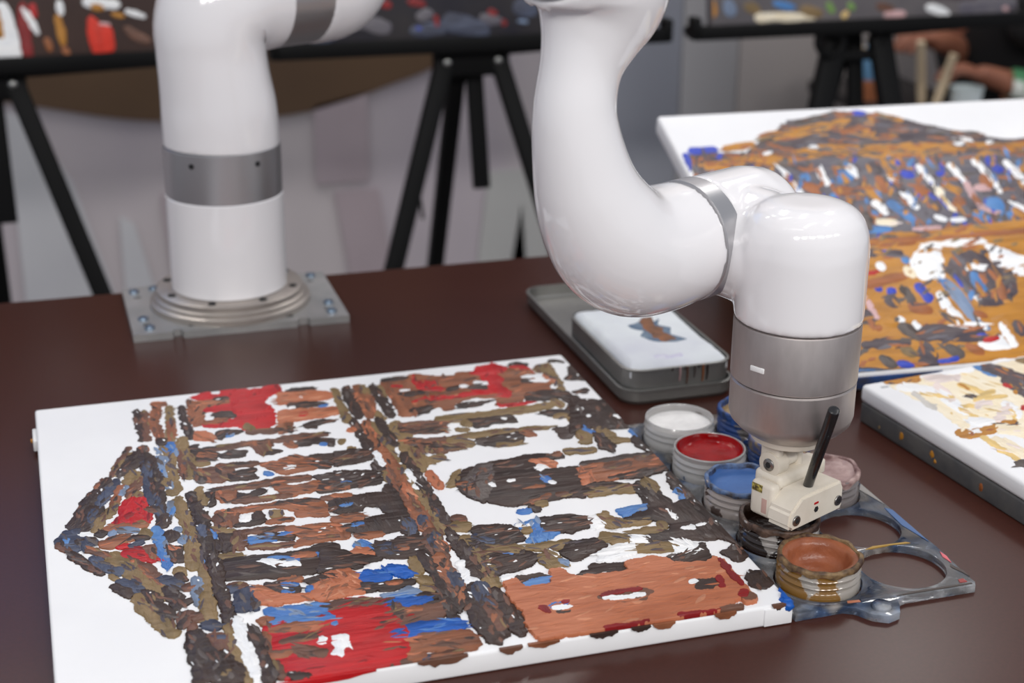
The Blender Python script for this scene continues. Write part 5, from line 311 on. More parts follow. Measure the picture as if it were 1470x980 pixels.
EL = ('w3278 808,3293 622,3357 456,3368 281,3423 109,3507 75,3580 138,3591 323,3559 505,3541 697,3474 867,3365 883;w2928 301,3571 324,3613 46,2901 40;y3260 780,3278 551,3310 323,3367 305,3418 342,3398 572,3364 799,3309 817;q3635 822,3612 619,3603 412,3628 232,3661 55,3716 40,3767 69,3775 251,3776 429,3768 628,3746 830,3690 858;w3640 760,3707 624,3781 496,3810 424,3847 351,3879 347,3899 373,3882 454,3857 538,3777 670,3691 793,3658 790;r3760 809,3765 705,3791 605,3853 586,3906 629,3902 734,3878 834,3814 853;x3929 293,3949 202,3987 118,4027 111,4056 143,4040 235,4007 321,3962 326;w4152 849,4146 735,4180 626,4233 605,4281 640,4296 756,4272 866,4209 886;y4121 626,4140 403,4182 184,4232 169,4275 202,4259 426,4219 645,4167 659;x4169 164,4193 86,4240 40,4284 40,4309 54,4289 134,4246 203,4198 205;w4561 768,4810 722,5066 712,5103 762,5084 818,4835 867,4581 880,4543 828;y4651 705,4755 658,4873 664,4913 704,4899 757,4797 812,4681 814,4639 766;R4585 537,4655 637,4745 510,4941 420,4971 67,4641 40;p4739 468,4829 450,4920 439,4937 460,4929 485,4839 502,4748 512,4731 492;w5155 636,5292 578,5439 541,5464 560,5459 590,5325 656,5182 702,5154 675;y4952 601,5041 573,5134 558,5152 574,5146 597,5059 630,4967 650,4948 629;w2728 687,2796 480,2881 279,2938 275,2976 322,2909 531,2826 731,2767 735;q2533 593,2596 429,2701 289,2745 289,2768 329,2711 498,2614 641,2563 637;m5117 369,5270 231,5458 143,5513 174,5520 236,5364 371,5175 455,5122 427;x4375 1133,4456 1020,4557 924,4595 932,4608 969,4527 1083,4426 1178,4388 1170;w3568 1249,3630 1092,3732 959,3802 967,3841 1030,3773 1184,3667 1313,3602 1308;w4893 1206,5083 1092,5282 989,5321 1014,5324 1059,5132 1174,4935 1276,4896 1251;y3987 1348,4057 1186,4151 1037,4203 1041,4231 1086,4156 1246,4056 1390,4010 1390;R3100 1258,3226 1141,3366 1042,3423 1071,3437 1133,3304 1243,3159 1334,3109 1312;x2316 3155,2406 3334,2540 3480,2611 3591,2714 3678,2787 3673,2813 3605,2760 3481,2675 3380,2575 3209,2432 3070,2350 3081;w3510 1369,3757 1584,4022 1777,4190 1915,4372 2036,4409 2023,4413 1985,4251 1837,4077 1707,3826 1496,3557 1309,3517 1326;m5052 2011,5048 2312,5040 2613,5050 2812,5091 3011,5170 3055,5247 3006,5274 2805,5272 2605,5244 2306,5221 2006,5135 1963;w1719 2828,1813 3143,1974 3430,2052 3633,2179 3814,2275 3828,2328 3747,2276 3532,2176 3338,2067 3029,1893 2749,1784 2741;y4519 1524,4554 1774,4647 2007,4685 2170,4765 2321,4844 2344,4898 2282,4884 2112,4827 1955,4780 1708,4674 1478,4584 1459;q2942 3087,3008 3253,3126 3385,3183 3487,3277 3565,3360 3563,3393 3486,3357 3370,3284 3279,3206 3120,3077 2995,2985 3004;m2590 824,2498 971,2453 1137,2403 1240,2387 1356,2426 1410,2492 1398,2561 1303,2595 1194,2677 1043,2712 873,2664 815;m998 1920,904 2242,850 2574,797 2791,774 3015,814 3055,867 3035,937 2821,977 2601,1063 2276,1108 1943,1059 1902;m758 2406,847 2639,986 2846,1058 2995,1165 3124,1240 3129,1276 3063,1224 2903,1136 2763,1036 2535,887 2334,803 2335;m1073 2487,1081 2766,1122 3042,1136 3228,1173 3411,1213 3431,1247 3403,1247 3217,1222 3032,1207 2753,1159 2478,1113 2459;w5365 2452,5317 2543,5268 2633,5243 2697,5233 2766,5262 2806,5311 2800,5355 2745,5384 2684,5416 2586,5450 2489,5417 2448;q5129 2408,5205 2733,5278 3059,5336 3274,5409 3485,5457 3499,5492 3464,5454 3244,5401 3028,5308 2707,5218 2385,5167 2372;d1978 2625,2165 2786,2383 2898,2515 2993,2671 3052,2743 3018,2743 2938,2624 2822,2481 2743,2287 2593,2062 2492,1984 2536;q5092 2577,4989 2851,4884 3124,4824 3310,4785 3503,4827 3551,4890 3538,4975 3361,5040 3177,5122 2895,5206 2615,5160 2565;m1874 3151,2071 3381,2290 3590,2427 3738,2580 3870,2621 3862,2630 3822,2502 3665,2358 3524,2156 3298,1932 3094,1887 3106;w3225 2143,3240 2302,3322 2435,3349 2535,3425 2616,3520 2635,3578 2556,3579 2445,3530 2354,3501 2200,3404 2073,3295 2059;w1849 3420,1835 3519,1881 3603,1885 3665,1935 3717,2015 3744,2073 3683,2093 3614,2068 3557,2070 3461,2011 3381,1919 3356;y4940 3044,5006 3113,5070 3185,5123 3219,5197 3224,5294 3181,5305 3076,5278 3007,5230 2966,5141 2927,5056 2885,4954 2933;m3314 990,32'
  '22 1103,3176 1238,3126 1319,3109 1416,3143 1475,3211 1468,3280 1397,3315 1309,3397 1191,3434 1051,3391 988;m3999 3020,4139 3330,4276 3641,4381 3841,4513 4028,4603 4034,4652 3958,4581 3741,4483 3537,4314 3242,4149 2945,4054 2942;w1175 2144,1192 2263,1249 2367,1270 2443,1320 2508,1375 2520,1409 2475,1404 2393,1370 2322,1344 2206,1279 2105,1216 2096;q5210 1785,5322 1890,5432 1997,5511 2061,5600 2115,5643 2100,5651 2054,5585 1975,5509 1907,5387 1814,5266 1720,5221 1737;w5339 2530,5329 2725,5314 2920,5322 3050,5364 3178,5453 3227,5538 3173,5573 3042,5573 2913,5548 2719,5527 2524,5431 2476;w2394 2197,2494 2358,2621 2496,2694 2598,2787 2684,2834 2679,2850 2634,2788 2524,2706 2429,2600 2273,2467 2139,2415 2148;w593 953,577 1194,579 1435,580 1596,597 1757,632 1777,667 1757,684 1596,684 1435,686 1194,670 953,631 932;R1698 2041,1809 2164,1940 2263,2018 2339,2112 2398,2153 2387,2159 2345,2089 2259,2004 2191,1889 2073,1753 1979,1709 1995;w4133 1129,4159 1447,4224 1759,4251 1970,4307 2176,4355 2198,4395 2162,4384 1949,4345 1740,4310 1423,4237 1112,4180 1092;m1200 3747,1271 4073,1404 4377,1466 4589,1573 4785,1659 4806,1713 4737,1676 4516,1594 4311,1510 3990,1364 3690,1266 3674;w380 3366,475 3580,599 3779,670 3918,762 4045,806 4048,827 4009,768 3863,689 3729,587 3519,457 3324,407 3324;m2497 2341,2347 2593,2252 2870,2165 3044,2119 3235,2165 3303,2246 3291,2355 3127,2424 2945,2562 2687,2645 2406,2589 2333;m871 3429,925 3555,1033 3630,1081 3702,1170 3737,1268 3720,1294 3624,1267 3532,1201 3477,1136 3363,1016 3298,907 3324;q2963 3836,3035 3981,3104 4126,3158 4219,3224 4306,3268 4307,3291 4269,3254 4167,3204 4072,3119 3935,3035 3797,2989 3797;y4273 3428,4282 3774,4287 4121,4308 4351,4366 4578,4462 4625,4550 4564,4573 4331,4561 4101,4514 3757,4472 3413,4369 3366;x173 3957,309 4060,463 4133,558 4195,666 4234,709 4212,707 4163,619 4089,518 4037,379 3940,221 3874,175 3902;w2740 3492,2686 3579,2674 3679,2648 3741,2654 3812,2694 3858,2752 3841,2796 3785,2808 3719,2853 3629,2855 3526,2807 3477;d-94 2344,218 2504,541 2638,756 2728,981 2795,1032 2757,1024 2695,819 2579,606 2486,285 2347,-46 2232,-99 2276;d1146 1824,1147 2012,1220 2183,1238 2304,1309 2412,1404 2444,1472 2371,1484 2242,1442 2127,1426 1942,1337 1776,1229 1748;m4893 1707,4927 1799,4956 1894,4992 1947,5059 1983,5168 1984,5222 1890,5225 1814,5197 1756,5131 1683,5068 1607,4954 1610;w3038 3266,3133 3499,3227 3733,3296 3886,3377 4034,3418 4039,3441 4006,3388 3846,3322 3691,3214 3464,3107 3236,3065 3232;y1004 1721,1308 1834,1622 1909,1828 1975,2041 2013,2081 1978,2066 1927,1865 1846,1656 1792,1350 1688,1033 1621,991 1663;w3320 1442,3304 1549,3335 1651,3335 1721,3371 1787,3430 1815,3480 1774,3499 1701,3483 1633,3490 1527,3448 1427,3380 1399;w2539 2360,2412 2661,2349 2980,2279 3185,2257 3403,2317 3470,2403 3444,2498 3247,2546 3036,2660 2731,2709 2408,2637 2337;y5310 2587,5361 2842,5409 3097,5451 3265,5513 3429,5570 3446,5613 3405,5596 3231,5558 3062,5487 2812,5419 2562,5357 2545;R3981 1064,3918 1151,3919 1254,3893 1316,3914 1390,3976 1455,4061 1426,4114 1371,4119 1303,4168 1213,4153 1106,4078 1038;d4649 1848,4758 2008,4864 2170,4945 2270,5043 2357,5112 2348,5138 2285,5080 2167,5005 2062,4876 1917,4751 1770,4679 1781;x3355 1072,3199 1258,3073 1464,2977 1593,2902 1737,2920 1782,2969 1784,3077 1663,3164 1527,3314 1337,3433 1126,3409 1077')
EC = ('n40 433,585 458,1143 502,1184 588,1136 668,578 648,40 607,40 518;c937 290,1235 200,1547 155,1622 233,1592 333,1291 422,981 464,907 388;n1911 102,2201 71,2488 136,2530 209,2480 278,2189 312,1903 250,1861 173;q1409 597,1483 545,1574 544,1616 583,1606 636,1530 684,1438 682,1398 647;q1867 603,2004 557,2151 556,2182 587,2167 626,2031 679,1886 686,1854 649;q2282 405,2295 317,2311 230,2349 217,2382 239,2373 328,2361 416,2319 428;q3177 417,3238 370,3315 356,3355 384,3353 431,3292 477,3214 491,3175 463;q3377 241,3419 211,3472 198,3513 222,3512 266,3473 302,3423 319,3379 291;l3677 234,3771 217,3867 209,3891 236,3878 270,3785 292,3690 304,3665 272;n2448 186,2785 69,3144 40,3248 104,3216 236,2881 371,2531 446,2423 335;c3061 292,3230 235,3410 220,3460 272,3436 339,3266 392,3086 405,3037 356;k1969 193,2023 169,2084 172,2109 197,2099 230,2047 260,1988 262,1961 232;n3645 382,3814 313,4004 334,4080 412,4043 511,3878 602,3694 601,3614 502;c2045 333,2169 315,2277 377,2301 442,2253 492,2129 508,2022 445,1997 382;n224 101,444 40,667 90,726 195,670 300,449 351,227 283,169 192;c4385 270,4750 266,5116 308,5156 383,5107 455,4740 469,4377 437,4338 352;q2505 937,2608 864,2730 821,2769 843,2769 886,2664 959,2543 1002,2504 980;l1152 969,1368 895,1593 846,1634 884,1623 937,1405 1011,1181 1058,1141 1020;n3208 982,3553 899,3909 850,3972 916,3942 999,3594 1083,3241 1131,3179 1065;q2523 1398,2660 1246,2761 1068,2844 960,2901 834,2878 780,2818 778,2721 875,2650 991,2520 1149,2427 1332,2457 1391;n688 2310,814 2543,993 2734,1089 2879,1225 2994,1317 2986,1349 2900,1274 2738,1160 2607,1023 2383,832 2200,730 2216;c577 2566,864 2712,1170 2808,1367 2893,1577 2943,1633 2901,1619 2833,1431 2728,1228 2659,937 2524,627 2437,566 2488;c651 2766,762 2774,864 2734,936 2728,1001 2686,1025 2625,979 2578,903 2564,835 2586,725 2589,626 2639,604 2710;c817 3046,968 3063,1116 3035,1216 3035,1313 3003,1342 2950,1306 2901,1205 2882,1106 2897,956 2890,809 2927,780 2989;n1083 3190,1304 3218,1524 3193,1671 3199,1817 3166,1855 3106,1815 3047,1668 3020,1521 3031,1300 3014,1080 3050,1044 3121;c3330 4343,3475 4377,3621 4416,3720 4423,3823 4393,3889 4305,3845 4204,3751 4151,3653 4135,3503 4140,3354 4139,3286 4235;k3026 2258,3161 2421,3338 2534,3437 2630,3568 2690,3653 2662,3664 2574,3581 2457,3468 2377,3324 2224,3138 2122,3045 2159;n1567 3686,1710 3745,1862 3739,1960 3763,2063 3739,2119 3673,2083 3594,1988 3544,1888 3542,1743 3497,1590 3517,1532 3595;c262 3940,489 4212,763 4436,925 4605,1122 4739,1210 4717,1227 4628,1083 4439,906 4285,669 4024,385 3811,288 3842;c4066 1533,4244 1589,4429 1616,4550 1647,4675 1656,4703 1627,4689 1589,4571 1547,4448 1526,4268 1476,4082 1456,4053 1490;n3782 3161,4013 2927,4247 2695,4393 2531,4519 2349,4495 2274,4418 2257,4248 2399,4098 2558,3887 2811,3674 3062,3701 3141;q2218 4289,2404 4238,2556 4124,2671 4075,2762 3980,2769 3885,2686 3838,2556 3862,2452 3931,2273 3996,2128 4123,2128 4231;n3490 2415,3715 2400,3931 2337,4079 2315,4221 2259,4244 2198,4199 2152,4047 2154,3902 2191,3679 2217,3465 2290,3443 2359;n2060 3420,2387 3291,2687 3110,2899 3011,3090 2874,3097 2794,3028 2754,2805 2831,2602 2946,2281 3086,1987 3279,1985 3370;q4198 2156,4476 1979,4718 1758,4895 1629,5045 1468,5037 1392,4965 1367,4774 1477,4609 1620,4339 1807,4104 2037,4118 2122;c761 4065,1088 4062,1407 3994,1623 3977,1832 3912,1869 3833,1813 3766,1594 3758,1381 3796,1056 3814,739 3895,704 3986;n691 2239,824 2315,967 2352,1063 2376,1169 2364,1239 2297,1215 2203,1131 2137,1036 2108,895 2064,742 2059,669 2136;n1386 3818,1556 4011,1770 4151,1894 4268,2050 4345,2138 4316,2149 4224,2042 4087,1904 3988,1725 3806,1502 3677,1405 3716;n4925 4136,5046 3935,5169 3734,5241 3596,5296 3447,5264 3393,5201 3395,5106 3522,5028 3658,4927 3870,4823 4081,4859 4136;c3762 1825,3924 1856,4088 1859,4197 1873,4307 1867,4330 1837,4313 1803,4205 1778,4096 1773,3933 1748,3768 1750,3745 1786;c494 1642,719 1701,947 1717,1100 1729,1255 1700,1315 1616,1271 1524,1123 1468,971 1452,743 1427,512 1446,451 1539;l2804 2055,3030 2024,32'
  '45 1951,3393 1920,3533 1858,3552 1801,3508 1761,3355 1774,3211 1819,2988 1859,2775 1941,2759 2006;l1004 3987,1157 4007,1301 3964,1401 3962,1495 3913,1532 3835,1477 3768,1374 3744,1277 3767,1126 3760,983 3817,947 3908;n3478 1950,3568 1986,3663 1994,3725 2011,3790 2007,3816 1980,3802 1944,3744 1916,3681 1908,3590 1878,3493 1877,3466 1909;n2104 2855,2166 2941,2249 3005,2295 3057,2357 3092,2398 3083,2406 3042,2368 2981,2315 2936,2249 2855,2161 2796,2116 2810;n1999 1136,2163 1131,2323 1098,2431 1087,2536 1057,2552 1023,2528 994,2418 994,2311 1013,2148 1024,1989 1063,1974 1103;l1328 3053,1672 3109,2020 3116,2250 3141,2484 3130,2524 3076,2492 3017,2263 2972,2031 2962,1686 2917,1338 2921,1297 2984;k2694 2363,2824 2637,3008 2874,3108 3048,3248 3195,3337 3195,3374 3114,3297 2925,3180 2763,3038 2498,2842 2268,2742 2275;k4368 1935,4644 1941,4913 1886,5096 1875,5273 1819,5309 1745,5257 1681,5072 1668,4892 1698,4617 1706,4350 1774,4315 1860;n4388 2402,4672 2410,4955 2420,5144 2420,5333 2406,5353 2371,5333 2337,5144 2320,4956 2317,4672 2323,4389 2327,4368 2364;k4908 1098,5110 1274,5312 1453,5452 1564,5605 1660,5661 1639,5670 1580,5546 1449,5408 1334,5192 1174,4978 1011,4919 1035;n431 2908,558 3080,731 3200,827 3302,957 3366,1048 3341,1064 3248,988 3125,877 3040,740 2879,556 2770,456 2805;c2867 1719,2938 1783,3029 1803,3082 1834,3148 1834,3203 1798,3193 1734,3149 1684,3090 1666,3014 1612,2919 1602,2861 1646;c4723 3350,4870 3354,5017 3362,5114 3349,5208 3303,5252 3212,5194 3129,5094 3099,4996 3102,4852 3135,4707 3162,4664 3260;c1762 3134,2066 3072,2347 2944,2544 2887,2724 2782,2745 2692,2672 2634,2466 2665,2276 2744,1977 2820,1701 2962,1684 3065;n480 2379,741 2497,1020 2556,1198 2621,1390 2641,1455 2586,1432 2505,1261 2415,1076 2370,811 2264,528 2219,460 2285;k193 2370,445 2379,697 2366,864 2358,1031 2330,1055 2286,1027 2243,859 2229,691 2235,440 2244,189 2273,166 2323;c3517 2381,3658 2411,3794 2376,3887 2380,3976 2336,4018 2257,3965 2185,3871 2154,3779 2171,3640 2155,3505 2205,3463 2297;k1234 2990,1511 3213,1811 3403,2001 3544,2208 3660,2258 3640,2260 3586,2079 3432,1881 3302,1599 3086,1295 2903,1241 2930;n3843 2643,4126 2603,4410 2567,4597 2531,4781 2473,4804 2410,4761 2359,4568 2367,4380 2397,4101 2460,3821 2519,3798 2587;n1776 1676,1889 1669,1993 1626,2066 1613,2132 1573,2147 1525,2110 1491,2033 1489,1963 1515,1851 1529,1750 1580,1736 1635;n2301 3460,2491 3467,2676 3431,2802 3425,2924 3387,2951 3334,2914 3287,2786 3275,2662 3295,2473 3297,2289 3343,2263 3405;n4594 4059,4811 4214,5026 4372,5177 4466,5341 4540,5406 4507,5410 4433,5276 4313,5129 4214,4898 4081,4669 3945,4600 3982;q1045 3387,1144 3456,1260 3483,1329 3518,1412 3523,1462 3487,1450 3427,1387 3373,1312 3352,1209 3292,1090 3274,1037 3318;k5036 4435,5348 4407,5661 4382,5867 4351,6069 4290,6104 4207,6049 4137,5838 4132,5630 4156,5322 4216,5014 4271,4980 4359')
ER = ('w40 480,40 329,40 182,40 153,40 189,40 342,40 490,40 517;y40 469,40 327,40 193,48 164,106 208,130 352,79 488,40 515;l239 454,246 322,295 197,387 170,459 224,448 356,395 480,307 508;o615 315,728 228,871 204,931 247,923 316,806 395,661 411,605 376;f830 100,1387 73,1952 73,1989 125,1952 179,1388 223,831 240,794 171;i1149 345,1339 274,1543 259,1585 299,1565 352,1374 422,1171 435,1129 397;o1670 184,1865 123,2072 110,2128 159,2099 227,1906 300,1703 324,1645 263;h2130 323,2171 233,2240 155,2319 154,2361 212,2323 304,2257 382,2175 382;Y2517 62,2576 95,2603 150,2583 188,2537 196,2483 160,2461 101,2476 67;h2555 310,2583 231,2663 187,2726 193,2749 244,2720 322,2640 366,2577 361;m3156 210,3303 159,3460 157,3509 203,3482 264,3336 321,3181 329,3131 277;w4117 154,4252 95,4386 54,4463 40,4558 40,4618 40,4617 99,4541 155,4449 200,4302 241,4155 265,4104 219;p3309 58,3518 42,3724 57,3748 106,3716 154,3508 161,3303 137,3279 97;c4849 40,5424 40,5960 40,5960 116,5960 252,5398 328,4833 261,4756 124;d5817 103,5955 40,5960 40,5960 40,5960 53,5960 138,5867 190,5811 161;p5678 118,5729 79,5799 73,5835 89,5829 124,5783 172,5717 185,5677 161;e3702 447,4394 321,5107 287,5205 406,5133 545,4431 680,3731 721,3634 594;y472 750,661 625,862 513,931 543,939 611,754 743,559 861,486 824;c2704 3350,3025 3442,3357 3463,3573 3507,3798 3499,3862 3426,3822 3338,3610 3264,3390 3243,3066 3167,2732 3161,2667 3248;w545 2018,648 1956,723 1868,773 1810,798 1728,771 1643,684 1624,605 1656,551 1711,471 1794,419 1902,452 1993;Y2192 1774,2527 1828,2864 1817,3088 1838,3314 1811,3364 1738,3320 1662,3098 1615,2873 1615,2538 1575,2200 1600,2149 1685;w1669 2648,1790 2528,1859 2374,1926 2286,1956 2173,1920 2097,1837 2098,1748 2173,1697 2272,1588 2400,1530 2561,1576 2642;h989 2920,1141 2910,1282 2855,1381 2837,1471 2786,1491 2727,1444 2684,1341 2683,1246 2715,1096 2735,958 2800,941 2868;c4966 2976,5231 3180,5493 3388,5678 3511,5882 3608,5973 3566,5981 3467,5820 3309,5640 3178,5355 3003,5072 2824,4978 2871;Y776 3394,891 3292,968 3162,1036 3087,1076 2991,1054 2930,990 2924,907 2987,852 3071,745 3179,676 3316,705 3382;l4041 2960,4160 3044,4277 3132,4363 3177,4463 3197,4537 3154,4537 3068,4469 2992,4387 2940,4253 2883,4121 2822,4043 2869;y3211 2004,3358 2015,3501 1989,3599 1988,3694 1959,3717 1914,3687 1874,3589 1860,3492 1874,3346 1871,3203 1905,3180 1957;e4564 3574,4722 3434,4882 3297,4981 3197,5064 3082,5048 3018,4985 3001,4868 3081,4765 3177,4623 3333,4480 3487,4498 3553;e3889 3508,4143 3413,4398 3322,4563 3250,4720 3159,4729 3096,4678 3057,4503 3104,4335 3171,4090 3286,3844 3398,3837 3466;e4510 2600,4589 2702,4666 2806,4726 2867,4800 2916,4860 2903,4878 2845,4838 2766,4783 2701,4688 2613,4595 2524,4532 2539;l1700 1219,1930 1230,2154 1196,2303 1174,2447 1111,2488 1014,2424 931,2269 907,2119 925,1893 950,1674 1019,1634 1126;h505 1266,647 1298,790 1309,885 1317,983 1305,1012 1264,991 1218,897 1188,802 1178,659 1163,514 1169,484 1215;l3766 3699,3935 3617,4105 3537,4212 3472,4306 3385,4307 3308,4240 3269,4117 3306,4007 3365,3852 3472,3695 3575,3696 3656;h4810 3514,5022 3707,5231 3903,5379 4024,5542 4126,5612 4101,5624 4028,5497 3884,5353 3759,5125 3585,4899 3409,4826 3438;w1929 3591,2085 3665,2254 3668,2360 3701,2477 3682,2543 3612,2507 3522,2406 3462,2295 3452,2136 3394,1965 3405,1896 3488;w936 1618,1207 1717,1487 1776,1673 1816,1868 1819,1933 1750,1904 1659,1727 1578,1542 1534,1264 1467,977 1439,909 1518;y4252 2833,4590 2877,4927 2926,5154 2942,5383 2926,5439 2848,5398 2761,5175 2706,4949 2682,4608 2671,4267 2655,4212 2740;w4648 2854,4882 2781,5116 2710,5269 2653,5414 2575,5426 2512,5377 2471,5215 2504,5061 2556,4835 2651,4608 2742,4598 2809;y4870 3168,4973 3174,5077 3181,5146 3177,5214 3154,5240 3107,5211 3060,5142 3042,5073 3042,4970 3056,4867 3067,4841 3119;c1253 4229,1548 4113,1827 3966,2020 3882,2201 3774,2207 3727,2168 3702,1969 3774,1781 3869,1490 3991,1214 4145,1211 4198;o5167 2329,5264 2425,5359 2523,5429 2581,5511 2624,5566 2605,5577 2548,5523 2472,5457 2411,5347 2330,5238 2248,5'
  '181 2269;e2535 3363,2707 3432,2891 3439,3008 3471,3134 3457,3190 3395,3158 3318,3045 3262,2924 3251,2749 3195,2563 3201,2505 3274;c1386 3348,1672 3491,1979 3573,2175 3654,2386 3691,2454 3638,2435 3555,2248 3450,2045 3389,1755 3259,1443 3189,1371 3253;i548 2543,782 2499,1003 2420,1152 2369,1289 2285,1306 2200,1241 2144,1081 2160,932 2208,708 2280,495 2386,480 2479;f4364 2474,4565 2637,4763 2805,4907 2900,5071 2966,5172 2920,5182 2810,5065 2676,4927 2573,4704 2442,4483 2306,4378 2358;o4474 1916,4559 1998,4643 2083,4706 2131,4781 2164,4838 2143,4847 2084,4800 2016,4741 1964,4642 1898,4544 1830,4485 1854;Y1378 3607,1664 3750,1967 3852,2162 3938,2368 3994,2416 3960,2405 3903,2216 3801,2016 3729,1726 3595,1420 3501,1370 3543;c1181 2612,1447 2615,1705 2553,1880 2539,2049 2478,2086 2396,2028 2328,1849 2315,1676 2350,1412 2361,1156 2438,1121 2531;w2650 3799,2986 3715,3323 3635,3544 3567,3756 3470,3778 3383,3713 3322,3482 3354,3259 3415,2932 3529,2604 3639,2583 3732;h220 1600,337 1749,481 1868,576 1948,696 1999,786 1969,804 1875,736 1764,643 1681,505 1556,340 1461,244 1499;c1032 4153,1091 4250,1186 4310,1234 4366,1307 4395,1374 4377,1387 4309,1353 4238,1293 4194,1226 4105,1124 4053,1051 4077;y1986 3942,2155 3985,2328 3987,2442 4006,2559 3995,2594 3951,2569 3901,2457 3865,2342 3860,2172 3825,1997 3832,1961 3884;i2830 1336,3056 1363,3279 1334,3429 1339,3578 1302,3617 1237,3574 1174,3423 1146,3274 1160,3049 1145,2826 1186,2787 1262;e2179 3204,2305 3156,2409 3073,2488 3033,2551 2967,2552 2911,2503 2887,2415 2913,2343 2965,2222 3020,2122 3110,2125 3173;y3289 1456,3398 1487,3509 1477,3582 1488,3657 1468,3690 1423,3662 1375,3590 1347,3516 1350,3407 1328,3295 1347,3262 1399;f3079 3271,3270 3314,3460 3359,3589 3382,3720 3390,3748 3358,3734 3317,3608 3277,3481 3251,3287 3223,3094 3192,3065 3228;o3837 2100,4057 2247,4304 2334,4457 2418,4631 2458,4705 2411,4694 2323,4552 2216,4389 2152,4164 2018,3910 1943,3831 2002;e2265 4020,2406 4106,2562 4160,2660 4210,2768 4236,2807 4210,2800 4164,2708 4101,2606 4062,2461 3983,2302 3935,2260 3967;c3987 1124,4234 1145,4482 1133,4647 1139,4812 1121,4836 1084,4812 1047,4647 1028,4482 1033,4235 1019,3987 1038,3963 1081;Y3806 1343,3980 1366,4144 1312,4258 1309,4363 1250,4406 1156,4339 1077,4221 1050,4111 1078,3939 1072,3777 1142,3737 1250;c2388 3573,2708 3536,3021 3463,3233 3429,3440 3370,3458 3325,3425 3289,3210 3308,3001 3353,2682 3399,2370 3479,2353 3531;i2289 3368,2380 3660,2502 3940,2571 4131,2661 4314,2705 4323,2731 4287,2675 4091,2597 3903,2498 3614,2370 3337,2321 3331;e2244 3611,2563 3691,2889 3699,3103 3735,3324 3717,3386 3640,3342 3551,3131 3485,2914 3473,2594 3409,2266 3417,2202 3508;c4517 3825,4608 3795,4701 3766,4759 3739,4810 3695,4816 3643,4774 3611,4707 3618,4647 3642,4563 3689,4478 3735,4473 3791')

# ================================================================== SETTING
FZ = -.75
fl = box('floor', (-4, -3.5, FZ-.05), (6, 2.2, FZ), mat('hall_floor', (112, 108, 108), .5, rgb2=(100, 97, 98), nscale=2), None, 0)
tag(fl, kind='structure')
WALLM = mat('printed_backdrop', (188, 179, 186), .75, rgb2=(198, 190, 192), nscale=1.6, stretch=(1.6, 1, .5), contrast=(.4, .6), detail=2)
wl = box('wall_back', (-4, 2.0, FZ), (6, 2.1, 2.0), WALLM, None, 0); tag(wl, kind='structure')
def wall_patch(name, pts, m, y=1.996, d=.004):
    n = len(pts); V = [(x, y-d, z) for x, z in pts]+[(x, y, z) for x, z in pts]
    F = [tuple(range(n)), tuple(range(2*n-1, n-1, -1))]+[(i, n+i, n+(i+1) % n, (i+1) % n) for i in range(n)]
    o = meshobj(name, V, F, m, wl)
    bm = bmesh.new(); bm.from_mesh(o.data); bmesh.ops.recalc_face_normals(bm, faces=bm.faces); bm.to_mesh(o.data); bm.free(); return o
MAUVE = mat('print_mauve', (172, 158, 164), .75, rgb2=(180, 167, 173), nscale=3)
PALEG = mat('print_pale_grey', (205, 205, 208), .75, rgb2=(198, 198, 203), nscale=3)
SAGE = mat('print_sage_grey', (184, 184, 183), .75, rgb2=(188, 188, 186), nscale=3)
BROWNP = mat('print_brown', (88, 68, 52), .75, rgb2=(104, 80, 58), nscale=1.5)
# large brown rounded shape at the upper left
arc = [(-1.4, .62), (-1.0, .25), (-.55, .02), (-.2, -.085), (.0255, -.1296), (.2187, -.17), (.40, -.185), (.5749, -.1804), (.70, -.155), (.7938, -.126), (.8813, -.0964), (1.0, -.03), (1.12, .10), (1.18, .3), (1.1, .7), (.7, 1.1), (0, 1.3), (-.8, 1.15)]
arc = [tuple(v) for v in catmull(arc+[arc[0]], 5)][:-1]
wall_patch('brown_round_print', arc, BROWNP)
wall_patch('blue_reflection_patch', [(-1.6, .95), (.15, .95), (.15, 1.9), (-1.6, 1.9)], mat('reflection_sky_blue', (120, 165, 232), .6), 1.99)  # unseen blue patch added so the table top reflects some blue
wall_patch('grey_print', [(-.02, -.60), (.18, -.60), (.10, -.30), (.03, -.16), (-.02, -.14)], PALEG)
wall_patch('pale_print', [(.19, -.62), (.27, -.62), (.22, -.40), (.19, -.38)], PALEG)
wall_patch('mauve_print', [(.30, -.62), (.42, -.62), (.34, -.34), (.28, -.34)], MAUVE)
wall_patch('mauve_print', [(.62, -.34), (.74, -.34), (.74, -.14), (.62, -.165)], MAUVE)
wall_patch('mauve_print', [(.70, -.62), (.80, -.62), (.76, -.36), (.66, -.36)], MAUVE)
wall_patch('sage_print', [(.98, -.66), (1.22, -.66), (1.16, -.34), (1.02, -.34)], SAGE)
wall_patch('pale_print', [(1.06, -.66), (1.12, -.66), (1.10, -.42)], PALEG)
for x0, x1, m in ((1.30, 1.475, mat('panel_blue_grey', (178, 181, 192), .7)), (1.478, 1.62, mat('panel_grey', (194, 192, 194), .7)), (1.623, 2.3, mat('panel_warm_grey', (192, 184, 181), .7)), (2.303, 3.2, mat('panel_grey2', (184, 180, 180), .7))):
    o = box('wall_panel', (x0, 1.97, FZ), (x1, 1.998, 1.9), m, wl, .003)

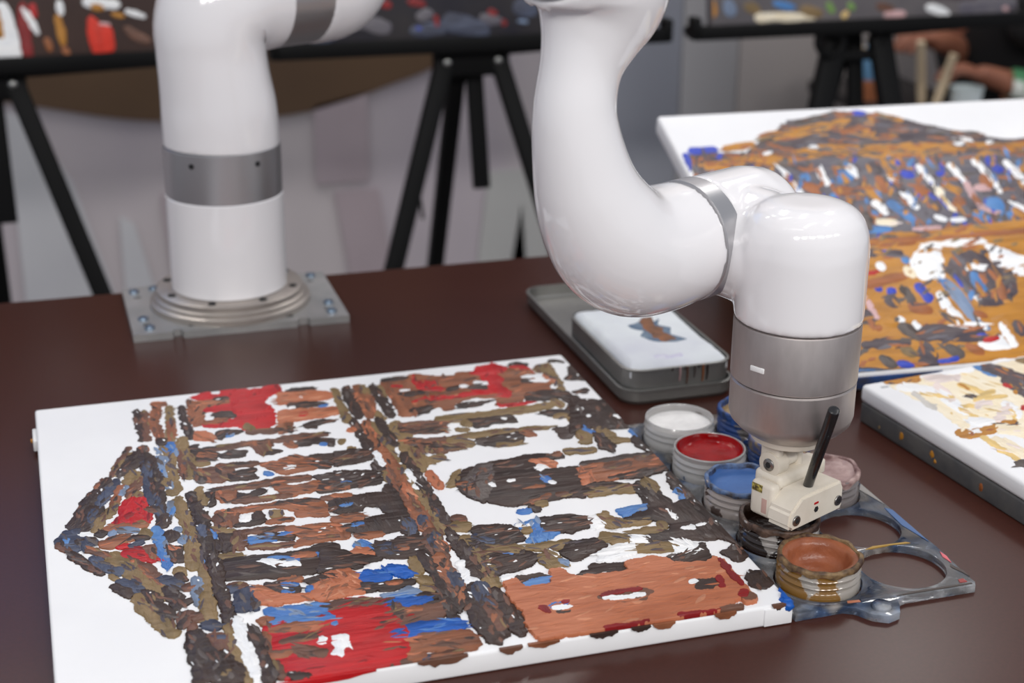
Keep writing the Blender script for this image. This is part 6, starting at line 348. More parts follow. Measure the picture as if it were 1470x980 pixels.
# ------------------------------------------------------------------ table
TABLEM = mat('brown_table_laminate', (68, 36, 29), .30, rgb2=(63, 34, 27), nscale=300, spec=.36, bump=.05, bscale=700, bdist=.0004)
tb = empty('table', (.45, -.2, FZ))
tag(tb, 'glossy dark brown table under the robot arm and the canvases', 'table')
def local(o, root):
    o.parent = root; o.matrix_parent_inverse = Matrix.Translation(-Vector(root.location)) if root.rotation_euler.z == 0 else root.matrix_world.inverted(); return o
local(box('table_top', (-.75, -.78, -.035), (1.75, .3555, 0), TABLEM, None, .002), tb)
for x, y in ((-.68, -.7), (1.68, -.7), (-.68, .28), (1.68, .28)):
    local(box('leg', (x-.025, y-.025, FZ), (x+.025, y+.025, -.035), mat('table_leg_grey', (60, 58, 58), .4, metal=.6), None, .003), tb)

# ================================================================== ROBOT ARM
ra = empty('robot_arm', (.2125, .274, 0))
tag(ra, 'glossy white jointed robot arm with silver rings, bolted to the table', 'robot arm')
RO = Vector(ra.location)
def rp(o): o.parent = ra; o.matrix_parent_inverse = Matrix.Translation(-RO); return o
AY = R(66); A3 = Vector((math.sin(AY), math.cos(AY), 0)); Q3 = Vector((math.cos(AY), -math.sin(AY), 0)); Z3 = Vector((0, 0, 1))
TX = Vector((.548, -.386, 0)); CJ = TX - Q3*.076
# base plate with two small notches along the near edge
x0, x1, y0, y1 = .1015, .327, .191, .345
op = [(x0, y0), (x0+.040, y0), (x0+.042, y0+.007), (x0+.049, y0+.007), (x0+.051, y0-.001), (x1-.056, y0-.001), (x1-.053, y0+.006), (x1-.044, y0+.006), (x1-.042, y0), (x1, y0), (x1, y1), (x0, y1)]
hs = [[(hx+.0045*math.cos(t*math.pi/5), hy+.0045*math.sin(t*math.pi/5)) for t in range(10)] for hx, hy in ((x0+.016, y0+.03), (x1-.018, y0+.028), (x0+.014, y1-.035), (x1-.02, y1-.03), (x0+.045, y1-.02))]
bpz = rp(prism('base_plate', op, 0, .008, STEEL, None, hs))
def sub(o, par):  # world-space geometry under a part of the robot
    o.parent = par; o.matrix_parent_inverse = Matrix.Translation(-Vector(par.location)); return o
BOLT = mat('bolt_zinc', (150, 168, 186), .28, metal=1)
for bx, by in ((x0+.018, y0+.016), (x0+.014, y0+.045), (x0+.012, y1-.018), (x0+.034, y1-.012), (x1-.016, y0+.016), (x1-.014, y0+.044), (x1-.016, y1-.014), (x1-.05, y1-.012)):
    o = lathe('bolt', [(0, .0015), (.0022, .0015), (.0024, .0026), (.0052, .0028), (.0056, .0023), (.0056, 0), (0, 0)], BOLT, None, 12, (bx, by, .008)); sub(o, bpz)
for sx in (x0+.058, x1-.082):
    o = box('slot', (sx, y0+.012, .0078), (sx+.024, y0+.018, .0083), DARKGAP, None, 0); sub(o, bpz)
fl_ = rp(lathe('base_flange', [(0, .008), (.086, .008), (.086, .014), (.082, .016), (.082, .019), (.0785, .021), (.0785, .026), (.076, .0275), (.06, .0275), (0, .0275)], mat('flange_metal', (186, 178, 170), .4, metal=.75, rgb2=(172, 164, 158), nscale=30), None, 64, tuple(RO)))
for k in range(8):
    t = R(22+45*k); o = lathe('bolt', [(0, .0005), (.0024, .0005), (.0026, .0012), (.0042, .0012), (.0044, .0003), (.0044, -.001), (0, -.001)], DARKGAP, None, 10, (RO.x+.070*math.cos(t), RO.y+.070*math.sin(t), .0275)); sub(o, fl_)
def along(la, z, base=RO, off=0): return Vector((base.x, base.y, 0)) + A3*la + Q3*off + Z3*z
# column, ring, shoulder (a tube that turns from vertical into the horizontal joint axis)
rp(lathe('base_column', [(0, .027), (.060, .027), (.0622, .0285), (.0622, .130), (.0612, .131), (0, .131)], WHITE, None, 64, (RO.x, RO.y, 0)))
cr = rp(lathe('column_ring', [(0, .131), (.0608, .131), (.0615, .1318), (.0615, .1832), (.0608, .184), (0, .184)], RINGM, None, 64, (RO.x, RO.y, 0)))
for ang in (-128, -62):
    t = R(ang); o = lathe('screw', [(0, .001), (.003, .001), (.003, -.002)], DARKGAP, None, 8, (0, 0, 0)); o.rotation_euler = (0, R(90), t); o.location = (RO.x+.0612*math.cos(t), RO.y+.0612*math.sin(t), .172); sub(o, cr)
pth = [along(.000, .184), along(.000, .190), along(-.001, .222), along(-.004, .252), along(-.006, .280), along(-.004, .306), along(.008, .326), along(.030, .334), along(.054, .334), along(.062, .334)]
rad = [.0605, .0608, .0600, .0575, .0565, .0590, .062, .0605, .0585, .058]
cp = catmull([tuple(p)+(r,) for p, r in zip(pth, rad)], 5)
rp(tube('shoulder_housing', [c[:3] for c in cp], [float(c[3]) for c in cp], WHITE, None, 48))
rp(tube('shoulder_ring', [along(.062, .334), along(.0625, .334), along(.112, .334), along(.1125, .334)], [.056, .0575, .0575, .056], RINGM, None, 48))
# upper arm: rises out of the frame, folds over and comes back to the forearm's upper ring
top_ring = along(-.1590, .4570, CJ); tdir = (A3*(-.6) + Z3*.8).normalized()
ua = [along(.1125, .334), along(.122, .334), along(.146, .340), along(.166, .366), along(.172, .41)]
ua = [Vector(v) for v in ua] + [along(.185, .50, RO, .06), along(.13, .64, RO, .16), along(.02, .72, RO, .30), top_ring + tdir*.20 + Z3*.02, top_ring + tdir*.10, top_ring + tdir*.042, top_ring + tdir*.030]
ur = [.0575, .0585, .060, .057, .050, .043, .041, .041, .044, .048, .0505, .050]
cp = catmull([tuple(p)+(r,) for p, r in zip(ua, ur)], 5)
rp(tube('upper_arm', [c[:3] for c in cp], [float(c[3]) for c in cp], WHITE, None, 40))
rp(tube('elbow_ring', [top_ring, top_ring+tdir*.0005, top_ring+tdir*.0295, top_ring+tdir*.03], [.0485, .0495, .0495, .0485], RINGM, None, 48))
# forearm: from the upper ring down through a slim neck and round into the wrist joint
fa = [(-.047, .2352, .0452), (-.056, .2350, .0460), (-.078, .2350, .0472), (-.101, .2385, .0478), (-.119, .2500, .0464), (-.134, .2680, .0428), (-.1455, .2880, .0380), (-.1535, .3100, .0336), (-.1590, .3340, .0302), (-.1605, .3544, .0282), (-.1560, .3780, .0280), (-.1490, .3970, .0342), (-.1435, .4120, .0425), (-.1420, .4260, .0485), (-.1455, .4400, .0500), (-.152, .449, .0500)]
fp = [tuple(along(la, z, CJ))+(r,) for la, z, r in fa] + [tuple(top_ring)+(.0495,)]
cp = catmull(fp, 5)
fo = rp(tube('forearm', [c[:3] for c in cp], [float(c[3]) for c in cp], WHITE, None, 56))
md = fo.modifiers.new('blend', 'REMESH'); md.mode = 'VOXEL'; md.voxel_size = .0024; md.use_smooth_shade = True
md = fo.modifiers.new('fillet', 'SMOOTH'); md.factor = .5; md.iterations = 8
# wrist joint ring
rp(tube('wrist_joint_ring', [along(-.0475, .2352, CJ), along(-.047, .2352, CJ), along(-.0305, .2352, CJ), along(-.030, .2352, CJ)], [.0450, .0458, .0458, .0450], RINGM, None, 56))
# wrist housing: horizontal joint drum blended into the vertical tool drum
def wrist_housing():
    bm = bmesh.new()
    def addtube(pts, rads, seg=40):
        V, F = tube_geo(pts, rads, seg); vs = [bm.verts.new(v) for v in V]
        for f in F: bm.faces.new([vs[i] for i in f])
    zc = .2352
    addtube([along(l, zc, CJ) for l in (-.0285, -.027, .026, .044, .056, .062)], [.0446, .0452, .0452, .0415, .033, .018])
    for k, s in ((0, .043), (1, .043)):
        pass
    addtube([CJ + Q3*.0 + Z3*(zc-.004), CJ + Q3*.035 + Z3*(zc-.006), CJ + Q3*.076 + Z3*(zc-.008)], [.0445, .0445, .0435])
    zt = .2745
    addtube([TX+Z3*z for z in (.185, zt-.034, zt-.022, zt-.012, zt-.005, zt-.001, zt)], [.0478, .0478, .0462, .0425, .0360, .0270, .018])
    return bmobj('wrist_housing', bm, WHITE, None)
wh = rp(wrist_housing())
md = wh.modifiers.new('blend', 'REMESH'); md.mode = 'VOXEL'; md.voxel_size = .0022; md.use_smooth_shade = True
md = wh.modifiers.new('fillet', 'SMOOTH'); md.factor = .5; md.iterations = 14
rp(lathe('tool_drum_upper', [(0, .1402), (.0462, .1402), (.0472, .1412), (.0472, .1842), (.0468, .1852), (0, .1852)], SILVER, None, 72, tuple(TX)))
td = rp(lathe('tool_drum_lower', [(0, .0945), (.031, .0945), (.034, .0965), (.040, .101), (.0452, .1065), (.0468, .112), (.0468, .1381), (.0456, .1393), (0, .1393)], SILVER, None, 72, tuple(TX)))
rp(lathe('drum_seam', [(0, .1392), (.0450, .1392), (.0450, .1403), (0, .1403)], DARKGAP, None, 48, tuple(TX)))
o = box('highlight_slot', (-.006, -.0008, -.002), (.006, .0008, .002), mat('slot_white', (235, 235, 235), .2), None, .0006)  # white slot painted in as the bright highlight on the drum
t = R(-152); o.location = (TX.x+.0472*math.cos(t), TX.y+.0472*math.sin(t), .157); o.rotation_euler = (0, 0, t+R(90)); rp(o)
rp(lathe('tool_flange', [(0, .088), (.026, .088), (.0285, .0895), (.030, .0945), (0, .0945)], PRINT, None, 48, tuple(TX)))
# gripper (off-white printed brush holder)
gp = empty('brush_gripper', (0, 0, 0), 0, ra)
gp.matrix_parent_inverse = Matrix.Translation(-RO)
GM = Matrix(((A3.x, Q3.x, 0, TX.x), (A3.y, Q3.y, 0, TX.y), (0, 0, 1, .0885), (0, 0, 0, 1)))
def gbox(name, lo, hi, bev=.003, m=PRINT, seg=3): return box(name, lo, hi, m, gp, bev, seg, GM)
def gcyl(name, p, ax, r, L, m, seg=24):
    p = GM @ Vector(p); ax = (GM.to_3x3() @ Vector(ax)).normalized(); return tube(name, [p, p+ax*.0004, p+ax*(L-.0004), p+ax*L], [r*.92, r, r, r*.92], m, gp, seg)
gbox('hinge_lug', (-.021, -.010, -.026), (-.013, .008, .001), .003)
gbox('hinge_lug', (.004, -.010, -.026), (.011, .008, .001), .003)
gcyl('hinge_boss', (-.0225, .001, -.016), (1, 0, 0), .0098, .012, PRINT)
gcyl('hinge_screw', (-.0235, .001, -.016), (1, 0, 0), .0050, .0015, mat('screw_steel', (150, 148, 145), .3, metal=1))
gcyl('hex_recess', (-.0239, .001, -.016), (1, 0, 0), .0026, .0008, DARKGAP, 6)
gcyl('hinge_pin', (-.012, .001, -.016), (1, 0, 0), .006, .018, PRINT)
gbox('holder_body', (-.024, -.012, -.044), (.027, .014, -.022), .004)
gbox('side_clamp', (-.0345, -.006, -.054), (-.0240, .016, -.026), .0035)
gbox('end_block', (.027, -.006, -.036), (.034, .012, -.024), .002)
jm = [(-.0375, -.052), (-.034, -.0555), (.024, -.0555), (.0265, -.051), (.0265, -.036), (.023, -.0300), (-.024, -.0300), (-.036, -.040)]
jv = [GM @ Vector((x, y, z)) for y in (.013, .036) for x, z in jm]
bm = bmesh.new(); vs = [bm.verts.new(v) for v in jv]; n = len(jm)
bm.faces.new(vs[:n]); bm.faces.new(vs[n:][::-1])
for i in range(n): bm.faces.new((vs[i], vs[n+i], vs[n+(i+1) % n], vs[(i+1) % n]))
bmesh.ops.recalc_face_normals(bm, faces=bm.faces); bmesh.ops.bevel(bm, geom=list(bm.edges), offset=.0022, segments=2, affect='EDGES')
bmobj('clamp_jaw', bm, PRINT, gp, 40)
SCR = mat('screw_steel', (150, 148, 145), .3)
for x, z in ((-.0300, -.047), (.0195, -.046)):
    gcyl('jaw_bolt', (x, .0355, z), (0, 1, 0), .0042, .0016, SCR); gcyl('jaw_bolt_socket', (x, .0368, z), (0, 1, 0), .0022, .0006, DARKGAP, 6)
gcyl('jaw_socket', (-.0065, .0358, -.045), (0, 1, 0), .0026, .0006, DARKGAP, 6)
gbox('paint_spot', (-.0095, .0357, -.0405), (-.0045, .0364, -.0388), .0002, paint_mat('r', True))
gbox('label_patch', (-.0348, -.004, -.034), (-.0343, .006, -.028), .0001, mat('yellow_label', (196, 180, 90), .5, rgb2=(60, 45, 30), nscale=400))
gbox('paint_smear', (-.0346, .006, -.050), (-.0341, .011, -.038), .0001, mat('pink_smear', (196, 160, 150), .5))

# brush held in the gripper
b0 = GM @ Vector((-.0045, .0255, -.0285)); b1 = GM @ Vector((-.0310, .0620, .0515)); ax = (b1-b0).normalized()
br = empty('paint_brush', tuple(b0 - ax*.046)); tag(br, 'black paint brush clamped upright in the white gripper', 'paint brush')
def brp(o): o.parent = br; o.matrix_parent_inverse = Matrix.Translation(-Vector(br.location)); return o
brp(tube('handle', [b0-ax*.012, b0-ax*.01, b1-ax*.001, b1-ax*.0002, b1], [.0036, .0038, .0044, .0040, .003], mat('black_handle', (22, 22, 24), .25, coat=.4), None, 24))
brp(tube('ferrule', [b0-ax*.029, b0-ax*.0285, b0-ax*.012, b0-ax*.011], [.0032, .0035, .0039, .0036], SCR, None, 20))
brp(tube('bristles', [b0-ax*.029, b0-ax*.037, b0-ax*.043, b0-ax*.046], [.0032, .0038, .0025, .0008], mat('wet_bristles', (40, 24, 18), .5), None, 16))

# ================================================================== FRONT CANVAS
fc = empty('canvas_painting', (0, 0, 0)); tag(fc, 'square canvas of a columned building in dark brown, red and terracotta, lying flat', 'painting')
cb = stretched_canvas('stretched_canvas', .5, .5, .0165, fc, .0025)
# folded cloth corner, seam and a small tape tab with ochre paint on the left side
box('corner_fold', (.478, -.5012, .001), (.4995, -.4995, .0145), CANVAS, fc, .0006)
box('tape_tab', (-.0035, -.062, .003), (.0005, -.034, .013), mat('tape', (222, 222, 222), .6), fc, .001)
box('paint_spot', (-.0055, -.050, .006), (-.0025, -.046, .009), paint_mat('y', True), fc, .0008)
def thickf(c): return {'T': .0011, 'D': .0011, 'U': .0011, 'W': .0014, 'Q': .0016, 'M': .0011, 'V': .0004}.get(c, 0)
paint(fc, FRONT, .0165, .00045, bound=(.0008, .4992, -.4992, -.0008), thick_fn=thickf, layer=3e-6, rich=8, grow=.0015)
# drips over the front side
def side_blob(pts, m, nm='paint_drip'):
    V = [(x, -.5012, z) for x, z in pts]+[(x, -.4985, z) for x, z in pts]; n = len(pts)
    F = [tuple(range(n)), tuple(range(2*n-1, n-1, -1))]+[(i, n+i, n+(i+1) % n, (i+1) % n) for i in range(n)]
    o = meshobj(nm, V, F, m, fc); bm = bmesh.new(); bm.from_mesh(o.data); bmesh.ops.recalc_face_normals(bm, faces=bm.faces); bm.to_mesh(o.data); bm.free()
rng = random.Random(5)
def drip(xa, xb, dz, m):
    n = 9; top = [(xa+(xb-xa)*k/n, .0172) for k in range(n+1)]; bot = [(xa+(xb-xa)*k/n, .0160-dz*math.sin(math.pi*(k+.15)/(n+.3))*rng.uniform(.5, 1.1)) for k in range(n+1)]
    side_blob(top+bot[::-1], m)
drip(.284, .300, .004, paint_mat('m', True)); drip(.304, .326, .0035, paint_mat('s', True)); drip(.348, .368, .004, paint_mat('d', True)); drip(.378, .392, .003, paint_mat('d', True)); drip(.394, .41, .006, paint_mat('s', True))
drip(.440, .456, .0045, paint_mat('s', True)); drip(.484, .494, .004, paint_mat('m', True)); drip(.12, .20, .004, paint_mat('r', True)); drip(.228, .262, .005, paint_mat('m', True))
bm = bmesh.new(); g = bmesh.ops.create_icosphere(bm, subdivisions=3, radius=1)['verts']
for v in g: v.co = Vector((.4965+v.co.x*.006+noise.noise(v.co*2)*.002, -.4955+v.co.y*.007, .0135+v.co.z*.0045+noise.noise(v.co*3)*.001))
bmobj('paint_blob', bm, paint_mat('v', True), fc, 60)

# ================================================================== TILTED CANVAS AT THE BACK
UB = Vector((.9956, -.0927, .0101)).normalized(); VB = Vector((-.0854, -.9502, -.2997)); VB = (VB-UB*VB.dot(UB)).normalized(); NB = UB.cross(-VB); 
OB = Vector((.7246, .317, .173))
bc = bpy.data.objects.new('canvas_painting', None); bc.empty_display_size = .02; link(bc)
tag(bc, 'square canvas of a building in ochre, blue and slate, propped up behind', 'painting')
hB = .022
bc.matrix_world = Matrix(((UB.x, -VB.x, NB.x, OB.x-NB.x*hB), (UB.y, -VB.y, NB.y, OB.y-NB.y*hB), (UB.z, -VB.z, NB.z, OB.z-NB.z*hB), (0, 0, 0, 1)))
stretched_canvas('stretched_canvas', .51, .488, hB, bc, .004)
# strokes were measured with v pointing towards the viewer: flip to local -y
BACKF = ';'.join(p[0]+','.join('%s %d' % (a.split()[0], -int(a.split()[1])) for a in p[1:].split(',')) for p in BACK.split(';'))
paint(bc, BACKF, hB, .0006, step=.003, rough=.0008, grow=.001, bound=(.002, .508, -.486, -.002), layer=4e-6, seed=8, rich=60, rich_area=1.6e-4, rich_scale=1.7)
o = box('side_paint', (.02, -.4895, .004), (.20, -.4875, .018), mat('side_blue', (40, 84, 150), .5, rgb2=(60, 62, 80), nscale=30), bc, .0008)
# wooden wedge stand under it
WOOD = mat('plain_wood', (150, 112, 74), .6, rgb2=(128, 92, 58), nscale=14, stretch=(8, 1, 1))
st = bpy.data.objects.new('canvas_stand', None); st.empty_display_size = .02; st.location = (.96, .12, 0); link(st); tag(st, 'wooden wedge stand under the tilted ochre canvas', 'stand')
def bpt(u, v, dz=0): p = OB + UB*u + VB*v - NB*(hB+.0015); return Vector((p.x, p.y, p.z+dz))
for u in (.08, .40):
    pts = [bpt(u, .06), bpt(u, .44)]
    a_, b_ = pts; prof = [Vector((a_.x, a_.y, 0)), Vector((b_.x, b_.y, 0)), b_, a_]
    V = [p+UB*s for s in (-.01, .01) for p in prof]
    for v in V[:2]+V[4:6]: v.z = 0.0005
    o = meshobj('wedge', V, [(0, 1, 2, 3), (7, 6, 5, 4), (0, 4, 5, 1), (1, 5, 6, 2), (2, 6, 7, 3), (3, 7, 4, 0)], WOOD, st); o.matrix_parent_inverse = Matrix.Translation(-Vector(st.location))
a_ = bpt(.08, .06); b_ = bpt(.40, .06); o = bar('crossbar', (a_.x, a_.y-.03, .02), (b_.x, b_.y-.03, .02), .02, .03, WOOD, st, .001, (0, 0, 1)); o.matrix_parent_inverse = Matrix.Translation(-Vector(st.location))

# ================================================================== NEAR RIGHT CANVASES (stacked)
nth = R(6.0)
lc = empty('stretcher_canvas', (.7225, -.196, 0), nth); tag(lc, 'grey-sided canvas underneath the cream canvas at the right edge', 'canvas')
GREYS = mat('grey_painted_side', (74, 74, 76), .7, rgb2=(92, 90, 88), nscale=40, bump=.2, bscale=300)
stretched_canvas('stretched_canvas', .205, .30, .0195, lc, .002, GREYS)
for x, y, z, s_, cc in ((0, -.062, .011, .003, 'y'), (0, -.105, .012, .0028, 'y'), (0, -.11, .007, .0018, 'y'), (0, -.17, .010, .0026, 'x'), (0, -.03, .006, .0015, 'o')):
    bm = bmesh.new(); g = bmesh.ops.create_icosphere(bm, subdivisions=2, radius=1)['verts']
    for v_ in g: k_ = 1+.5*noise.noise(v_.co*1.7+Vector((y*90, 0, 0))); v_.co = Vector((x+v_.co.x*.0006, y+v_.co.y*s_*k_, z+v_.co.z*s_*1.3*k_))
    bmobj('paint_spot', bm, paint_mat(cc, True), lc, 60)
nc = empty('canvas_painting', (.722, -.194, .0195), nth); tag(nc, 'small cream canvas with ochre swirls and a slate streak, stacked on a grey one', 'painting')
stretched_canvas('stretched_canvas', .205, .30, .0165, nc, .004)
box('grey_mark', (.012, -.016, .0162), (.02, -.012, .0167), mat('grey_smear', (178, 180, 182), .7), nc, .0002)
NEARF = ';'.join(p[0]+','.join('%s %d' % (a.split()[0], -int(a.split()[1])) for a in p[1:].split(',')) for p in NEAR.split(';'))
paint(nc, NEARF, .0165, .0004, bound=(.003, .202, -.297, -.003), layer=6e-6, seed=12, rich=10, rich_area=9e-5)

# ================================================================== PALETTE PLATE AND JARS
def acrylic():
    m = bpy.data.materials.new('clear_acrylic_smeared'); m.use_nodes = True; nt = m.node_tree; N = nt.nodes; L = nt.links; b = N['Principled BSDF']
    b.inputs['Roughness'].default_value = .06; b.inputs['IOR'].default_value = 1.45
    tc = N.new('ShaderNodeTexCoord'); n1 = N.new('ShaderNodeTexNoise'); n1.inputs['Scale'].default_value = 26; n1.inputs['Detail'].default_value = 5; L.new(tc.outputs['Object'], n1.inputs['Vector'])
    n2 = N.new('ShaderNodeTexNoise'); n2.inputs['Scale'].default_value = 16; n2.inputs['Detail'].default_value = 3; mp = N.new('ShaderNodeMapping'); mp.inputs['Location'].default_value = (3, 7, 1); L.new(tc.outputs['Object'], mp.inputs[0]); L.new(mp.outputs[0], n2.inputs['Vector'])
    cr = N.new('ShaderNodeValToRGB'); E_ = cr.color_ramp.elements; E_[0].position = .30; E_[0].color = lin((206, 206, 206)); E_[1].position = .46; E_[1].color = lin((186, 188, 192))
    for ps, c in ((.52, (150, 164, 186)), (.56, (74, 98, 136)), (.585, (110, 116, 126)), (.62, (186, 180, 176)), (.68, (96, 78, 70)), (.72, (206, 200, 196))): e = E_.new(ps); e.color = lin(c)
    L.new(n2.outputs['Fac'], cr.inputs[0]); L.new(cr.outputs[0], b.inputs['Base Color'])
    mr = N.new('ShaderNodeMapRange'); mr.inputs['From Min'].default_value = .50; mr.inputs['From Max'].default_value = .62; mr.inputs['To Min'].default_value = .80; mr.inputs['To Max'].default_value = .30
    L.new(n1.outputs['Fac'], mr.inputs[0]); L.new(mr.outputs[0], b.inputs['Transmission Weight']); return m
ACR = acrylic()
PX, PY = (.5415, .612), (-.459, -.394, -.329, -.263, -.198)
pl = empty('paint_palette', (.58, -.33, 0)); tag(pl, 'smeared clear acrylic palette plate with round holes, holding the paint jars', 'palette')
def circ(cx_, cy_, r, n=40): return [(cx_+r*math.cos(2*math.pi*k/n), cy_+r*math.sin(2*math.pi*k/n)) for k in range(n)]
ol = [(.5035, -.158), (.5035, -.499), (.541, -.4985), (.549, -.503), (.556, -.514), (.566, -.520), (.576, -.517), (.581, -.508), (.583, -.5015), (.592, -.499), (.649, -.499), (.6515, -.4945), (.6515, -.487), (.6535, -.44), (.6515, -.30), (.6515, -.158)]
plate = prism('plate', ol, .0003, .0058, ACR, None, [circ(x, y, .0328) for x in PX for y in PY], .0003)
plate.parent = pl; plate.matrix_parent_inverse = Matrix.Translation(-Vector(pl.location))
def plp(o): o.parent = pl; o.matrix_parent_inverse = Matrix.Translation(-Vector(pl.location)); return o
plp(tube('peg', [(.567, -.507, .0058), (.567, -.507, .0075), (.567, -.507, .009)], [.0075, .0075, .0062], ACR, None, 20))
def smear(pts, c, z=.0060):
    n = len(pts); o = meshobj('paint_smear', [(x, y, z+.0006) for x, y in pts]+[(x, y, z-.0003) for x, y in pts], [tuple(range(n)), tuple(range(2*n-1, n-1, -1))]+[(i, n+i, n+(i+1) % n, (i+1) % n) for i in range(n)], c, None)
    bm = bmesh.new(); bm.from_mesh(o.data); bmesh.ops.recalc_face_normals(bm, faces=bm.faces); bm.to_mesh(o.data); bm.free(); plp(o)
PINK = mat('pink_paint', (216, 104, 112), .4); DKR = mat('deep_red_paint', (150, 60, 56), .4)
smear([(.6505, -.465), (.6525, -.455), (.6515, -.447), (.6490, -.455)], PINK); smear([(.640, -.493), (.646, -.4935), (.6455, -.4885), (.641, -.489)], DKR)
smear([(.598, -.4285), (.618, -.4272), (.637, -.4285), (.634, -.4262), (.606, -.4252)], mat('yellow_smear', (170, 134, 60), .4))
smear([(.646, -.40), (.652, -.43), (.6525, -.375), (.648, -.37)], mat('blue_smear', (74, 104, 150), .4)); smear([(.571, -.40), (.580, -.43), (.5775, -.44), (.5715, -.42)], mat('navy_smear', (48, 62, 92), .4))
smear([(.546, -.496), (.556, -.497), (.556, -.4945), (.547, -.4935)], mat('orange_smear', (190, 120, 90), .4)); smear([(.645, -.335), (.6515, -.365), (.6515, -.325)], mat('grey_smear2', (150, 146, 142), .5))
smear([(.585, -.497), (.648, -.497), (.648, -.4955), (.60, -.4945)], mat('dark_smear', (70, 60, 56), .4)); smear([(.652, -.487), (.650, -.48), (.646, -.47), (.648, -.467), (.6525, -.478)], mat('dark_smear', (70, 60, 56), .4))

def jar_mat(name, tint, stain, amt):
    m = bpy.data.materials.new(name); m.use_nodes = True; nt = m.node_tree; N = nt.nodes; L = nt.links; b = N['Principled BSDF']
    b.inputs['Roughness'].default_value = .10; b.inputs['Coat Weight'].default_value = .5; b.inputs['Coat Roughness'].default_value = .05
    tc = N.new('ShaderNodeTexCoord'); n1 = N.new('ShaderNodeTexNoise'); n1.inputs['Scale'].default_value = 42; n1.inputs['Detail'].default_value = 5; L.new(tc.outputs['Object'], n1.inputs['Vector'])
    cr = N.new('ShaderNodeValToRGB'); E_ = cr.color_ramp.elements; E_[0].position = amt; E_[0].color = lin(stain); E_[1].position = amt+.04; E_[1].color = lin(tint)
    L.new(n1.outputs['Fac'], cr.inputs[0]); L.new(cr.outputs[0], b.inputs['Base Color'])
    mr = N.new('ShaderNodeMapRange'); mr.inputs['From Min'].default_value = amt; mr.inputs['From Max'].default_value = amt+.04; mr.inputs['To Min'].default_value = 0; mr.inputs['To Max'].default_value = .62
    L.new(n1.outputs['Fac'], mr.inputs[0]); L.new(mr.outputs[0], b.inputs['Transmission Weight']); return m
def jar(x, y, label, tint, stain, amt, prgb, prgb2, level, kind, crust=None, seed=0, group=None):
    t = empty('paint_jar', (x, y, 0)); tag(t, label, 'paint jar', 'paint jars standing in the palette plate')
    jm_ = jar_mat('jar_'+str(seed), tint, stain, amt); H = .027; ro = .0305
    prof = [(0, .0004), (.0285, .0004), (.0302, .0016), (.0309, .004), (.0309, .0090), (.0300, .0106), (.0292, .0112)]
    for k in range(2): z = .0122+k*.0056; prof += [(ro-.0016, z), (ro-.0002, z+.0012), (ro+.0004, z+.0022), (ro-.0002, z+.0032), (ro-.0016, z+.0044)]
    prof += [(ro-.0011, H-.0018), (ro-.0002, H-.0008), (ro-.0006, H), (ro-.0016, H), (ro-.0022, H-.001), (ro-.0024, .0036), (0, .003)]
    lathe('jar_body', prof, jm_, t, 56, (0, 0, 0), 35)
    rs = random.Random(seed); ph = [rs.uniform(0, 6.28) for _ in range(6)]
    def jt(r, z, a, k):
        w = sum(math.sin((i+2)*a+ph[i])*.5/(i+1) for i in range(6)); return (r, z + w*kind.get('wave', .0003)*min(1, r/.01))
    ri = ro-.0026
    if kind.get('bowl'):
        pp = [(0, .010), (.008, .0104), (.016, .0108), (.0195, .0125), (.0215, .018), (.0222, .0225), (.0240, .0255), (.0272, .0268), (.0292, .0262), (.0294, .0235), (.0281, .023)]
    else:
        pp = [(0, level), (.008, level+.0002), (.016, level+.0002), (.022, level+.0008), (ri-.002, level+.0018), (ri-.0004, level+kind.get('climb', .004)), (ri, level+kind.get('climb', .004)), (ri, level-.004), (0, level-.004)]
    lathe('paint', pp, mat('jar_paint_'+str(seed), prgb, kind.get('rough', .3), rgb2=prgb2, nscale=60, bump=kind.get('bump', .4), bscale=kind.get('bscale', 160), bdist=.0018, spec=kind.get('spec', .5)), t, 56, (0, 0, 0), 60, jt)
    if crust:
        cm = mat('crust_'+str(seed), crust[0], .45, rgb2=crust[1], nscale=130, bump=.8, bscale=400)
        def jc(r, z, a, k):
            w = sum(math.sin((i*2+3)*a+ph[i]) for i in range(5)); return (r + .0002*w, z + (.0004*w if k in (2, 3, 4) else .0010*w if k in (0, 6) else 0))
        lathe('rim_crust', [(ri-.0006, H-.006), (ri-.0010, H-.002), (ri, H+.0010), (ro-.0004, H+.0014), (ro+.0006, H+.0004), (ro+.0008, H-.0015), (ro+.0005, H-crust[2])], cm, t, 56, (0, 0, 0), 60, jc)
    return t
CLR = (234, 232, 230)
jar(PX[0], PY[4], 'jar of white paint, farthest of the row along the canvas edge', CLR, (70, 50, 44), .30, (240, 238, 236), (228, 226, 224), .018, {'wave': .0006, 'bump': .7, 'climb': .003}, None, 1)
jar(PX[0], PY[3], 'jar filled with glossy red paint', CLR, (40, 60, 90), .33, (160, 0, 4), (134, 0, 4), .0205, {'rough': .14, 'spec': .22, 'wave': .0005, 'bump': .5, 'bscale': 90, 'climb': .0062}, None, 2)
jar(PX[0], PY[2], 'jar of mid blue paint between the red and dark brown jars', (226, 214, 208), (70, 56, 52), .38, (70, 114, 178), (62, 104, 168), .0195, {'rough': .45, 'wave': .0003, 'bump': .2, 'climb': .0066}, ((96, 124, 168), (56, 52, 56), .002), 3)
jar(PX[0], PY[1], 'jar of dark brown paint below the gripper', (222, 214, 208), (34, 22, 18), .50, (30, 17, 12), (50, 28, 18), .014, {'wave': .0008, 'bump': .8, 'climb': .010}, ((44, 30, 24), (96, 74, 62), .0045), 4)
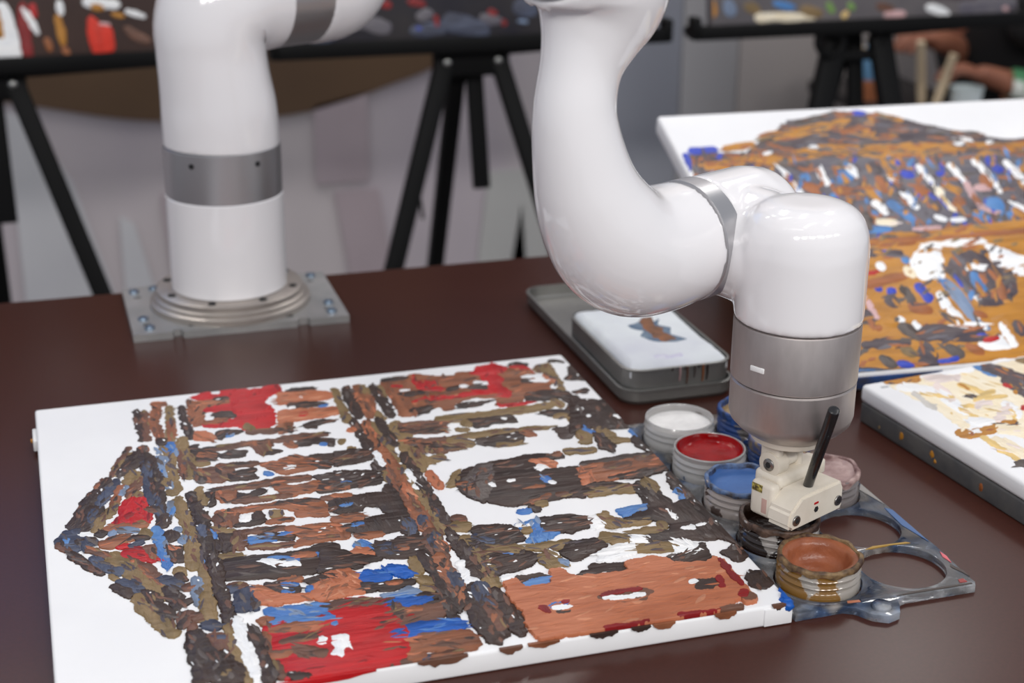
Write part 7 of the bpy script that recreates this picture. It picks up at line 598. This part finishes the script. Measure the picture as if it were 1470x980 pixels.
jar(PX[0], PY[0], 'jar of terracotta brown paint with a scooped hollow, nearest the front', (224, 216, 206), (128, 92, 40), .50, (160, 96, 66), (138, 78, 52), .012, {'bowl': True, 'wave': .0004, 'bump': .6, 'bscale': 110, 'rough': .28}, ((66, 46, 36), (134, 108, 74), .003), 5)
jar(PX[1], PY[4], 'jar of crusty tan paint behind the white jar', (180, 172, 166), (40, 74, 140), .50, (170, 146, 104), (138, 112, 74), .019, {'wave': .001, 'bump': .9, 'climb': .006}, ((40, 80, 150), (30, 40, 60), .006), 6)
jar(PX[1], PY[3], 'blue-smeared jar half hidden behind the silver tool drum', (150, 150, 156), (30, 70, 136), .54, (46, 92, 164), (30, 50, 90), .019, {'wave': .001, 'bump': .9, 'climb': .006}, ((36, 78, 150), (150, 128, 84), .008), 7)
jar(PX[1], PY[2], 'jar of lumpy greyish pink paint behind the gripper', (170, 160, 158), (120, 96, 96), .46, (176, 148, 144), (128, 96, 94), .022, {'wave': .0016, 'bump': 1.0, 'bscale': 120, 'climb': .004}, ((186, 160, 154), (120, 90, 88), .003), 8)

# ================================================================== METAL TRAY WITH WHITE CLOTH TIN
TIN = mat('dull_tin', (142, 141, 138), .40, metal=.7, rgb2=(122, 121, 118), nscale=14)
def tray(name, x0, y0, x1, y1, h, r, wall, m, parent, z0=.0005, lip=.0012, flare=.0):
    rg = []
    for d, z in ((.003, z0), (0, z0+.004), (-flare, z0+h-.003), (-flare-lip, z0+h-.0022), (-flare-lip, z0+h-.0004), (-flare, z0+h), (wall-flare, z0+h), (wall-flare, z0+h-.002), (wall, z0+.004), (wall+.002, z0+.0022)):
        rg.append([(x, y, z) for x, y in rrect(x0+d, y0+d, x1-d, y1-d, max(r-d, .003))])
    return ring_loft(name, rg, m, parent)
tr = empty('metal_tray', (.582, .05, 0)); tag(tr, 'long dull metal tray on the table under the cloth-filled tin', 'tray')
def trp(o, root): o.parent = root; o.matrix_parent_inverse = Matrix.Translation(-Vector(root.location)); return o
trp(tray('tray_body', .5255, -.108, .640, .205, .0155, .020, .0015, TIN, None), tr)
tn = empty('tin', (.583, -.02, .0035)); tag(tn, 'dull metal tin heaped with a white paint-stained cloth, beside the canvas', 'tin')
trp(tray('tin_body', .5285, -.1050, .637, .066, .0315, .019, .0012, TIN, None, .0035), tn)
for k, (x, c, L) in enumerate(((.573, 'd', .003), (.581, 'p', .014), (.5885, 'm', .018), (.596, 'g', .012), (.6045, 'x', .017), (.609, 'd', .016), (.586, 'd', .003), (.60, 'd', .003))):
    o = tube('paint_drip', [(x, -.1056, .0346), (x+.0005, -.1058, .0346-L*.5), (x, -.1056, .0346-L)], [(.0022, .0008), (.0014, .0007), (.0009, .0004)], paint_mat(c, False), None, 10); trp(o, tn)
cl = empty('cloth', (.583, -.02, .03)); tag(cl, 'white folded cloth with a brown and blue smear, stuffed in the tin', 'cloth')
def clothmesh():
    nx, ny = 44, 64; V = []; F = []
    for j in range(ny+1):
        for i in range(nx+1):
            u, v = i/nx*2-1, j/ny*2-1
            du, dv = abs(u), abs(v)
            # rounded-rectangle mapping
            x = .5828 + u*.0515*(1-.045*dv**6); y = -.0195 + v*.0825*(1-.03*du**6)
            e = max(du, dv); edge = max(0, (e-.80)/.20)
            z = .0395 - .0075*edge**2.2 + .0020*noise.noise(Vector((u*1.6, v*2.4, .3))) + .0007*noise.noise(Vector((u*5, v*7, 2.1)))
            V.append((x, y, z))
    for j in range(ny):
        for i in range(nx): a = j*(nx+1)+i; F.append((a, a+1, a+nx+2, a+nx+1))
    b = [j*(nx+1)+i for i, j in [(i, 0) for i in range(nx)]+[(nx, j) for j in range(ny)]+[(i, ny) for i in range(nx, 0, -1)]+[(0, j) for j in range(ny, 0, -1)]]
    n0 = len(V)
    for k in b: V.append((V[k][0], V[k][1], .026))
    for k in range(len(b)): kk = (k+1) % len(b); F.append((b[k], n0+k, n0+kk, b[kk]))
    F.append(tuple(range(n0, n0+len(b))))
    o = meshobj('cloth_sheet', V, F, mat('white_cloth', (226, 230, 232), .85, rgb2=(214, 216, 224), nscale=12, bump=.3, bscale=300), None)
    bm = bmesh.new(); bm.from_mesh(o.data); bmesh.ops.recalc_face_normals(bm, faces=bm.faces); bm.to_mesh(o.data); bm.free(); shade(o.data, 60); return o
trp(clothmesh(), cl)
def clothpatch(pts, m, dz):
    Q, N, A = outline(np.array(pts), .002, np.random.RandomState(2), .0006); n = len(Q)
    V = []
    def zc(x, y):
        u, v = (x-.5828)/.0515, (y+.0195)/.0825; e = max(abs(u), abs(v)); return .0395 - .0075*max(0, (e-.8)/.2)**2.2 + .0020*noise.noise(Vector((u*1.6, v*2.4, .3))) + .0007*noise.noise(Vector((u*5, v*7, 2.1)))
    # fan grid so the patch follows the cloth
    c = Q.mean(0); V = [(c[0], c[1], zc(*c)+dz)]
    for f in (.33, .66, 1.0):
        for p in Q: x, y = c+(p-c)*f; V.append((x, y, zc(x, y)+(dz if f < 1 else 0)))
    F = [(0, 1+k, 1+(k+1) % n) for k in range(n)]
    for rr in (0, 1): F += [(1+rr*n+k, 1+(rr+1)*n+k, 1+(rr+1)*n+(k+1) % n, 1+rr*n+(k+1) % n) for k in range(n)]
    o = meshobj('paint_stain', V, F, m, None); bm = bmesh.new(); bm.from_mesh(o.data); bmesh.ops.recalc_face_normals(bm, faces=bm.faces); bm.to_mesh(o.data); bm.free(); shade(o.data); trp(o, cl)
clothpatch([(.5688, .0003), (.5852, .0091), (.5898, .0136), (.6072, .0086), (.5988, -.0083), (.609, -.0169), (.6007, -.0333), (.6069, -.0443), (.6127, -.0496), (.6028, -.054), (.5853, -.0508), (.5736, -.0402), (.5697, -.03), (.5792, -.0197), (.5686, -.0054)], mat('blue_stain', (88, 108, 132), .8, rgb2=(120, 136, 152), nscale=60), .0003)
clothpatch([(.5826, .0059), (.5912, .0171), (.6011, .0143), (.5939, -.0069), (.6021, -.0168), (.594, -.0332), (.6021, -.0429), (.6041, -.0508), (.586, -.0492), (.5791, -.04), (.5814, -.0277), (.5782, -.0119)], mat('brown_stain', (150, 98, 66), .8, rgb2=(112, 82, 66), nscale=80), .0007)
clothpatch([(.560, -.086), (.572, -.083), (.580, -.088), (.5935, -.080), (.592, -.089), (.575, -.094), (.563, -.092)], mat('violet_stain', (196, 192, 216), .85, rgb2=(220, 220, 230), nscale=90), .0003)

# ================================================================== EASELS
RIV = mat('rivet', (190, 190, 188), .3, metal=1)
EY = 1.12
def easel(x0, label, scroll=False, lw=.030, half=.33, spread=.30):
    e = empty('easel', (x0, EY, FZ)); tag(e, label, 'easel', 'black easels in a row behind the table')
    def ep(o): o.parent = e; o.matrix_parent_inverse = Matrix.Translation(-Vector(e.location)); return o
    zb = .091
    if scroll:
        for s in (-1, 1): ep(box('leg_bracket', (x0+s*.048-.018, EY-.012, zb-.03), (x0+s*.048+.018, EY+.016, zb+.040), BLACK, None, .005, 3))
        ep(box('bracket_bar', (x0-.06, EY-.010, zb-.034), (x0+.06, EY+.014, zb-.016), BLACK, None, .004, 2))
    else: ep(box('leg_bracket', (x0-.064, EY-.012, zb-.026), (x0+.064, EY+.016, zb+.040), BLACK, None, .006, 3))
    for s in (-1, 1):
        ep(bar('front_leg', (x0+s*.0435, EY, zb+.01), (x0+s*(.0435+spread*(zb-FZ)), EY-.10, FZ+.004), lw, .022, BLACK, None, .003))
        o = ep(lathe('rivet', [(0, .004), (.004, .0035), (.0065, .001), (.0065, 0)], BLACK if scroll else RIV, None, 14)); o.location = Vector((x0+s*.0435, EY-.0115, zb)); o.rotation_euler = (R(90), 0, 0)
    ep(bar('rear_leg', (x0-.014, EY+.02, zb+.02), (x0-.008, EY+.38, FZ+.004), lw*.95, .022, BLACK, None, .003))
    ep(bar('mast', (x0+.016, EY-.008, -.126), (x0+.002, EY+.16, .75), .028, .016, BLACK, None, .002))
    ep(bar('brace_strap', (x0-.10, EY-.02, -.09), (x0-.055, EY+.12, -.21), .006, .004, BLACK, None, .001))
    ep(box('ledge', (x0-half, EY-.045, .113), (x0+half, EY+.012, .1295), BLACK, None, .003))
    ep(box('ledge_lip', (x0-half, EY-.049, .113), (x0+half, EY-.043, .138), BLACK, None, .002))
    for s in (-1, 1): ep(box('ledge_end', (x0+s*half-.008, EY-.049, .113), (x0+s*half+.008, EY-.02, .152), BLACK, None, .004))
    ep(box('top_clamp', (x0-.03, EY+.075, .66), (x0+.03, EY+.14, .70), BLACK, None, .004))
    ep(bar('ledge_rod', (x0+.05, EY-.02, .1065), (x0+half-.05, EY+.02, .1065), .010, .010, BLACK, None, .002))
    if scroll:
        pts = [(x0-.065-.030*math.cos(t)*(1-t/9), EY-.03, .098-.028*math.sin(t)*(1-t/9)) for t in np.linspace(-1.2, 4.6, 22)]
        ep(tube('scroll_hook', pts, .006, BLACK, None, 10))
    return e
easel(-.039, 'black tripod easel at the far left holding the red figure painting')
easel(.728, 'black tripod easel standing between the arm column and forearm')
easel(1.44, 'black tripod easel at the right with a curled hook, above the ochre canvas', True, .042, .33, .22)
def easel_painting(x0, label, base, strokes, w=.60, hgt=.46):
    p = bpy.data.objects.new('easel_painting', None); p.empty_display_size = .02; link(p); tag(p, label, 'painting', 'paintings on the easels')
    tilt = R(10); p.matrix_world = Matrix.Translation((x0-w/2, EY-.036, .1305)) @ Matrix.Rotation(-tilt, 4, 'X') @ Matrix.Rotation(R(90), 4, 'X')
    bm = bmesh.new(); bm_box(bm, (0, 0, -.02), (w, hgt, 0), .002, 2); bmobj('stretched_canvas', bm, base, p, 40)
    paint(p, strokes, 0, .0008, step=.006, rough=.001, layer=8e-6, seed=21, inset=.001, bound=(.003, w-.003, .003, hgt-.003))
easel_painting(-.039, 'painting with bright red and white figures on a dark brown ground', mat('dark_brown_ground', (74, 54, 48), .6, rgb2=(62, 46, 42), nscale=10), EL)
easel_painting(.728, 'dark navy and charcoal painting on the middle easel', mat('navy_ground', (36, 34, 44), .5, rgb2=(52, 48, 50), nscale=9, contrast=(.4, .6)), EC)
easel_painting(1.44, 'grey painting with white, yellow and green dabs on the right easel', mat('grey_ground', (96, 92, 96), .6, rgb2=(118, 112, 112), nscale=8), ER)

# ================================================================== PERSON AND SIDE TABLE FAR RIGHT
SKIN = mat('skin', (150, 98, 76), .55, rgb2=(140, 88, 68), nscale=20)
def skin_body(name, chains, m, parent=None, sub=2):
    V = []; E = []; Rr = []; idx = {}
    def vid(p, r):
        k = tuple(round(c, 4) for c in p)
        if k not in idx: idx[k] = len(V); V.append(p); Rr.append(r)
        return idx[k]
    for ch in chains:
        prev = None
        for p, r in ch:
            i = vid(p, r)
            if prev is not None: E.append((prev, i))
            prev = i
    me = bpy.data.meshes.new(name); me.from_pydata(V, E, []); o = bpy.data.objects.new(name, me); link(o)
    o.modifiers.new('skin', 'SKIN'); sm = o.modifiers.new('sub', 'SUBSURF'); sm.levels = sub; sm.render_levels = sub
    lay = me.skin_vertices[0].data
    for i, r in enumerate(Rr): lay[i].radius = (r, r) if not isinstance(r, tuple) else r
    lay[0].use_root = True
    dg = bpy.context.evaluated_depsgraph_get(); m2 = bpy.data.meshes.new_from_object(o.evaluated_get(dg)); bpy.data.objects.remove(o)
    m2.materials.clear(); m2.materials.append(m); shade(m2); o2 = bpy.data.objects.new(name, m2); link(o2)
    if parent: o2.parent = parent; o2.matrix_parent_inverse = Matrix.Translation(-Vector(parent.location))
    return o2
px, py = 2.15, 1.66   # seat
pe = empty('person', (px, py, FZ)); tag(pe, 'seated person in black clothing leaning over a work table, forearms forward, pale wristband', 'person')
def v(x, y, z): return (px+x, py+y, z)
zs = FZ+.435
body = [[(v(0, 0, zs+.06), .13), (v(-.02, 0, zs+.22), .135), (v(-.06, 0, zs+.40), .14), (v(-.10, 0, zs+.54), .075), (v(-.125, 0, zs+.60), .052), (v(-.15, 0, zs+.67), .075), (v(-.16, 0, zs+.74), .09), (v(-.15, 0, zs+.81), .07)]]
for s in (-1, 1): body.append([(v(0, 0, zs+.06), .13), (v(-.04, s*.10, zs+.03), .085), (v(-.26, s*.12, zs+.05), .072), (v(-.44, s*.12, zs+.04), .058), (v(-.43, s*.12, FZ+.28), .05), (v(-.42, s*.12, FZ+.10), .038), (v(-.46, s*.12, FZ+.045), .038), (v(-.56, s*.12, FZ+.03), .028)])
bd = skin_body('body', body, SKIN, pe)
# arms: near arm rests with the wristband, far arm curls up to hold a brush
def arm(name, sh, el, wr, pal):
    a = skin_body(name, [[(sh, .055), (tuple((Vector(sh)+Vector(el))/2), .045), (el, .040), (tuple(Vector(el)*.6+Vector(wr)*.4), .038), (wr, .026), (pal, (.034, .020))]], SKIN, pe)
    d = (Vector(pal)-Vector(wr)).normalized(); sd = d.cross(Vector((0, 0, 1))).normalized(); upv = sd.cross(d)
    for k, (off, L) in enumerate(((-.026, .060), (-.009, .068), (.009, .064), (.026, .050))):
        b = Vector(pal)+sd*off+d*.012; q = [b-d*.02, b+d*L*.45-upv*.004, b+d*L*.75-upv*.020, b+d*L*.85-upv*.038]
        tube('finger', [tuple(c) for c in catmull(q, 4)], [.0095-.0002*i for i in range(13)], SKIN, a, 10)
    b = Vector(pal)-d*.015+sd*.03; tube('thumb', [tuple(c) for c in catmull([b-sd*.01, b+sd*.018+d*.015, b+sd*.014+d*.04-upv*.01], 4)], [.0105]*9, SKIN, a, 10)
    return a
arm('near_arm', v(-.08, -.19, zs+.46), (2.17, 1.435, -.125), (1.99, 1.46, -.075), (1.92, 1.47, -.055))
arm('far_arm', v(-.08, .19, zs+.46), (2.09, 1.70, -.085), (1.93, 1.60, -.015), (1.865, 1.58, .000))
CLO = mat('black_clothing', (20, 19, 21), .85)
shirt = [[(v(0, 0, zs+.05), .145), (v(-.02, 0, zs+.22), .15), (v(-.06, 0, zs+.40), .155), (v(-.10, 0, zs+.53), .085)]]
for s in (-1, 1): shirt.append([(v(-.06, 0, zs+.40), .155), (v(-.08, s*.15, zs+.45), .075), (v(-.08, s*.19, zs+.46), .07), (v(-.11, s*.21, zs+.30), .062)])
skin_body('shirt', shirt, CLO, pe)
for s in (-1, 1): skin_body('trousers', [[(v(0, s*.05, zs+.06), .125), (v(-.04, s*.10, zs+.03), .095), (v(-.26, s*.12, zs+.05), .084), (v(-.44, s*.12, zs+.04), .07), (v(-.43, s*.12, FZ+.28), .062), (v(-.42, s*.12, FZ+.10), .055)]], CLO, pe)
hr = lathe('hair', [(0, .10), (.05, .09), (.085, .05), (.098, 0), (.095, -.06), (.088, -.055), (.085, 0), (0, .08)], mat('dark_hair', (28, 22, 20), .6), pe, 24); hr.matrix_parent_inverse = Matrix.Translation(-Vector(pe.location)); hr.location = v(-.145, 0, zs+.755)
wb = tube('wristband', [(2.035, 1.445, -.086), (2.035-.0005, 1.4452, -.086), (2.005, 1.453, -.079), (2.0045, 1.4532, -.079)], [.031, .034, .032, .029], mat('wristband_pale_green', (222, 226, 220), .7, rgb2=(70, 130, 88), nscale=14, contrast=(.48, .54)), None, 20); wb.parent = pe; wb.matrix_parent_inverse = Matrix.Translation(-Vector(pe.location))
for s in (-1, 1):
    o = lathe('eye', [(0, .010), (.006, .008), (.010, 0), (.006, -.008), (0, -.010)], mat('eye_white', (230, 228, 224), .2), pe, 12); o.matrix_parent_inverse = Matrix.Translation(-Vector(pe.location)); o.location = v(-.236, s*.032, zs+.735)
o = tube('nose', [v(-.245, 0, zs+.735), v(-.262, 0, zs+.705), v(-.248, 0, zs+.70)], [.008, .013, .008], SKIN, None, 10); o.parent = pe; o.matrix_parent_inverse = Matrix.Translation(-Vector(pe.location))
o = tube('mouth', [v(-.235, -.022, zs+.672), v(-.244, 0, zs+.670), v(-.235, .022, zs+.672)], [.004, .006, .004], mat('lips', (140, 76, 70), .5), None, 8); o.parent = pe; o.matrix_parent_inverse = Matrix.Translation(-Vector(pe.location))
# stool under the person
sl = empty('stool', (px, py, FZ)); tag(sl, 'wooden stool under the seated person', 'stool')
def slp(o): o.parent = sl; o.matrix_parent_inverse = Matrix.Translation(-Vector(sl.location)); return o
slp(lathe('seat', [(0, 0), (.15, 0), (.155, .01), (.15, .03), (0, .03)], WOOD, None, 32, (px, py, zs-.105)))
for k in range(4):
    t = R(45+90*k); slp(tube('leg', [(px+.11*math.cos(t), py+.11*math.sin(t), zs-.10), (px+.15*math.cos(t), py+.15*math.sin(t), FZ+.002)], .014, WOOD, None, 12))
# work table
wt = empty('work_table', (1.95, 1.55, FZ)); tag(wt, 'dark work table behind the ochre canvas where the person leans', 'table')
def wtp(o): o.parent = wt; o.matrix_parent_inverse = Matrix.Translation(-Vector(wt.location)); return o
wtp(box('table_top', (1.735, 1.36, -.160), (1.965, 1.84, -.135), mat('dark_table', (40, 36, 36), .5), None, .003))
for x, y in ((1.765, 1.39), (1.94, 1.39), (1.765, 1.81), (1.94, 1.81)): wtp(box('leg', (x-.018, y-.018, FZ), (x+.018, y+.018, -.160), mat('dark_table', (40, 36, 36), .5), None, .002))
cp_ = empty('cup', (1.89, 1.44, -.135)); tag(cp_, 'white paper cup on the work table behind the right easel', 'cup')
lathe('cup_body', [(0, .001), (.030, .001), (.034, .055), (.0345, .056), (.033, .0555), (.0285, .004), (0, .004)], mat('white_cup', (214, 224, 226), .5), cp_, 28)
STK = mat('pale_stick', (206, 186, 156), .6)
for i, (b, t, lab) in enumerate((((1.825, 1.50, -.133), (1.795, 1.48, .012), 'pale wooden stick leaning left, beside the right easel leg'), ((1.828, 1.46, -.133), (1.85, 1.44, -.010), 'short pale wooden stick leaning right, left of the white cup'), ((1.785, 1.66, -.133), (1.765, 1.66, -.03), 'pale wooden stick seen between the right easel legs'), ((2.055, 1.40, -.748), (2.105, 1.40, -.06), 'pale wooden stick at the right edge beside the wristband'))):
    s_ = empty('wooden_stick', b); tag(s_, lab, 'stick', 'pale wooden sticks at the work table'); o = tube('shaft', [b, tuple((Vector(b)+Vector(t))/2), t], [.009, .010, .009], STK, None, 10); o.parent = s_; o.matrix_parent_inverse = Matrix.Translation(-Vector(b))
bt = empty('bottle', (1.765, 1.62, -.135)); tag(bt, 'blue bottle with an orange base glimpsed between the right easel legs', 'bottle')
lathe('bottle_base', [(0, 0), (.025, 0), (.026, .002), (.026, .045), (0, .045)], mat('orange_plastic', (190, 118, 78), .5), bt, 24); lathe('bottle_body', [(0, .045), (.025, .045), (.025, .085), (.014, .10), (.014, .115), (0, .115)], mat('blue_plastic', (96, 140, 176), .5), bt, 24)
